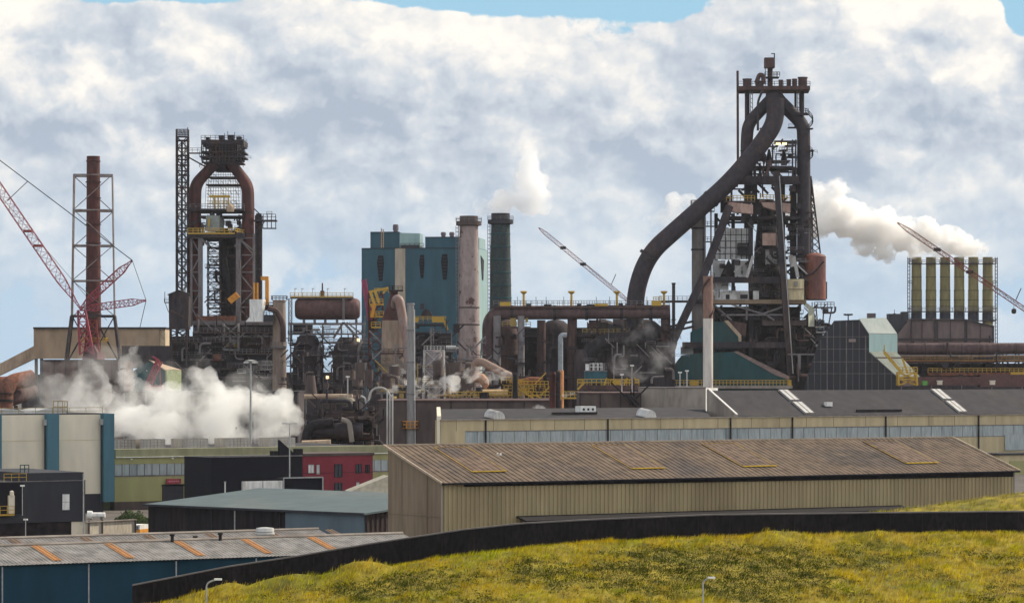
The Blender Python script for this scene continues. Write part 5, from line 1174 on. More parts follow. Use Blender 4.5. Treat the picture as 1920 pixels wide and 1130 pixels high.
# ------------------------------------------------------------------ middle of the works
def tealbuilding():
    Y = 1280; yaw = -.13; ax = Vector((math.cos(yaw), math.sin(yaw), 0)); w = Vector((-ax.y, ax.x, 0))
    c = XY(897, Y); s = along(c, -ax, 678); o = c-ax*s; S_ = lambda px: along(o, ax, px); zz = lambda y: P(0, y, Y).z; D = 26
    t = thing('power_house', 'tall teal power house with dark slit louvres and stepped roof', 'building', o+ax*s/2)
    q = lambda a, d, z: o+ax*a+w*d+UP*z
    m = MB(); m.block(o, ax, s, w, D, 0, zz(465)); m.build('main_block', M['teal'], t)
    m = MB(); m.block(q(s+.004, .1, 0), ax, .12, w, D-.2, 0, zz(466)); m.build('sunny_side', M['tealsun'], t)
    a, b = S_(692), S_(747); m = MB(); m.block(q(a, 3, 0), ax, b-a, w, 20, zz(465), zz(434)); m.build('upper_block', M['teal'], t)
    m = MB(); m.prism([q(b, 3, zz(465)), q(b, 3+17, zz(465)), q(b+6.5, 20, zz(465)), q(b+6.5, 20, zz(436)), q(b, 3, zz(434))], ax*.1) if False else m.block(q(b+.004, 3, 0), (ax*.75+w*.66).normalized(), 9.6, w, 8, zz(465), zz(435)); m.build('upper_side', M['tealsun'], t)
    a2, b2 = S_(795), S_(889); m = MB(); m.block(q(a2, 3, 0), ax, b2-a2, w, 20, zz(465), zz(444)); m.build('upper_block', M['teal'], t)
    m = MB(); m.block(q(b2+.004, 3, 0), ax, 1.6, w, 18, zz(465), zz(445)); m.build('upper_side', M['tealsun'], t)
    for i, (x0, x1, y) in enumerate(((692, 747, 434), (795, 889, 444))): m = MB(); m.beam(q(S_(x0), 2.9, zz(y)+.1), q(S_(x1), 2.9, zz(y)+.1), .4, .3); m.build('coping', M['slate'], t)
    m = MB(); m.beam(q(0, -.05, zz(465)+.1), q(s, -.05, zz(465)+.1), .4, .3); m.build('coping', M['slate'], t)
    a, b = S_(741), S_(760); m = MB(); m.block(q(a, -.25, 0), ax, b-a, w, .3, 0, zz(465)+.2); m.build('pale_strip', mat('beige_panel_strip', (.43,.355,.27), .8, 0, (.35,.29,.22), .08, .5, 5), t)
    for x0, x1, y0, y1 in ((707, 720, 478, 526), (786, 796, 477, 521), (827, 840, 476, 524)):
        a, b = S_(x0), S_(x1); k = (b-a)*.28
        m = MB(); m.prism([q(a+k, -.12, zz(y1)), q(b-k*.7, -.12, zz(y1)), q(b, -.12, zz(y0+14)), q(b-k*.4, -.12, zz(y0)), q(a+k*.6, -.12, zz(y0)), q(a, -.12, zz(y0+14))], w*.2); f = m.build('louvre', M['charcoal'], t)
        m = MB(); [m.beam(q(a+k*.8, -.2, zz(y)), q(b-k*.6, -.2, zz(y)), .22) for y in range(y0+6, y1-2, 6)]; m.build('louvre_blades', M['slate'], f)
    m = MB(); m.prism([q(s+.2, 5, zz(478)), q(s+.2, 14, zz(486)), q(s+.2, 12, zz(524)), q(s+.2, 9, zz(522))], ax*.15); m.build('louvre', M['charcoal'], t)
    for px, y0, y1, r in ((735, 434, 418, 5.5), (825, 444, 433, 5), (841, 444, 433, 5)):
        p = q(S_(px), 9, 0); z0, z1 = zz(y0), zz(y1); r *= Y/F; m = MB(); m.lathe(p, [(r*.8, z0-.5), (r*.8, z0+1), (r, z0+1.1), (r, z1-.6), (r*.85, z1)], 14); m.build('roof_vent', mat('mauve_vent', (.15,.12,.13), .6) if px == 735 else bpy.data.materials['mauve_vent'], t)
    m = MB(); m.rail([q(S_(750), 1, zz(465)), q(S_(794), 1, zz(465))], 2.0, 1.6, .18); m.build('railing', M['steel'], t)
    m = MB(); m.pbox(752, 459, 786, 466, Y+4, 4); m.build('roof_plant', M['slate'], t)
    m = MB(); m.beam(q(S_(713), 2.6, zz(465)), q(S_(713), 2.6, zz(426)), .35); m.beam(q(S_(717), 2.6, zz(465)), q(S_(717), 2.6, zz(428)), .35); [m.beam(q(S_(713), 2.6, zz(y)), q(S_(717), 2.6, zz(y)), .25) for y in range(430, 466, 5)]; m.build('ladder', M['tan'], t)
    m = MB(); m.pbox(788, 569, 796, 580, Y-2, 2.6); m.build('wall_box', M['slate'], t)
    m = MB(); m.beam(q(2, -.06, zz(640)), q(s, -.06, zz(640)), .3); m.build('joint', M['slate'], t)
tealbuilding()

def chimney(px, top, Y, r0, r1, mk, label, collar, bands):
    c = XY(px, Y); t = thing('chimney', label, 'chimney', c); u = Y/F; z = lambda y: P(0, y, Y).z
    m = MB(); m.lathe(c, [(r0*u*1.25, 0), (r0*u, z(640)), (r1*u, z(collar+8)), (r1*u, z(collar))], 32); st = m.build('shaft', M[mk], t)
    m = MB(); m.lathe(c, [(r1*u, z(collar)), (r1*u*1.36, z(collar-1.5)), (r1*u*1.36, z(collar-9)), (r1*u*.98, z(collar-9.3)), (r1*u*.98, z(top)), (r1*u*.8, z(top)), (r1*u*.8, z(top+6))], 32); m.build('collar', M['brick'] if mk == 'pink' else M['slate'], t)
    m = MB(); q = quad(c, r1*u*2.7, r1*u*2.7, z(collar-9)); m.rail(q+q[:1], 1.2, 1.5, .13); m.build('collar_railing', M['grey'], t)
    m = MB(); x = c.x-r1*u*1.05; m.beam((x, Y-2, z(700)), (x-.2, Y-2, z(collar)), .3); m.beam((x-.9, Y-2, z(700)), (x-1.1, Y-2, z(collar)), .2)
    for y in range(collar+4, 660, 7): m.beam((x-1, Y-2, z(y)), (x, Y-2, z(y)), .22)
    m.build('ladder', M['grey'], t)
    m = MB()
    for y in bands: rr = r1+(r0-r1)*(y-collar)/(640-collar); m.lathe(c, [(rr*u+.05, z(y)), (rr*u+.12, z(y-1)), (rr*u+.12, z(y-2)), (rr*u+.05, z(y-3))], 32)
    if bands: m.build('hoop', M['brick'] if mk == 'pink' else M['tealdark'], st)
chimney(879, 405, 1190, 20.5, 17.6, 'pink', 'pinkish concrete chimney with peeling patches in front of the teal power house', 424, (578, 610))
chimney(938.5, 400, 1230, 22, 17.8, 'tealstack', 'dark green grey chimney standing beside the pinkish chimney', 421, range(440, 640, 24))

def stair_tower():
    Y = 1060; p = lambda x, y, d=0: P(x, y, Y+d); t = thing('stair_tower', 'yellow stair tower with pink red boom beside the tan dust catcher', 'stair tower', XY(705, Y))
    m = MB(); [m.deck(x0, x1, y, Y-2, 5, .5) for x0, x1, y in ((693, 718, 569), (694, 719, 592), (696, 713, 612))]; m.build('landing', M['yellow'], t)
    m = MB(); [m.rail([p(x0, y, -2), p(x1, y, -2)], 1.5, 1.2, .2) for x0, x1, y in ((693, 718, 569), (694, 719, 592), (702, 728, 549), (696, 713, 612))]; m.build('railing', M['yellow'], t)
    m = MB(); m.beam(p(694, 545, -2), p(702, 570, -2), .9); m.beam(p(703, 545, -2), p(711, 568, -2), .9); m.beam(p(693, 547, -2), p(726, 540, -2), .7); m.beam(p(718, 550, -2), p(728, 538, -2), .6); m.beam(p(695, 570, -2), p(706, 592, -2), .7); m.build('stair_flight', M['yellow'], t)
    m = MB(); col_tower(m, 691, 717, 549, 830, Y-1, 5, 14, .45, .25); m.build('frame', M['rust'], t)
    m = MB(); m.pbox(690, 575, 702, 625, Y+1, 3); m.build('lift_shaft', M['brown'], t)
    m = MB(); m.truss(p(682, 524), p(694, 600), 1.3, 1.3, 12, .35); m.build('boom', mat('pink_red_boom', (.36,.05,.11), .6), t)
    m = MB(); m.beam(p(697, 595, -3), p(703, 568, -3), 1.1); m.build('orange_ram', M['orange'], t)
stair_tower()

def dust_catcher():
    Y = 1040; p = lambda x, y, d=0: P(x, y, Y+d); u = Y/F; c = p(739, 0, 5)
    t = thing('dust_catcher', 'tan dust catcher with red brown cone and pale slanting pipe', 'dust catcher', XY(739, Y+5)); z = lambda y: p(0, y).z
    m = MB(); m.lathe(c, [(12*u, 0), (14*u, z(740)), (25*u, z(690)), (25*u, z(662)), (24*u, z(660)), (23*u, z(600))], 28); m.build('shell', mat('dust_catcher_tan', (.29,.21,.155), .8, 0, (.18,.12,.09), .12, .55, 4, spots=((.12,.06,.04), .2, .66)), t)
    m = MB(); m.lathe(c, [(23.3*u, z(600)), (9*u, z(556)), (7*u, z(552)), (7*u, z(546)), (9*u, z(545)), (9*u, z(543))], 24); m.build('cone', M['rust'], t)
    m = MB(); m.tube(fillet([p(741, 572, 2), p(743, 560, -3), p(749, 562, -5), p(763, 640, -7), p(767, 700, -7)], 1.8, 5), 1.5, 14); m.build('downpipe', mat('pale_worn_pipe', (.27,.20,.175), .6, 0, (.21,.10,.075), .25, .55, 3), t)
    m = MB(); m.pbox(729, 543, 755, 545.5, Y+2, 6); m.beam(p(736, 543), p(736, 535), .4); m.rail([p(729, 543, 2), p(755, 543, 2)], 1.2, 1.2, .15); m.build('cap_platform', M['black'], t)
    m = MB(); q = quad(c, 54*u, 54*u, z(662)); m.rail(q+q[:1], 1.4, 1.4, .16); [m.beam(a, a-UP*.2, .6) for a in q]; m.lathe(c, [(26.5*u, z(663.5)), (26.5*u, z(661))], 24); m.build('gallery', M['brown'], t)
    m = MB(); q = quad(c, 56*u, 56*u, z(690)); m.lathe(c, [(27*u, z(691)), (27*u, z(689))], 24); m.rail(q+q[:1], 1.4, 1.4, .15); m.build('lower_gallery', M['grey'], t)
    t = thing('dark_platforms', 'stack of dark railed platforms with yellow corners before the teal power house', 'platform', XY(808, 1090)); Y2 = 1090
    pp = lambda x, y, d=0: P(x, y, Y2+d)
    m = MB()
    for x0, x1, y in ((775, 832, 607), (775, 822, 622), (806, 846, 627), (800, 846, 645), (775, 850, 660)): m.deck(x0, x1, y, Y2-3, 12, .6)
    m.build('decks', M['steel'], t)
    m = MB(); [m.rail([pp(x0, y, -3), pp(x1, y, -3)], 1.5, 1.5, .17) for x0, x1, y in ((775, 832, 607), (806, 846, 627), (800, 846, 645))]; m.build('railing', M['grey'], t)
    m = MB(); [m.pbox(x0, y0, x1, y1, Y2-4, 2) for x0, y0, x1, y1 in ((775, 595, 784, 604), (810, 594, 832, 604))]; m.beam(pp(833, 600, -4), pp(839, 618, -4), .8); m.rail([pp(776, 601, -4), pp(836, 601, -4)], 1.4, 1.4, .2); m.build('yellow_guard', M['yellow'], t)
    m = MB(); m.prism([pp(788, 594, 2), pp(812, 594, 2), pp(806, 583, 2), pp(798, 579, 2), pp(792, 584, 2)], Vector((0, 6, 0))); m.build('hood', M['sheet'], t)
    m = MB(); m.pbox(776, 625, 846, 780, Y2+2, 12); m.build('dark_core', M['sheet'], t)
    clutter(774, 605, 850, 700, Y2-5, 6, 46, 41, 'bbpdrx').build('plant', M['steel'], t)
    m = MB(); m.pbox(837, 650, 860, 655, Y2-6, 2); m.tube([pp(836, 652, -6), pp(855, 652, -6)], .8, 8); m.build('white_duct', M['silver'], t)
dust_catcher()

def slim_stack():
    Y = 800; c = XY(770, Y); z = lambda y: P(0, y, Y).z; u = Y/F; t = thing('slim_stack', 'slender grey steel stack with yellow ring platform in the middle of the works', 'stack', c)
    m = MB(); m.lathe(c, [(8*u, 0), (7.6*u, z(800)), (6.2*u, z(572)), (7.4*u, z(571.5)), (7.4*u, z(568)), (6*u, z(568))], 20); m.build('shaft', mat('streaked_grey_stack', (.26,.245,.235), .5, .2, (.16,.14,.13), .25, .5, 6), t)
    m = MB(); m.lathe(c, [(15*u, z(803)), (15*u, z(802))], 20); q = quad(c, 29*u, 26*u, z(802)); m.rail(q+q[:1], 1.7, .8, .2); m.build('ring_platform', M['orange'], t)
    m = MB(); [m.lathe(c, [(7.9*u, z(y)), (7.9*u, z(y-2))], 16) for y in (620, 680, 740)]; m.build('hoops', M['grey'], t)
    m = MB(); m.beam((c.x+1.15, Y-.4, 2), (c.x+1.0, Y-.4, z(580)), .16); m.build('conduit', M['white'], t)
slim_stack()

def lattice_tank():
    Y = 1000; c = XY(814, Y); z = lambda y: P(0, y, Y).z; u = Y/F; t = thing('lattice_hopper', 'pale hopper inside a white lattice frame with steam at its foot', 'hopper', c)
    m = MB(); lo, hi = quad(c, 46*u, 46*u, z(745)-20), quad(c, 36*u, 36*u, z(656)); m.tower(lo, hi, 6, .45, .22); m.build('lattice_frame', M['lgrey'], t)
    m = MB(); m.lathe(c, [(10*u, z(745)-10), (12*u, z(705)), (16*u, z(700)), (15*u, z(660)), (12*u, z(657))], 18); m.build('hopper', mat('pale_mauve_shell', (.27,.23,.23), .7), t)
    m = MB(); q = quad(c, 38*u, 38*u, z(656)); m.rail(q+q[:1], 1.3, 1, .14); m.build('top_railing', M['lgrey'], t)
lattice_tank()

def stoves():
    """hot stove block: dark bodies behind a row of ducts, big main on top"""
    Y = 1080; p = lambda x, y, d=0: P(x, y, Y+d); u = Y/F; z = lambda y: P(0, y, Y).z
    t = thing('gas_main', 'long brown gas main on tall ducts, carrying four yellow mushroom vents', 'pipe', XY(1080, Y))
    m = MB(); m.tube(fillet([p(917, 830), p(917, 586), p(1000, 586), p(1256, 584)], 5.5, 8), 13*u, 18); m.build('main', mat('main_brown', (.105,.062,.06), .7, 0, (.075,.045,.046), .12, .5, 3, fine=.2), t)
    for x, mk, w in ((932, 'concrete', 7), (977, 'lgrey', 6.5)):
        m = MB(); m.tube([p(x, 835, -3), p(x, 592, -3)], w*u, 16); m.build('downcomer_pipe', mat('mid_grey_duct', (.22,.20,.20), .7, 0, (.15,.13,.13), .15, .5, 3) if x == 932 else bpy.data.materials['mid_grey_duct'], t)
    for x, y0, w in ((1015, 600, 8), (1073, 598, 9), (1112, 600, 8), (1165, 598, 9), (1248, 590, 9)):
        m = MB(); m.tube([p(x, 835, 2), p(x, y0, 2)], w*u, 14); m.build('downcomer_pipe', M['brown'], t)
    m = MB()
    for x in (960, 1040, 1100, 1165, 1220): q = p(x, 586); m.tube([q-Vector((.5, 0, 0)), q+Vector((.5, 0, 0))], 14.2*u, 18)
    m.build('flange', M['steel'], t)
    m = MB(); m.deck(925, 1255, 574, Y-3, 6, .6); m.build('walkway', M['brown'], t)
    m = MB(); m.rail([p(925, 573, -3), p(1255, 573, -3)], 1.7, 1.8, .15); m.rail([p(925, 573, 3), p(1255, 573, 3)], 1.7, 1.8, .15); m.build('railing', M['grey'], t)
    m = MB(); m.pbox(937, 566, 958, 573, Y-3.4, 2); m.pbox(1115, 569, 1140, 573.5, Y-3.4, 2); m.pbox(1222, 564, 1240, 573, Y-3.4, 2); m.rail([p(1225, 564, -3), p(1240, 564, -3)], 1.4, .8, .2); m.build('yellow_guard', M['yellow'], t)
    m = MB(); [m.pbox(x, y, x+w, 574, Y-1, 3) for x, y, w in ((986, 569, 10), (1020, 570, 14), (1082, 569, 8), (1100, 570, 20), (1160, 568, 8), (1190, 570, 16))]; [m.beam(p(x, 573, 1), p(x, 556, 1), .16) for x in (970, 1005, 1024, 1057, 1118, 1143, 1213, 1236)]; m.build('deck_plant', M['steel'], t)
    lab = ['closest to the green grey chimney', 'second from the green chimney', 'between the red crane boom and the long main', 'closest to the tall furnace']
    first = None
    for i, x in enumerate((982, 1071.5, 1156.5, 1245)):
        q = p(x, 573, -1)
        if first is None:
            b = thing('bleeder_vent', 'yellow mushroom vent '+lab[0], 'vent', q, 'yellow mushroom vents on the long brown main'); first = b
            m = MB(); m.lathe(q, [(.42, q.z), (.38, q.z+4.0)], 10); m.build('stem', M['yellow'], b)
            m = MB(); m.lathe(q, [(.4, q.z+3.9), (1.15, q.z+4.5), (1.15, q.z+4.9), (.4, q.z+5.0)], 14); m.build('cap', M['yellow'], b)
        else: copy_tree(first, q, None, 'yellow mushroom vent '+lab[i])
    # the stoves behind
    for i, (x, w, l) in enumerate(((952, 20, 'behind the pale downcomers'), (1042, 34, 'in the middle of the row'), (1130, 36, 'directly behind the small teal cabin'), (1212, 34, 'next to the tall furnace, wrapped in steam'))):
        c = p(x, 0, 16); b = thing('hot_stove', 'dark hot stove '+l, 'hot stove', XY(x, Y+16), 'dark hot stoves under the long main')
        m = MB(); m.lathe(c, [(w*u, 0), (w*u, z(640)), (w*u*.97, z(625)), (w*u*.8, z(610)), (w*u*.45, z(600)), (w*u*.1, z(597))], 26); m.build('shell', M['sheet'] if i else M['brown'], b)
        m = MB(); [m.lathe(c, [(w*u+.7, z(y)), (w*u+.7, z(y-2))], 22) for y in (628, 668, 700)]; m.build('gallery', M['steel'], b)
    m = MB(); m.pbox(922, 614, 1262, 840, Y+20, 30); m.build('stove_house', M['black'], None, 'dark steel house behind the hot stoves', 'building')
    t = thing('stove_platform', 'railed yellow edged platform running below the long brown main', 'platform', p(1090, 626, -2))
    m = MB(); m.deck(925, 995, 612, Y-2, 8, .6); m.deck(1090, 1200, 626, Y-2, 10, .6); m.deck(1100, 1262, 634, Y+1, 8, .5); m.build('deck', M['brown'], t)
    m = MB(); m.rail([p(925, 612, -2), p(995, 612, -2)], 1.6, 1.4, .2); m.rail([p(1092, 626, -2), p(1175, 626, -2)], 1.6, 1.4, .2); m.pbox(957, 596, 968, 611, Y-2.2, 1); m.pbox(985, 596, 990, 604, Y-2.2, 1); m.build('railing', mat('dusty_yellow', (.34,.24,.07), .7), t)
    m = MB(); m.pbox(1175, 612, 1182, 622, Y-2, 2); m.pbox(1150, 598, 1170, 632, Y-1, 6); m.pbox(1108, 604, 1140, 628, Y+4, 5); m.build('plant', M['brick'], t)
    t = thing('ring_duct', 'fat dark duct arching in front of the stoves', 'duct', XY(1120, Y-10))
    m = MB(); m.tube(fillet([p(1090, 835, -10), p(1092, 640, -10), p(1230, 632, -9)], 12, 8), 14*u, 18); m.build('duct', M['black'], t)
    m = MB(); m.lathe(p(1093, 0, -10), [(2.9, 0), (2.9, z(665)), (2.0, z(655))], 16); m.pbox(1100, 640, 1262, 840, Y-4, 8); m.build('duct_leg', M['sheet'], t)
    clutter(925, 625, 1262, 722, Y-13, 8, 120, 51, 'bbpdr').build('pipe_tangle', M['steel'], None, 'tangle of dark pipes and beams before the hot stoves', 'pipework')
    clutter(1096, 600, 1262, 640, Y-4, 8, 40, 52, 'bprx').build('duct_plant', M['steel'], None, 'small dark plant under the long main where the downcomer lands', 'pipework')
    # thin stack and grey swan-neck
    c = XY(1263, Y); t = thing('vent_pipe', 'thin dark vent pipe rising between the long main and the tall furnace', 'vent pipe', c); m = MB(); m.tube([c, c+UP*z(531)], .55, 8); m.build('pipe', M['steel'], t); m = MB(); m.lathe(c, [(.8, z(600)), (.8, z(598))], 8); m.lathe(c, [(.7, z(533)), (.7, z(530))], 8); m.build('collars', M['black'], t)
    Y2 = 960; c = XY(1051, Y2); t = thing('swan_neck_vent', 'grey swan necked vent pipe with orange rusted foot', 'vent pipe', c)
    m = MB(); m.tube(fillet([P(1051, 694, Y2), P(1051, 628, Y2), P(1063, 628, Y2)], 1.5, 5), .75, 12); m.build('pipe', mat('grey_blue_pipe', (.28,.30,.32), .6), t); m = MB(); m.tube([c, P(1051, 694, Y2)], .95, 12); m.build('foot', mat('orange_foot', (.52,.22,.08), .7, 0, (.35,.16,.08), .3, .5, 4), t)
stoves()

def boom_crane(name, pts, Y, label, tail, hook=None):
    p = lambda q, d=0: P(q[0], q[1], Y+d); t = thing(name, label, 'crane', XY(tail[0], Y))
    m = MB(); m.truss(p(pts[0]), p(pts[1]), 1.5, 1.5, 26, .18, taper=.06); m.build('boom', M['crane'], t)
    m = MB(); a, b = p(pts[0]), p(pts[1]); [m.box(a.lerp(b, k), (2.4, 2.2, 1.2)) for k in (.27, .49)]; m.build('boom_joint', M['steel'], t)
    m = MB(); m.beam(a.lerp(b, .49)+UP*.8, Vector((tail[0] and p(tail).x, Y, p(tail).z)), .16); m.beam(a.lerp(b, .80)+UP*1.0, a.lerp(b, .80)+UP*5.5+Vector((2, 0, 0)), .3); m.build('pendant', M['steel'], t)
    m = MB(); m.beam(p(tail), Vector((p(tail).x, Y, 2)), 1.4); m.box((p(tail).x+1, Y, 3), (7, 6, 4)); m.build('body', M['crane'], t)
    if hook: m = MB(); q = p(hook[0]); r_ = p(hook[1]); m.beam(q, r_, .14); m.lathe(q, [(.4, q.z-1.6), (.9, q.z-1.2), (.9, q.z), (.3, q.z+.4)], 10); m.build('hook_block', M['steel'], t)
boom_crane('lattice_boom_crane', ((1010, 427), (1180, 566)), 1350, 'faded red lattice crane boom rising behind the long brown main', (1185, 572))
boom_crane('lattice_boom_crane', ((1682, 417), (1960, 606)), 1180, 'faded red lattice crane boom crossing in front of the olive stacks', (1975, 618), ((1901, 580), (1901, 560)))

def mid_low():
    """the low dark plant between the olive hall and the stoves"""
    t = dark_hall('brown_building', 'long dull brown flat building behind the slender stack', 708, 752, 1052, 800, 40, 'brick', 0, 'brown', bays=5)
    t = dark_hall('brown_building', 'short brown building between the swan neck vent and the grey block', 1087, 738, 1202, 790, 40, 'brick', 0, 'brown', bays=3)
    t = dark_hall('dark_shed_building', 'dark shed with bright eave line behind the low steelwork', 545, 744, 660, 860, 20, 'sheet', 0, 'brown', bays=4)
    clutter(1165, 738, 1202, 768, 788, 2, 22, 61, 'bpx').build('wall_pipes', M['black'], None, 'dark valves and pipes fixed to the brown building wall', 'pipework')
    # grey sunlit block
    Y = 795; t = thing('grey_block', 'plain grey block with bright white sunlit edge on the hall roof', 'building', XY(1265, Y))
    m = MB(); m.pbox(1201, 727, 1323, 800, Y, 14); m.build('wall', M['concrete'], t)
    m = MB(); a = P(1323.2, 800, Y); b = P(1346, 728, Y); m.prism([P(1323.2, 800, Y), P(1323.2, 727, Y), P(1346, 727, Y+6), P(1346, 800, Y+6)], Vector((-.2, 3, 0))); m.build('sunlit_face', M['white'], t)  # white instead of concrete paints the sunlight on this side
    m = MB(); m.pbox(1200, 725.5, 1324, 727, Y-.3, 14.6); m.build('coping', M['grey'], t)
    # teal cabin on railed yellow platform
    Y = 850; p = lambda x, y, d=0: P(x, y, Y+d); t = thing('cabin', 'small teal cabin on a yellow railed platform', 'cabin', p(1117, 718))
    m = MB(); m.pbox(1097, 696, 1138, 718, Y, 6); m.build('body', M['tealdark'] if False else mat('cabin_teal', (.028,.10,.13), .6), t)
    m = MB(); m.pbox(1096, 694, 1139, 696, Y-.3, 6.6); m.build('roof', M['grey'], t)
    m = MB(); m.pbox(1098, 682, 1104, 694, Y+1, 2); [m.beam(p(x, 694, 1), p(x, 680, 1), .2) for x in (1112, 1120, 1127)]; m.rail([p(1106, 694, 1), p(1130, 694, 1)], 1.8, 1, .14); m.build('roof_plant', M['white'], t)
    m = MB(); m.deck(1083, 1198, 722, Y-2, 10, 1.2); m.build('platform', M['brown'], t)
    m = MB(); m.rail([p(1083, 722, -2), p(1198, 722, -2)], 1.6, 1.2, .2); m.rail([p(1083, 724, 7), p(1198, 724, 7)], 1.6, 1.5, .2); [m.beam(p(x, 722, -2), p(x+6, 708, -2), .35) for x in (1132, 1170, 1185)]; m.beam(p(1083, 730, -2), p(1096, 716, -2), .5); m.pbox(1150, 712, 1166, 721, Y-2, 1.5); m.build('railing', M['yellow'], t)
    # pipes and yellow plant in front of the stoves
    Y = 880; p = lambda x, y, d=0: P(x, y, Y+d); u = Y/F
    t = thing('rusty_ducts', 'tan and orange elbow ducts lying before the hot stoves', 'duct', p(915, 745))
    m = MB(); m.tube(fillet([p(890, 716, 6), p(891, 680, 6), p(903, 678, 5), p(968, 712, 2)], 2.5, 7), 8*u, 16); m.build('duct', mat('brown_tan_duct', (.27,.185,.14), .75, 0, (.17,.11,.09), .25, .5), t)
    m = MB(); m.tube([p(884, 714, 2), p(889, 710, 2), p(896, 707, 0), p(903, 709, -1), p(908, 715, -2), p(910, 722, -2), p(909, 728, -2)], [2*u, 6*u, 8.6*u, 9.4*u, 9*u, 7*u, 3*u], 18); m.build('duct', mat('light_orange_tan', (.40,.225,.14), .75, 0, (.28,.15,.10), .3, .5), t)
    m = MB(); m.tube(fillet([p(970, 722, 3), p(990, 712, 3), p(1018, 714, 3)], 4, 5), 7*u, 14); m.build('duct', M['rustlit'], t)
    m = MB(); m.tube([p(905, 737, -3), p(952, 737, -3)], 7.5*u, 14); m.build('duct', mat('pale_orange_drum', (.56,.38,.20), .7), t)
    m = MB(); m.lathe(p(908, 0, -4), [(1.3, p(0, 748).z), (1.3, p(0, 735).z)], 12); m.tube([p(895, 737, -3.2), p(902, 737, -3.2)], 6*u, 14); m.build('duct_mouth', M['black'], t)
    t = thing('yellow_plant', 'yellow railed walkways and stairs around the rusty ducts', 'walkway', p(960, 750))
    m = MB(); m.deck(835, 1030, 746, Y-4, 14, .7); m.build('deck', M['brown'], t)
    m = MB()
    for x0, x1, y in ((835, 1030, 746), (945, 1000, 734), (975, 1028, 726), (940, 970, 718)): m.rail([p(x0, y, -4), p(x1, y, -4)], 1.7, 1.1, .2)
    m.beam(p(972, 728, -4.2), p(1000, 746, -4.2), .5); m.beam(p(976, 724, -4.2), p(1004, 742, -4.2), .25); m.beam(p(1045, 746, -4), p(1086, 746, -4), .4); m.rail([p(1045, 746, -4), p(1086, 746, -4)], 1.8, 1.1, .2)
    m.build('railing', M['yellow'], t)
    clutter(940, 716, 1026, 744, Y-3, 5, 34, 62, 'bpr', .35).build('pipes', M['yellow'], t)
    clutter(830, 738, 905, 746, Y-2, 5, 22, 63, 'bpx', .5).build('tan_equipment', M['tan'], t)
    clutter(900, 700, 1030, 746, Y+6, 8, 50, 64, 'bbpx').build('dark_equipment', M['steel'], t)
    t = thing('stub_stack', 'short black stub stack among the yellow walkways', 'stack', XY(966, Y-6)); c = XY(966, Y-6); m = MB(); m.lathe(c, [(5*u, 0), (5*u, p(0, 700).z)], 14); m.build('shaft', M['black'], t); m = MB(); m.lathe(c, [(5.6*u, p(0, 702).z), (5.6*u, p(0, 698).z)], 14); m.build('rim', M['steel'], t)
    Y = 760; u = Y/F
    for i, (x, top, l, mk) in enumerate(((1036, 697, 'red brown one of a pair of stacks among the yellow walkways', 'rust'), (1045, 695, 'darker grey one of a pair of stacks, touching the swan neck vent', 'brown'))):
        c = XY(x, Y+i*2); t = thing('twin_stack', l, 'stack', c, 'pair of dark red brown stacks'); m = MB(); z = P(0, top, Y).z; m.lathe(c, [(6*u, 0), (6*u, z-1), (6.6*u, z-.9), (6.6*u, z-.4), (5.5*u, z)], 16); m.build('shaft', M['rust'] if not i else M['steel'], t); m = MB(); m.lathe(c, [(6.4*u, P(0, 740, Y).z), (6.4*u, P(0, 737, Y).z)], 16); m.build('hoop', M['steel'], t)
    # low steelwork right of the steam
    Y = 720; p = lambda x, y, d=0: P(x, y, Y+d); u = Y/F
    t = thing('process_plant', 'low black process plant of drums and pipes beside the steam', 'plant', XY(650, Y))
    m = MB(); m.tube([p(580, 804, -2), p(680, 806, -2)], 1.7, 14); m.build('drum', M['pipe'], t)
    m = MB(); m.tube(fillet([p(572, 830, -4), p(580, 796, -4), p(625, 792, -4)], 3, 5), 1.1, 12); m.build('pipe', M['black'], t)
    m = MB(); m.tube([p(612, 778, 2), p(702, 780, 2)], .9, 10); m.tube([p(600, 815, 0), p(700, 818, 0)], .8, 10); m.build('pipe', M['brown'], t)
    m = MB(); [m.tower([p(x0, 840, d), p(x1, 840, d), p(x1, 840, d+5), p(x0, 840, d+5)], [p(x0, y, d), p(x1, y, d), p(x1, y, d+5), p(x0, y, d+5)], n, .4, .25) for x0, x1, y, n, d in ((594, 620, 752, 4, 1), (632, 668, 758, 3, 2), (672, 704, 748, 4, 3))]; m.build('frame', M['steel'], t)
    m = MB(); m.tube(fillet([p(602, 800, -1), p(602, 750, -1), p(656, 752, -1), p(657, 765, -1)], 1, 4), .45, 8); m.build('pipe', M['steel'], t)
    m = MB(); m.pbox(575, 790, 705, 845, Y+6, 8); m.pbox(590, 770, 700, 800, Y+9, 6); m.build('dark_core', M['black'], t)
    m = MB(); m.lathe(p(658, 0, 3), [(1.6, p(0, 775).z), (1.6, p(0, 757).z), (.4, p(0, 748).z)], 14); m.lathe(p(648, 0, 6), [(2.2, p(0, 760).z), (2.2, p(0, 751).z), (1.6, p(0, 745).z)], 14); m.build('vessel', mat('olive_grey_vessel', (.16,.135,.10), .7), t)
    clutter(572, 758, 706, 832, Y-3, 6, 90, 65, 'bpprx', .45).build('pipework', M['steel'], t)
    clutter(590, 758, 700, 800, Y-4, 3, 26, 66, 'pbr', .4).build('lit_pipes', M['brick'], t)
    m = MB(); m.tube([p(566, 832, -8), p(620, 830, -8)], .8, 8); m.build('lit_pipe', M['tan'], t)
    m = MB(); m.tube(fillet([p(688, 765), p(696, 728), p(722, 726), p(734, 745)], 2.5, 5), .26, 8); m.build('hoop_pipe', M['lgrey'], t)
    m = MB(); m.tube(fillet([p(676, 742), p(684, 745), p(688, 762)], 2, 4), .22, 8); m.build('hoop_pipe', M['lgrey'], t)
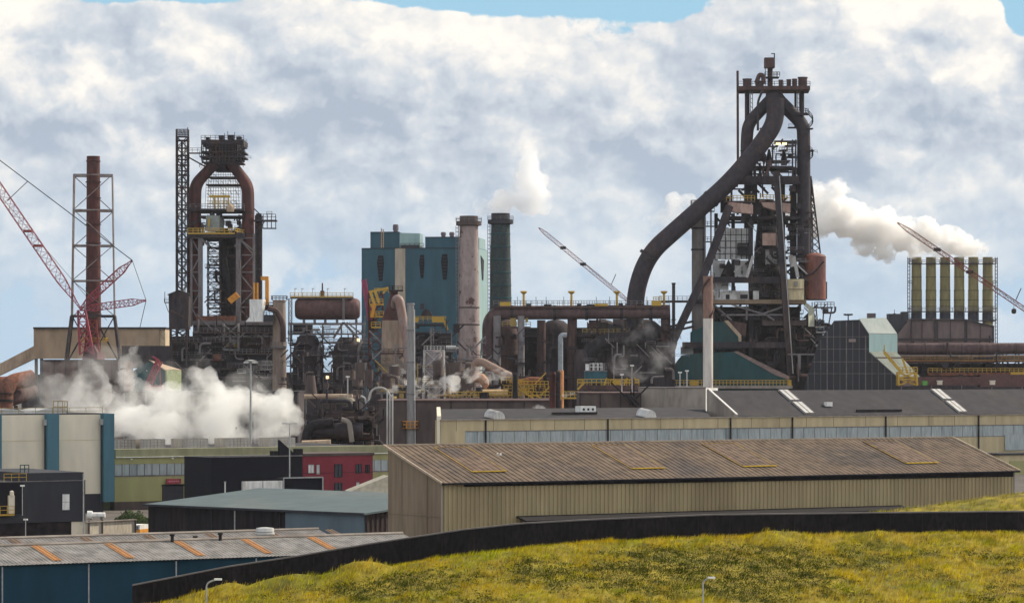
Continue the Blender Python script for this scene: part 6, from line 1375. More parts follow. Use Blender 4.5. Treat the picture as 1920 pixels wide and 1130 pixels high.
    m = MB(); [m.tube([p(x, 842, -5), p(x, 738, -5)], .20, 7) for x in (731, 736)]; m.tube([p(726, 842, -5), p(726, 730, -5)], .2, 7); m.build('riser', M['silver'], t)
    m = MB(); m.tube(fillet([p(640, 786, -4), p(655, 790, -4), p(660, 828, -4)], 2, 5), .6, 10); m.build('bright_elbow', M['concrete'], t)
    m = MB(); m.pbox(640, 739, 660, 744, 850, 4); m.tube([P(548, 743.5, 848), P(652, 742, 848)], .6, 8); m.build('lit_girder', M['tan'], None, 'bright tan girder and cap above the low black process plant', 'girder')
    for x, y0, l in ((652, 707, 'white lamp post behind the low black process plant'), (1185, 686, 'white lamp post on the hall roof in front of the hot stoves'), (1275, 699, 'small lamp post between the teal cabin and the rust topped stack, standing by itself'), (1288, 696, 'small lamp post closest to the slender rust topped stack'), (1166, 703, 'short lamp post beside the teal cabin platform')):
        q = P(x, 0, 830); q.z = 0; t = thing('lamp_post', l, 'lamp post', q); zt = P(0, y0, 830).z; m = MB(); m.beam(q, q+UP*zt, .34); m.build('pole', M['lgrey'], t); m = MB(); m.box(q+UP*(zt+.15), (1.0, .5, .35)); m.build('lamp_head', M['white'], t)
mid_low()
Y_ST = 1052
def far_sheds():
    """long low sheds and gantries that close the view under the furnaces"""
    dark_hall('far_hall', 'long dark hall behind the conical vessels and dust catcher', 520, 700, 930, 1420, 30, 'sheet', 0, bays=12)
    dark_hall('far_hall', 'long dark hall behind the arched furnace and braced chimney', 40, 704, 520, 1420, 30, 'sheet', 0, bays=12)
    dark_hall('far_hall', 'long dark hall behind the hot stoves', 930, 690, 1300, 1420, 30, 'sheet', 0, bays=9)
    dark_hall('mid_shed', 'low sooty shed before the arched furnace, its roof crossed by steam', 232, 735, 560, 760, 20, 'sheet', 0, bays=8)
    dark_hall('mid_shed', 'low sooty shed behind the pale lattice hopper', 690, 728, 905, 1020, 20, 'sheet', 0, bays=6)
    clutter(690, 640, 905, 740, 985, 30, 90, 72, 'bbpdr', .45).build('pipe_bridge', M['grey'], None, 'web of grey pipe bridges and rails around the dust catcher foot', 'pipework')
    clutter(700, 690, 900, 745, 930, 20, 40, 73, 'brx', .35).build('yellow_bits', bpy.data.materials['dusty_yellow'], None, 'scatter of dusty yellow rails and guards before the dust catcher', 'railing')
    clutter(545, 690, 900, 742, 900, 30, 60, 74, 'xcpr', .4).build('pale_bits', M['brick'], None, 'scatter of small brown boxes and pipes on the low roofs before the conical vessels', 'plant')
    clutter(1090, 640, 1262, 715, Y_ST, 4, 40, 75, 'bpr', .4).build('pipe_web', M['grey'], None, 'thin grey pipes crossing in front of the dark ring duct', 'pipework')
    clutter(520, 655, 905, 730, 1030, 40, 150, 71, 'bbpdrx').build('pipe_bridge', M['steel'], None, 'jumble of dark pipe bridges before the far hall', 'pipework')
far_sheds()
# ------------------------------------------------------------------ right part of the works
def big_furnace():
    Y = 1100; p = lambda x, y, d=0: P(x, y, Y+d); u = Y/F; z = lambda y: P(0, y, Y).z
    t = thing('blast_furnace', 'tall dark blast furnace with huge slanting downcomer pipe', 'blast furnace', XY(1440, Y))
    # top: mast, platform, drums
    m = MB(); m.tube([p(1444, 168, 4), p(1444, 126, 4)], 5*u, 10); m.pbox(1434, 108, 1453, 127, Y+1, 4); m.build('top_mast', M['brown'], t)
    m = MB(); m.beam(p(1452, 112, 3), p(1452, 101, 3), .35); m.beam(p(1446, 101, 3), p(1453, 101, 3), .3); m.rail([p(1434, 144, 1), p(1456, 144, 1)], 1.6, 1, .16); m.deck(1434, 1461, 144, Y+1, 4, .4); [m.beam(p(x, 144, 1), p(x, 127, 1), .22) for x in (1435, 1440)]; m.rail([p(1453, 144, 2), p(1462, 144, 2)], 1.6, .8, .2); m.build('mast_gallery', M['black'], t)
    m = MB(); m.pbox(1385, 161, 1519, 168, Y-4, 16, -.05); m.build('top_platform', M['brown'], t)
    m = MB(); m.rail([p(1385, 161, -4), p(1519, 161, -4), p(1519, 161, 10)], 1.5, 1.5, .15); m.build('top_railing', M['steel'], t)
    m = MB(); [m.lathe(p(x, 0, d), [(r*u, z(161)), (r*u, z(y+3)), (r*u*1.12, z(y+2)), (r*u*1.12, z(y))], 14) for x, y, r, d in ((1401, 147, 8, 2), (1505, 144, 8.5, 2), (1479, 149, 4.2, 0), (1490, 148, 4.6, 0), (1424, 152, 8, 0), (1464, 150, 4, 0))]; m.build('bleeder_drum', M['brown'], t)
    m = MB(); m.tube(fillet([p(1418, 156, 0), p(1424, 140, 0), p(1431, 142, 0), p(1432, 158, 0)], 1.5, 5), .8, 10); m.build('relief_elbow', M['brown'], t)
    # thin flare stack, posts
    m = MB(); m.tube([p(1383.5, 300, 3), p(1383, 133, 3)], 2.3*u, 10); m.build('flare_stack', M['brown'], t)
    for x, y1, r, d in ((1401, 300, 4.6, 5), (1503, 240, 5, 5), (1491.5, 240, 2.2, 2)):
        m = MB(); m.tube([p(x, y1, d), p(x, 167, d)], r*u, 12); m.build('post', M['pipe'], t)
    m = MB()
    for x in (1407, 1411, 1495, 1499): m.beam(p(x, 235, 2), p(x, 168, 2), .22)
    for y in range(175, 235, 8): m.beam(p(1407, y, 2), p(1411, y+4, 2), .18); m.beam(p(1495, y, 2), p(1499, y+4, 2), .18)
    m.build('ladder', M['grey'], t)
    # uptakes and downcomer
    m = MB(); m.lathe(p(1452, 0, 0), [(15*u, z(205)), (17*u, z(186)), (16*u, z(176)), (11*u, z(172))], 20); m.build('gas_crown', M['pipe'], t)
    m = MB(); m.tube(fillet([p(1446, 186, 0), p(1403, 232, 0), p(1400, 262, 0), p(1400, 335, 0)], 5, 7), 11.5*u, 18); m.build('uptake_pipe', M['pipe'], t)
    m = MB(); m.tube(fillet([p(1458, 186, 0), p(1506, 234, 0), p(1507, 262, 0), p(1507, 480, 0)], 5, 7), 12.5*u, 18); m.build('uptake_pipe', M['pipe'], t)
    m = MB(); m.tube(fillet([p(1454, 186, -6), p(1454, 230, -7), p(1424, 275, -8), p(1370, 340, -8), p(1216, 476, -8), p(1191, 545, -6), p(1190, 640, -6)], 9, 10), 16.5*u, 24); dc = m.build('downcomer_pipe', M['pipe'], t)
    m = MB()
    for (x, y), (dx, dy) in (((1333, 373), (-.75, .66)), ((1216, 478), (-.5, .86)), ((1190.5, 572), (0, 1)), ((1420, 281), (-.6, .8))):
        q = p(x, y, -8 if y < 540 else -6); v = Vector((dx, 0, -dy)).normalized(); m.tube([q-v*.5, q+v*.5], 17.8*u, 24)
    m.build('flange', M['steel'], dc)
    m = MB(); m.tube(fillet([p(1430, 170, -7), p(1421, 190, -7), p(1421, 245, -7)], 1.5, 4), 2.2*u, 8); m.build('equaliser_pipe', M['pipe'], t)
    m = MB(); m.prism([p(1452, 178, -3), p(1462, 178, -3), p(1488, 210, -3), p(1516, 212, -3), p(1516, 216, -3), p(1484, 216, -3)], Vector((0, 2, 0))); m.rail([p(1462, 178, -3), p(1486, 210, -3), p(1516, 212, -3)], 1.5, 1.5, .16); m.build('crown_walkway', M['sheet'], t)
    m = MB()
    for y0, y1 in ((210, 245), (276, 304)):
        pts = [p(1510+16*math.sin(k*math.pi/6)*(.9), y0+(y1-y0)*k/6, -2) for k in range(7)]; m.rail(pts, 1.3, 1.3, .18); [m.beam(a, b, .35) for a, b in zip(pts[:-1], pts[1:])]
    m.deck(1517, 1527, 281, Y-3, 5, .3); m.deck(1515, 1525, 240, Y-3, 5, .3); m.build('spiral_stair', M['steel'], t)
    # charging level
    m = MB(); m.deck(1413, 1486, 311, Y-4, 16, .8); m.deck(1440, 1482, 300, Y-2, 10, .5); [m.beam(p(x, 345, d), p(x, 262, d), .5) for x in (1416, 1432, 1486, 1492) for d in (-4, 9)]; m.beam(p(1452, 267, -3), p(1494, 267, -3), 1.2); m.build('charging_deck', M['steel'], t)
    m = MB(); m.rail([p(1413, 311, -4), p(1486, 311, -4)], 1.6, 1.2, .16); m.rail([p(1447, 285, -3), p(1456, 285, -3)], 1.6, .8, .18); m.rail([p(1466, 285, -3), p(1484, 285, -3)], 1.6, .8, .18); m.build('charging_railing', M['grey'], t)
    m = MB(); [m.lathe(p(x, 0, 0), [(6*u, z(310)), (6*u, z(300)), (3*u, z(285)), (2*u, z(280))], 14) for x in (1442, 1470)]; m.build('hopper_cone', M['black'], t)
    m = MB(); [m.box(p(x, 269.5, -3.6), (1.5, .4, .7)) for x in (1459, 1471)]; m.build('lit_lamps', bpy.data.materials['lamp_glow'], t)
    m = MB(); m.beam(p(1432, 345, -5), p(1445, 300, -5), .9); m.beam(p(1425, 345, -5), p(1436, 290, -5), .5); m.build('skip_track', M['brown'], t)
    clutter(1412, 262, 1490, 345, Y-3, 12, 50, 81, 'bbprx', .7).build('charging_plant', M['steel'], t)
    # body of the works: columns, girders, chutes
    m = MB(); m.pbox(1362, 330, 1498, 345, Y-6, 4); m.pbox(1362, 405, 1500, 410, Y-4, 16); m.build('upper_girder', M['sheet'], t)
    m = MB(); c = p(1438, 0, 14); m.lathe(c, [(34*u, 0), (34*u, z(640)), (30*u, z(560)), (24*u, z(470)), (17*u, z(400)), (13*u, z(370))], 24); m.build('furnace_shaft', M['black'], t)
    for x0, x1, y0, y1, d in ((1396, 1408, 330, 430, 3), (1410, 1420, 340, 420, 5), (1463, 1472, 340, 690, 4), (1498, 1512, 430, 560, 1), (1516, 1522, 330, 480, 3), (1340, 1346, 400, 560, 2), (1372, 1378, 400, 560, 4), (1404, 1412, 410, 690, -3), (1482, 1494, 350, 560, 6)):
        m = MB(); m.pbox(x0, y0, x1, y1, Y+d, 2.4); m.build('column', M['sheet'], t)
    m = MB(); m.prism([p(1366, 378, -8), p(1366, 392, -8), p(1377, 398, -8), p(1412, 401, -8), p(1412, 384, -8)], Vector((0, 5, 0))); m.build('coal_chute', M['brown'] if False else mat('dusty_pink_chute', (.44,.29,.235), .8, 0, (.32,.20,.165), .2, .5, 3), t)
    m = MB(); m.prism([p(1425, 375, -8), p(1432, 388, -8), p(1452, 394, -8), p(1482, 399, -8), p(1482, 382, -8)], Vector((0, 5, 0))); m.build('coal_chute', bpy.data.materials['dusty_pink_chute'], t)
    m = MB(); m.pbox(1412, 373, 1428, 402, Y-6, 4); m.pbox(1352, 368, 1368, 398, Y-3, 4); m.build('chute_hood', M['black'], t)
    m = MB(); m.rail([p(1362, 376, -8), p(1415, 376, -8)], 1.7, 1.1, .2); m.rail([p(1425, 374, -8), p(1482, 376, -8)], 1.7, 1.1, .2); m.build('chute_railing', M['yellow'], t)
    m = MB(); m.deck(1360, 1416, 376.5, Y-8, 6, .5); m.deck(1424, 1484, 376.5, Y-8, 6, .5); m.build('chute_deck', M['brown'], t)
    # long leaning legs
    m = MB(); m.beam(p(1456, 322, -11), p(1482, 700, -11), 11*u, 2.2); m.build('leaning_leg', M['sheet'], t)
    m = MB(); m.beam(p(1461.5, 330, -12.2), p(1487, 700, -12.2), .35, .3); m.build('leg_pipe', M['lgrey'], t)
    m = MB(); m.beam(p(1368, 386, -10), p(1318, 520, -11), 15*u, 2.4); m.beam(p(1318, 520, -11), p(1262, 640, -12), 14*u, 2.4); m.build('leaning_leg', M['sheet'], t)
    m = MB(); m.tube([p(1309, 830, -2), p(1309, 384, -2)], 12*u, 18); sc = m.build('service_column', M['concrete'] if False else mat('dull_grey_column', (.17,.145,.135), .8, 0, (.12,.10,.095), .15, .5, 3), t)
    m = MB(); [m.lathe(p(1309, 0, -2), [(13.4*u, z(y)), (13.4*u, z(y-3))], 18) for y in (470, 430, 565)]; q = quad(p(1309, 0, -2), 26*u, 26*u, z(384)); m.rail(q+q[:1], 1.4, 1, .15); m.build('column_collar', M['steel'], sc)
    for x, w in ((1322, .5), (1333, .5)): m = MB(); m.beam(p(x, 560, -4), p(x, 385, -4), w); m.build('service_post', M['grey'], t)
    m = MB(); [m.deck(1320, 1340, y, Y-4, 4, .3) for y in (395, 423, 452, 520)]; [m.rail([p(1320, y, -4), p(1340, y, -4)], 1.4, 1, .15) for y in (395, 423, 452, 520)]; m.build('service_decks', M['steel'], t)
    # pale cladding panels
    clad = mat('pale_grey_cladding', (.56,.54,.52), .75, 0, (.40,.37,.35), .12, .5, 4, spots=((.07,.055,.055), .13, .62))
    m = MB(); m.pbox(1342, 428, 1412, 486, Y-1, 1.2); m.build('cladding', clad, t)
    m = MB(); m.pbox(1336, 488, 1360, 520, Y-1, 1); m.pbox(1378, 488, 1404, 522, Y-1, 1); m.build('cladding', clad, t)
    m = MB(); m.pbox(1336, 530, 1366, 544, Y-1, 1); m.build('cladding', clad, t)
    m = MB(); m.pbox(1337, 545, 1423, 561, Y-3, 3); m.build('cladding', mat('whitish_cladding', (.68,.65,.62), .7, 0, (.36,.33,.30), .2, .5, 3), t)
    m = MB(); m.pbox(1430, 437, 1455, 460, Y-5, 2.4); m.build('pale_box', bpy.data.materials['dusty_pink_chute'], t)
    m = MB(); m.pbox(1436, 468, 1458, 496, Y-1, 2.4); m.build('cladding', clad, t)
    m = MB(); [m.beam(p(x, 486, -1.1), p(x, 428, -1.1), .22) for x in range(1350, 1412, 10)]; [m.beam(p(1342, y, -1.1), p(1412, y, -1.1), .22) for y in (440, 452, 464, 476)]; [m.pbox(a, b, c_, d, Y-3.2, .3) for a, b, c_, d in ((1361, 552, 1368, 561), (1388, 552, 1402, 560))]; m.build('cladding_joints', M['steel'], t)
    m = MB(); m.prism([p(1350, 520, -2), p(1366, 486, -2), p(1374, 500, -2), p(1372, 530, -2), p(1358, 530, -2)], Vector((0, 1, 0))); m.pbox(1383, 455, 1405, 478, Y-2.6, 1.4); m.build('dark_opening', M['black'], t)
    m = MB(); m.pbox(1332, 519, 1464, 530, Y-7, 3); m.build('cross_girder', M['sheet'], t)
    m = MB(); m.deck(1336, 1512, 561.5, Y-8, 22, 1.4); m.build('main_deck', M['tan'] if False else mat('tan_brown_deck', (.22,.155,.10), .8), t)
    m = MB(); m.pbox(1474, 523, 1507, 562, Y-9, 8, -.12); hs = m.build('deck_house', mat('yellow_cream_house', (.66,.54,.33), .7, 0, (.56,.45,.27), .2, .4, 4), t)
    m = MB(); m.pbox(1489, 527, 1496, 536, Y-9.6, .4); m.build('house_window', M['concrete'], hs)
    m = MB(); m.beam(p(1474, 542, -9.3), p(1507, 542, -9.3), .2); m.build('house_joint', M['brown'], hs)
    # red tank
    c = p(1529, 0, -2); m = MB(); m.lathe(c, [(19.5*u, z(562)), (19.5*u, z(481)), (17*u, z(478)), (4*u, z(474))], 30); tk = m.build('dust_tank', mat('orange_red_tank', (.24,.085,.055), .6, 0, (.15,.062,.05), .12, .5, 3, fine=.18), t)
    m = MB(); m.lathe(c, [(20*u, z(563)), (20*u, z(561))], 30); m.tube(fillet([p(1508, 520, -6), p(1525, 512, -6), p(1545, 490, -5.2)], 2, 4), .25, 7); m.build('tank_trim', M['steel'], tk)
    # right-hand leaning lattice
    m = MB(); m.beam(p(1521, 335, 4), p(1538, 475, 4), .5); m.beam(p(1523, 400, 4), p(1524, 475, 4), .4); [m.beam(p(1521.5, y, 4), p(1521+(y-335)*.12, y+12, 4), .3) for y in range(345, 470, 12)]; [m.beam(p(1521.5, y+10, 4), p(1521+(y-335)*.12, y, 4), .25) for y in range(345, 470, 12)]; m.build('raking_ladder', M['steel'], t)
    # mid tangle
    clutter(1345, 345, 1515, 428, Y-5, 16, 100, 82, 'bbbprx', .8, 26).build('upper_tangle', M['steel'], t)
    clutter(1410, 410, 1512, 560, Y-6, 14, 110, 83, 'bbpdx', .9, 26).build('middle_tangle', M['steel'], t)
    clutter(1338, 430, 1510, 560, Y-8, 4, 34, 84, 'br', .4, 24).build('grey_struts', M['grey'], t)
    m = MB(); m.beam(p(1400, 520, -9), p(1412, 480, -9), 1.0); m.beam(p(1488, 480, -9), p(1496, 520, -9), 1.1); m.beam(p(1482, 478, -9), p(1486, 500, -9), 1.4); m.beam(p(1488, 490, -9), p(1514, 514, -9), .4); m.beam(p(1376, 510, -9), p(1400, 488, -9), .5); m.build('pale_struts', M['lgrey'], t)
    # under the deck
    m = MB(); m.pbox(1340, 575, 1500, 840, Y+6, 30); m.pbox(1500, 600, 1540, 840, Y+10, 20); m.build('hearth_house', M['black'], t)
    m = MB()
    for a, b in (((1340, 572), (1372, 600)), ((1372, 571), (1430, 588)), ((1430, 588), (1476, 572)), ((1400, 600), (1400, 572)), ((1436, 590), (1452, 600)), ((1352, 590), (1472, 590))): m.beam(p(*a, -8), p(*b, -8), .55)
    m.build('deck_truss', M['grey'], t)
    m = MB(); m.pbox(1430, 601, 1512, 610, Y-7, 4); m.rail([p(1430, 603, -7), p(1512, 603, -7)], 1.4, 1.2, .17); m.build('casting_gallery', M['brick'], t)
    m = MB(); m.prism([p(1507, 572, -8), p(1516, 580, -8), p(1516, 612, -8), p(1527, 612, -4), p(1527, 578, -4), p(1513, 568, -8)], Vector((0, 1, 0))); m.build('pale_hood', mat('pale_green_hood', (.42,.42,.33), .7), t)
    m = MB(); m.pbox(1530, 600, 1546, 622, Y-2, 4); m.pbox(1546, 528, 1551, 560, Y+2, 3); m.build('side_box', M['bluegrey'], t)
    m = MB(); m.deck(1527, 1562, 575, Y-2, 7, .4); m.rail([p(1527, 575, -2), p(1564, 575, -2)], 1.6, 1.0, .2); [m.beam(p(a, 575, -2), p(b, 640, -2), .4) for a, b in ((1530, 1536), (1545, 1540), (1560, 1548))]; m.beam(p(1520, 660, -2), p(1535, 628, -2), .9); m.beam(p(1536, 628, -2), p(1541, 652, -2), .7); m.build('side_stair', M['steel'], t)
    clutter(1520, 568, 1545, 650, Y-4, 8, 34, 85, 'bpx', .5).build('side_tangle', M['steel'], t)
    clutter(1520, 585, 1542, 650, Y-5, 2, 8, 86, 'b', .4).build('side_pale_bars', M['lgrey'], t)
    clutter(1345, 470, 1500, 560, Y-8, 6, 60, 89, 'bprx', .5, 20).build('front_tangle', M['steel'], t)
    clutter(1385, 230, 1510, 345, Y-2, 10, 40, 79, 'rbd', .35, 14).build('high_tangle', M['steel'], t)
    clutter(1345, 580, 1520, 715, Y-6, 10, 190, 87, 'bbbpdx', .9).build('lower_tangle', M['steel'], t)
    clutter(1380, 600, 1520, 715, Y-8, 3, 26, 88, 'bpr', .6).build('lower_pipes', M['brown'], t)
    m = MB(); m.pbox(1280, 641, 1474, 652, Y-14, 3); m.build('low_girder', M['sheet'], t)
    m = MB(); m.beam(p(1497, 715, -14), p(1497, 665, -14), .4); m.beam(p(1477, 664, -14), p(1545, 664, -14), .5); m.beam(p(1500, 692, -14), p(1500, 664, -14), .6); m.build('pipe_portal', M['grey'], t)
    # teal skirts
    tk = M['tealdark']
    m = MB(); m.prism([p(1297, 655, -9), p(1297, 622, -9), p(1337, 603, -9), p(1357, 603, -9), p(1384, 632, -9), p(1384, 655, -9)], Vector((0, 9, 0))); m.build('upper_skirt', tk, t)
    m = MB(); m.prism([p(1358, 602, -9.2), p(1365, 600, -9.2), p(1390, 628, -9.2), p(1390, 640, -9.2), p(1385, 640, -9.2), p(1384, 631, -9.2)], Vector((0, 9, 0))); m.build('skirt_edge', M['tan'], t)
    m = MB(); m.prism([p(1366, 601, -7), p(1400, 606, -7), p(1398, 630, -7), p(1390, 628, -7)], Vector((0, 6, 0))); m.build('rust_patch', M['brown'], t)
    m = MB(); m.prism([p(1245, 730, -16), p(1262, 690, -16), p(1282, 665, -16), p(1337, 660, -16), p(1377, 660, -16), p(1455, 702, -16), p(1478, 712, -16), p(1482, 840, -16), p(1245, 840, -16)], Vector((0, 12, 0))); m.build('lower_skirt', tk, t)
    m = MB(); m.prism([p(1375, 659, -16.3), p(1383, 658, -16.3), p(1480, 705, -16.3), p(1480, 712, -16.3), p(1454, 703, -16.3)], Vector((0, 12, 0))); m.build('skirt_edge', mat('mauve_flashing', (.24,.17,.15), .7), t)
    m = MB(); m.pbox(1277, 650, 1300, 664, Y-10, 3); m.build('white_louvre', M['lgrey'], t)
    m = MB(); m.rail([p(1262, 722, -18), p(1483, 722, -18)], 1.7, 1.2, .22); m.pbox(1293, 714, 1310, 722, Y-18, 1); m.pbox(1478, 712, 1484, 724, Y-18.4, 1); m.build('yellow_railing', M['yellow'], t)
    m = MB(); m.pbox(1258, 722.5, 1486, 728, Y-19, 4); m.build('plinth', M['white'] if False else M['concrete'], t)
    m = MB(); m.beam(p(1236, 565, -5), p(1340, 565, -5), 1.6, .8); m.rail([p(1236, 564, -5), p(1340, 564, -5)], 1.6, 1.5, .14); m.beam(p(1256, 612, -5), p(1300, 602, -5), .8); m.beam(p(1256, 622, -5), p(1300, 612, -5), .8); m.build('pipe_bridge', M['sheet'], t)
    m = MB(); m.tube(fillet([p(1262, 640, -12), p(1256, 660, -12), p(1240, 668, -12)], 2, 4), 1.6, 12); m.build('bridge_elbow', M['brown'], t)
big_furnace()

def silver_stack():
    Y = 880; c = XY(1327.5, Y); z = lambda y: P(0, y, Y).z; u = Y/F; t = thing('rusty_stack', 'slender stack with rust brown top and pale silver foot before the tall furnace', 'stack', c)
    m = MB(); m.lathe(c, [(9.5*u, 0), (9.2*u, z(620)), (9.2*u, z(597))], 22); m.build('lower_shaft', mat('pale_stained_stack', (.62,.56,.50), .6, 0, (.36,.27,.22), .12, .5, 5), t)
    m = MB(); m.lathe(c, [(9.3*u, z(597)), (9.0*u, z(520)), (9.6*u, z(519.5)), (9.6*u, z(517.5)), (8*u, z(517.5))], 22); m.build('upper_shaft', mat('rust_brown_stack', (.25,.145,.11), .7, 0, (.16,.09,.075), .2, .5, 3), t)
    m = MB(); m.tube([Vector((c.x+9.8*u*math.cos(a), c.y+9.8*u*math.sin(a), z(595)+(z(522)-z(595))*k/40)) for k, a in ((k, -1.4+k*.16) for k in range(41))], .3, 6); m.build('wind_strake', M['brown'], t)
silver_stack()

def grid_house():
    Y = 1020; yaw = -.12; ax = Vector((math.cos(yaw), math.sin(yaw), 0)); w = Vector((-ax.y, ax.x, 0)); zz = lambda y: P(0, y, Y).z
    o = XY(1632, Y); s = lambda px: along(o, ax, px); q = lambda px, y, d=0: o+ax*s(px)+w*d+UP*zz(y)
    t = thing('casting_hall', 'dark gridded cladding hall with pale teal sunlit roof and end', 'hall', XY(1600, Y))
    front = [q(1508, 835), q(1508, 724), q(1535, 640), q(1564, 601), q(1611, 599), q(1629, 626), q(1630, 661), q(1682, 707), q(1682, 835)]
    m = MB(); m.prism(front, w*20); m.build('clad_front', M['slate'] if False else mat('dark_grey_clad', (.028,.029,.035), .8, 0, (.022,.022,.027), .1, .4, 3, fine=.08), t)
    wl = lambda px, y0: 0
    rd = along(q(1629, 626), (ax*.6+w*.8).normalized(), 1682); r_ = (ax*.6+w*.8).normalized()*rd
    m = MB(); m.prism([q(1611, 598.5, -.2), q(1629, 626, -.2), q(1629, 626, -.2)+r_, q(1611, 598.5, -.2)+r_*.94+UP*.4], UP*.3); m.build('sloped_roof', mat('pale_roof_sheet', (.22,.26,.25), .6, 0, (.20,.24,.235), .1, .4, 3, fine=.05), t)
    m = MB(); a = q(1629.6, 626, -.1); b = q(1629.6, 661, -.1); m.prism([a, a+r_, b+r_, b], w*.3); m.build('sunlit_end', M['tealsun'], t)  # paleness of this end is sunlight painted into its colour
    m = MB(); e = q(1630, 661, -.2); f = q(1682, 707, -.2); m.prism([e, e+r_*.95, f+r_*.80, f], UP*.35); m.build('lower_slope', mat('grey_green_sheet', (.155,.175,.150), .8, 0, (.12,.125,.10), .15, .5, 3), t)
    m = MB(); e2 = e.lerp(f, .25); m.beam(e2+UP*.4, e2+r_*.9+UP*.4, .4); m.build('slope_joint', M['brown'], t)
    m = MB()
    for px in range(1515, 1682, 12):
        yt = 724-(px-1508)*(84/27) if px < 1535 else 640-(px-1535)*(39/29) if px < 1564 else 600 if px < 1612 else 627 if px < 1630 else 661+(px-1630)*46/52
        m.beam(q(px, 835, -.08), q(px, yt+2, -.08), .30 if px in (1587, 1551, 1623) else .14)
    for y in (631, 654, 678, 700): x0 = 1508+(724-y)*27/84 if y > 640 else 1541; x1 = 1629 if y < 661 else 1630+(y-661)*52/46; m.beam(q(x0, y, -.08), q(x1, y, -.08), .16)
    m.build('cladding_grid', M['grey'], t)
    m = MB(); m.beam(q(1590, 600, 4), q(1590, 588, 4), .35); m.beam(q(1584, 590, 4), q(1596, 590, 4), .35); [m.box(q(x, 589, 4), (.9, .5, .5)) for x in (1584, 1590, 1596)]; m.build('floodlights', M['steel'], t)
    m = MB(); [m.box(q(1598, 638, -.2), (2.2, .4, 1.0))]; m.build('hatch', M['pink'], t)
    Y2 = 1004; p = lambda x, y: P(x, y, Y2); t = thing('roof_stair', 'yellow stair and scaffold at the foot of the pale sloping roof', 'stair', p(1700, 722))
    m = MB(); m.tower([p(1685, 722), p(1720, 722), p(1720, 722)+Vector((0, 4, 0)), p(1685, 722)+Vector((0, 4, 0))], [p(1685, 698), p(1718, 698), p(1718, 698)+Vector((0, 4, 0)), p(1685, 698)+Vector((0, 4, 0))], 2, .6, .35); m.build('scaffold', M['yellow'], t)
    m = MB(); m.beam(p(1658, 660), p(1692, 700), .9); m.beam(p(1656, 656), p(1690, 696), .4); m.beam(p(1692, 672), p(1702, 700), .6); m.rail([p(1686, 698), p(1720, 698)], 1.6, 1, .25); m.beam(p(1658, 646), p(1658, 662), .3); m.build('stair_flight', M['yellow'], t)
    m = MB(); m.pbox(1693, 710, 1714, 723, Y2+1, 4); m.build('kiosk', M['pink'], t)
    m = MB(); m.pbox(1730, 714, 1739, 722, Y2+2, 3); m.build('bin', mat('green_bin', (.09,.30,.05), .5), None, 'small green bin beside the yellow stair scaffold', 'bin')
grid_house()

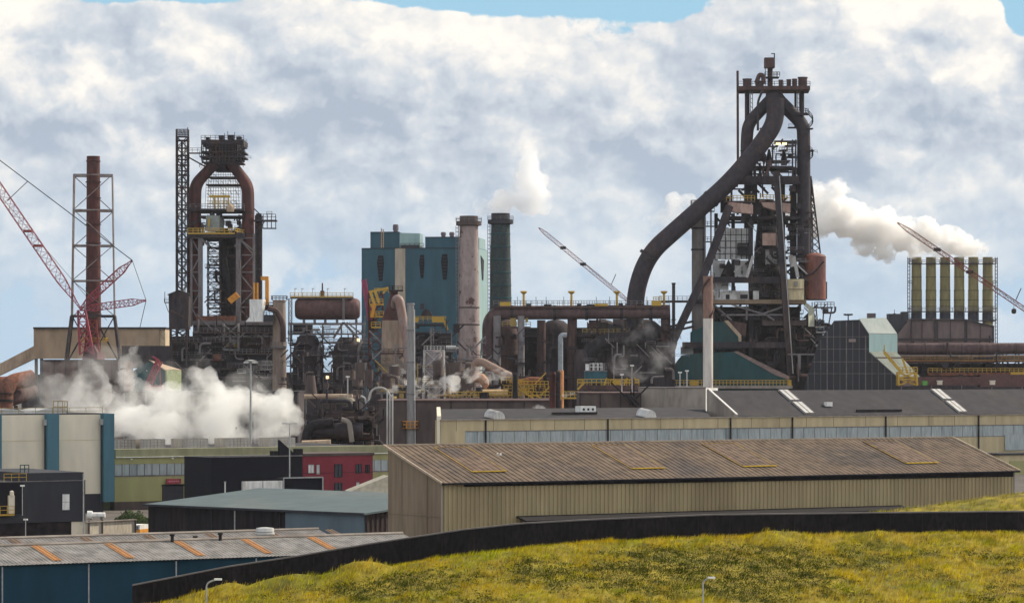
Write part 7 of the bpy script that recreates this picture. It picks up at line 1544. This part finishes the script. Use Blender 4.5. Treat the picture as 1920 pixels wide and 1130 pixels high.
def olive_stacks():
    Y = 1480; u = Y/F; z = lambda y: P(0, y, Y).z; first = None
    lab = ['first of the six olive stacks, the one beside the slate house', 'second of the six olive stacks from the steaming furnace side', 'third of the six olive stacks, counted from the slate house', 'fourth of the six olive stacks, half crossed by the red crane boom', 'fifth of the six olive stacks, next to the steaming one', 'last of the six olive stacks, steam leaving its mouth']
    lab[1] = 'second of the six olive stacks, counted from the slate house'
    for i, x in enumerate((1718.5, 1745.5, 1772, 1798.5, 1825, 1852)):
        c = XY(x, Y)
        if first is None:
            t = first = thing('olive_stack', lab[0], 'stack', c, 'row of six olive stacks')
            m = MB(); m.lathe(c, [(10*u, z(640)-12), (10*u, z(545)), (9.6*u, z(543)), (9.3*u, z(482)), (8.2*u, z(482)), (8.2*u, z(488))], 24); m.build('shaft', M['olivestack'], t)
            m = MB(); [m.lathe(c, [((10 if y > 540 else 9.5)*u+.12, z(y)), ((10 if y > 540 else 9.5)*u+.12, z(y-1.2))], 24) for y in (575, 563, 545, 520, 494)]; m.build('hoop', mat('dark_olive', (.07,.065,.035), .8), t)
            m = MB(); m.lathe(c, [(10.3*u, z(600)), (10.3*u, z(588)), (10.1*u, z(586))], 24); m.build('base_collar', M['slate'], t)
        else: copy_tree(first, c, None, lab[i])
    t = thing('stack_gallery', 'railed steel galleries tying the six olive stacks together', 'gallery', P(1785, 585, Y)); p = lambda x, y, d=0: P(x, y, Y+d)
    m = MB(); m.deck(1704, 1868, 494, Y-3.2, .9, .4); m.deck(1704, 1868, 583, Y-3.4, 1, .5); m.deck(1704, 1868, 600, Y-3.4, 8, .5); m.build('deck', M['steel'], t)
    m = MB(); m.rail([p(1704, 494, -3.2), p(1868, 494, -3.2)], 1.6, 2, .2); m.rail([p(1704, 583, -3.4), p(1868, 583, -3.4)], 1.6, 2, .2); m.build('railing', M['grey'], t)
    m = MB(); [m.rail([p(x-4, y, -3.4), p(x+4, y, -3.4)], 2.2, .9, .25) for x in (1706, 1866) for y in (494, 535, 583, 604)]
    for x in (1702, 1706, 1866, 1870): m.beam(p(x, 660, -2), p(x, 482, -2), .35)
    for y in range(486, 650, 7): m.beam(p(1702, y, -2), p(1706, y, -2), .25); m.beam(p(1866, y, -2), p(1870, y, -2), .25)
    m.build('ladder_tower', M['steel'], t)
    t = thing('flue_house', 'purple brown ribbed flue house under the olive stacks', 'building', XY(1780, Y-10))
    m = MB(); m.prism([p(1684, 640, -12), p(1684, 628, -12), p(1708, 597, -12), p(1811, 598, -12), p(1864, 611, -12), p(1864, 640, -12), p(1864, 780, -12), p(1684, 780, -12)], Vector((0, 26, 0))); m.build('casing', mat('purple_brown_casing', (.150,.105,.10), .8, 0, (.11,.075,.073), .08, .5, 4, fine=.12), t)
    m = MB()
    for x, w in ((1709, .5), (1729, .3), (1753, .9), (1757, .9), (1782, .3), (1810, .8), (1812, .8), (1838, .3), (1862, .6)): m.beam(p(x, 640, -12.3), p(x, 600 if x < 1812 else 600+(x-1811)*.22, -12.3), w)
    m.beam(p(1684, 636, -12.3), p(1864, 636, -12.3), 1.0); m.beam(p(1708, 599, -12.4), p(1811, 600, -12.4), .7); m.beam(p(1811, 600, -12.4), p(1864, 612, -12.4), .7); m.build('ribs', M['steel'], t)
    m = MB(); m.prism([p(1668, 600, -6), p(1700, 596, -6), p(1700, 640, -6), p(1668, 640, -6)], Vector((0, 12, 0))); m.pbox(1666, 588, 1690, 601, Y-4, 8); m.pbox(1692, 584, 1704, 600, Y-4, 8); m.build('side_house', M['slate'], t)
    m = MB(); m.pbox(1628, 587, 1642, 600, Y-4, 6); m.build('far_cabin', mat('mauve_cabin', (.12,.095,.10), .8), None, 'small mauve box building peeping over the pale sloping roof', 'building')
    t = thing('antenna', 'thin aerial on the slate house beside the olive stacks', 'aerial', p(1677, 588)); m = MB(); m.beam(p(1677, 588), p(1677, 580), .25); m.build('rod', M['steel'], t); m = MB(); m.box(p(1677, 588), (.8, .8, .5)); m.build('foot', M['steel'], t)
olive_stacks()

def pipe_bridge():
    Y = 1150; p = lambda x, y, d=0: P(x, y, Y+d); u = Y/F
    t = thing('pipe_bridge', 'long bridge of red brown mains and yellow walkways below the olive stacks', 'pipe bridge', XY(1810, Y))
    m = MB(); m.tube([p(1660, 654), p(2020, 653)], 11*u, 18); m.build('main', bpy.data.materials['main_brown'], t)
    m = MB(); [m.tube([p(x-.6, 654), p(x+.6, 654)], 12*u, 18) for x in range(1700, 2000, 34)]; m.build('flange', M['steel'], t)
    m = MB(); m.tube([p(1660, 668, -3), p(2020, 668, -3)], .6, 8); m.tube([p(1660, 672, -2), p(2020, 672, -2)], .5, 8); m.build('pale_pipe', M['grey'], t)
    m = MB(); m.pbox(1680, 669, 1872, 680, Y+3, 6); m.pbox(1680, 681, 2020, 700, Y+8, 10); m.pbox(1675, 700, 2020, 722, Y+2, 10); m.build('dark_beam', M['sheet'], t)
    m = MB(); m.deck(1690, 2020, 675, Y-4, 4, .7); m.build('walkway', M['rust'], t)
    m = MB(); m.rail([p(1690, 675, -4), p(2020, 675, -4)], 1.5, 1.5, .18); m.beam(p(1690, 675.5, -4.2), p(2020, 675.5, -4.2), .3); m.build('walkway_railing', mat('dusty_orange', (.38,.20,.06), .7), t)
    m = MB(); m.pbox(1740, 698, 2020, 704, Y-3, 3); m.build('lower_girder', M['rustlit'], t)
    m = MB(); m.pbox(1895, 697, 1921, 705, Y-4, 1); m.rail([p(1740, 698, -3.2), p(2020, 698, -3.2)], 1.5, 1.6, .2); m.build('yellow_guard', M['yellow'], t)
    m = MB()
    for x in range(1700, 2010, 30): m.beam(p(x, 720, 1), p(x, 664, 1), .6); m.beam(p(x, 698, 1), p(x+30, 675, 1), .35)
    m.build('trestle', M['steel'], t)
    m = MB(); m.pbox(1716, 706, 1838, 722, Y-8, 5); m.pbox(1838, 702, 1925, 725, Y-6, 5); m.build('brick_base', mat('dull_red_brown', (.12,.06,.055), .85), t)
    clutter(1700, 662, 1925, 705, Y-6, 10, 70, 91, 'bbprx', .6).build('pipework', M['steel'], t)
    for i, (x, l) in enumerate(((1758, 'small pale kiosk closer to the yellow stair scaffold'), (1857, 'small pale kiosk farther from the yellow stair, under the olive stacks'))):
        t = thing('kiosk', l, 'kiosk', p(x+4, 723, -12)); m = MB(); m.pbox(x, 714, x+9, 721, Y-12, 2); m.build('body', M['cream'], t); m = MB(); m.pbox(x-1, 713, x+10, 714, Y-12.2, 2.4); m.build('roof', M['white'], t)
    dark_hall('far_hall', 'long dark hall below the pipe bridge of red brown mains', 1520, 708, 2030, 1250, 20, 'sheet', 0, bays=9)
pipe_bridge()
# ------------------------------------------------------------------ steam
def steam_mat(name, dens, col=(1, 1, 1), scale=.09, lo=.40, hi=.62, aniso=.3, soft=None):
    m = bpy.data.materials.new(name); m.use_nodes = True; nt = m.node_tree; nt.nodes.clear(); N = nt.nodes.new; L = nt.links.new
    tc = N('ShaderNodeNewGeometry'); n = N('ShaderNodeTexNoise'); L(tc.outputs['Position'], n.inputs['Vector']); n.inputs['Scale'].default_value = scale; n.inputs['Detail'].default_value = 6; n.inputs['Roughness'].default_value = .62
    r = N('ShaderNodeMapRange'); L(n.outputs[0], r.inputs[0]); r.inputs[1].default_value = lo; r.inputs[2].default_value = hi; r.inputs[3].default_value = 0; r.inputs[4].default_value = dens
    out = r.outputs[0]
    if soft:                              # (x0, x1, f0, f1): the plume thins along the wind
        s = N('ShaderNodeSeparateXYZ'); L(tc.outputs['Position'], s.inputs[0]); q = N('ShaderNodeMapRange'); L(s.outputs[soft[4]], q.inputs[0])
        for i in range(4): q.inputs[i+1].default_value = soft[i]
        k = N('ShaderNodeMath'); k.operation = 'MULTIPLY'; L(out, k.inputs[0]); L(q.outputs[0], k.inputs[1]); out = k.outputs[0]
    v = N('ShaderNodeVolumePrincipled'); v.inputs['Color'].default_value = (*col, 1); v.inputs['Anisotropy'].default_value = aniso; L(out, v.inputs['Density'])
    o = N('ShaderNodeOutputMaterial'); L(v.outputs[0], o.inputs['Volume'])
    return m
def plume(name, label, puffs, m, vox, amp, size, seed=0, nk=9):
    """overlapping puffs fused into one lumpy closed body of steam"""
    rnd = random.Random(seed); bm = bmesh.new()
    for (px, py, r, Y) in puffs:
        c = P(px, py, Y); rr = r*Y/F
        bmesh.ops.create_icosphere(bm, subdivisions=3, radius=rr, matrix=Matrix.Translation(c))
        for k in range(nk):
            a, b = rnd.uniform(0, 6.28), rnd.uniform(-.6, 1); v = Vector((math.cos(a)*math.cos(b), math.sin(a)*math.cos(b), math.sin(b)))
            bmesh.ops.create_icosphere(bm, subdivisions=2, radius=rr*rnd.uniform(.22, .48), matrix=Matrix.Translation(c+v*rr*.85))
    me = bpy.data.meshes.new(name); bm.to_mesh(me); bm.free()
    o = bpy.data.objects.new(name, me); COL.objects.link(o)
    rm = o.modifiers.new('fuse', 'REMESH'); rm.mode = 'VOXEL'; rm.voxel_size = vox
    for i, (a, s) in enumerate(((amp, size), (amp*.5, size*.4))):
        tx = bpy.data.textures.new(name+str(i), 'CLOUDS'); tx.noise_scale = s; tx.noise_depth = 3
        d = o.modifiers.new('billow', 'DISPLACE'); d.texture = tx; d.strength = a*2; d.mid_level = .5; d.texture_coords = 'GLOBAL'
    dg = bpy.context.evaluated_depsgraph_get(); dg.update()
    new = bpy.data.meshes.new_from_object(o.evaluated_get(dg)); o.modifiers.clear(); o.data = new; new.name = name
    new.materials.clear(); new.materials.append(m)
    return tag(o, label, 'steam', kind='stuff')
# white plume drifting left from the six stacks
plume('steam_plume', 'thick white steam plume drifting from the olive stacks to the tall furnace',
      [(1846, 478, 10, 1480), (1825, 468, 18, 1480), (1800, 458, 24, 1478), (1770, 452, 28, 1476), (1735, 442, 34, 1474), (1700, 440, 36, 1472), (1660, 428, 38, 1470), (1625, 425, 36, 1468), (1590, 408, 38, 1466), (1560, 405, 34, 1464), (1545, 365, 26, 1464), (1570, 355, 20, 1464), (1535, 420, 28, 1462), (1510, 380, 26, 1460), (1655, 472, 18, 1470), (1672, 484, 11, 1470), (1620, 460, 20, 1470), (1760, 475, 14, 1478), (1720, 472, 16, 1476), (1480, 400, 24, 1458)],
      steam_mat('stack_steam', .50, (.994, .984, .97), scale=.085, lo=.40, hi=.58), 1.0, 3.2, 5, 1, 16)
# thin steam rising behind the two chimneys
plume('steam_wisp', 'thin white steam wisp rising above the green chimney',
      [(985, 372, 34, 1400), (1000, 345, 26, 1400), (990, 310, 22, 1400), (990, 280, 14, 1400), (940, 380, 26, 1400), (1012, 372, 20, 1400), (905, 385, 18, 1400), (998, 360, 26, 1400), (982, 330, 22, 1400), (988, 295, 16, 1400), (984, 268, 9, 1400), (1020, 385, 16, 1400), (960, 372, 20, 1400)],
      steam_mat('thin_steam', .34, scale=.055, lo=.40, hi=.64), 1.3, 3.4, 8, 2)
plume('steam_wisp', 'ragged white steam drifting behind the slanting downcomer pipe',
      [(1295, 388, 22, 1450), (1275, 398, 26, 1450), (1250, 410, 24, 1450), (1225, 425, 18, 1450), (1262, 372, 15, 1450), (1210, 440, 10, 1450), (1300, 420, 18, 1450), (1260, 432, 16, 1450)],
      steam_mat('torn_steam', .22, scale=.06, lo=.42, hi=.66), 1.3, 3.2, 7, 8)
# the big bank of steam in front of the left furnace
plume('steam_bank', 'large bank of cream coloured steam lying before the arched furnace',
      [(110, 740, 40, 690), (75, 735, 30, 700), (160, 740, 50, 690), (215, 770, 52, 680), (270, 770, 56, 680), (330, 775, 58, 676), (390, 770, 58, 674), (445, 780, 54, 672), (500, 785, 48, 670), (540, 780, 32, 668), (250, 800, 40, 672), (320, 805, 40, 670), (480, 800, 34, 668), (375, 722, 26, 676), (362, 705, 14, 676), (530, 752, 22, 668), (235, 715, 22, 700), (245, 680, 20, 705), (252, 655, 13, 708), (170, 700, 28, 700), (235, 815, 26, 668), (410, 810, 34, 668), (485, 735, 16, 676)],
      steam_mat('cooling_steam', .38, (1, .995, .975), scale=.11, lo=.43, hi=.66, soft=(-105, -72, .12, 1, 0)), .7, 2.0, 4, 3)
plume('steam_veil', 'thin ragged steam veil rising round the foot of the braced chimney',
      [(90, 715, 44, 715), (150, 700, 50, 718), (215, 690, 46, 720), (255, 665, 30, 722), (180, 665, 26, 722), (300, 715, 44, 715), (370, 710, 40, 712), (440, 735, 40, 705), (500, 735, 40, 702), (545, 760, 34, 700), (380, 685, 18, 712), (250, 640, 14, 722), (60, 720, 26, 715)],
      steam_mat('veil_steam', .035, (1, .985, .96), scale=.09, lo=.42, hi=.70), 1.0, 3.0, 6, 9)
plume('steam_haze', 'grey veil of thin steam curling before the hot stoves',
      [(1110, 650, 22, 1040), (1150, 645, 20, 1040), (1190, 640, 22, 1040), (1225, 650, 26, 1040), (1245, 680, 26, 1040), (1262, 640, 20, 1040), (1200, 690, 26, 1040), (1280, 632, 12, 1040), (1165, 680, 20, 1040), (1215, 620, 14, 1040), (1190, 600, 12, 1040)],
      steam_mat('grey_steam', .085, (.86, .86, .88), scale=.11, lo=.46, hi=.74), 1.0, 2.6, 6, 4)
plume('steam_puff', 'bright ragged steam puffs around the rusty ducts',
      [(742, 690, 9, 965), (752, 705, 12, 962), (770, 716, 12, 955), (790, 722, 14, 950), (806, 714, 12, 940), (822, 726, 15, 935), (842, 716, 15, 900), (862, 708, 15, 872), (880, 702, 15, 868), (898, 698, 13, 866), (914, 704, 11, 866), (930, 702, 11, 866), (948, 706, 9, 868), (958, 708, 6, 868), (852, 726, 13, 868), (815, 738, 14, 900), (780, 736, 12, 940), (735, 728, 12, 960)],
      steam_mat('puff_steam', .42, (1, .99, .97), scale=.20, lo=.45, hi=.66), .6, 1.6, 3.0, 5)
plume('steam_puff', 'small white steam puff on the low roof by the twin stacks',
      [(1008, 768, 9, 740), (1018, 766, 7, 740), (998, 771, 6, 740), (1060, 740, 7, 745), (1072, 736, 7, 745)],
      steam_mat('roof_steam', .5, scale=.3, lo=.40, hi=.66), .35, .7, 2, 6)

# ------------------------------------------------------------------ air
def haze():
    m = bpy.data.materials.new('haze_air'); m.use_nodes = True; nt = m.node_tree; nt.nodes.clear()
    v = nt.nodes.new('ShaderNodeVolumePrincipled'); v.inputs['Color'].default_value = (.88, .92, 1, 1); v.inputs['Density'].default_value = HAZE; v.inputs['Anisotropy'].default_value = .2
    o = nt.nodes.new('ShaderNodeOutputMaterial'); nt.links.new(v.outputs[0], o.inputs['Volume'])
    b = MB(); b.hexa([(-2700, -200, -2), (2700, -200, -2), (2700, 7100, -2), (-2700, 7100, -2)], [(-2700, -200, 150), (2700, -200, 150), (2700, 7100, 150), (-2700, 7100, 150)])
    b.build('haze', m, None, 'thin pale sea haze over the whole works', 'haze', kind='stuff')
HAZE = .00002
haze()
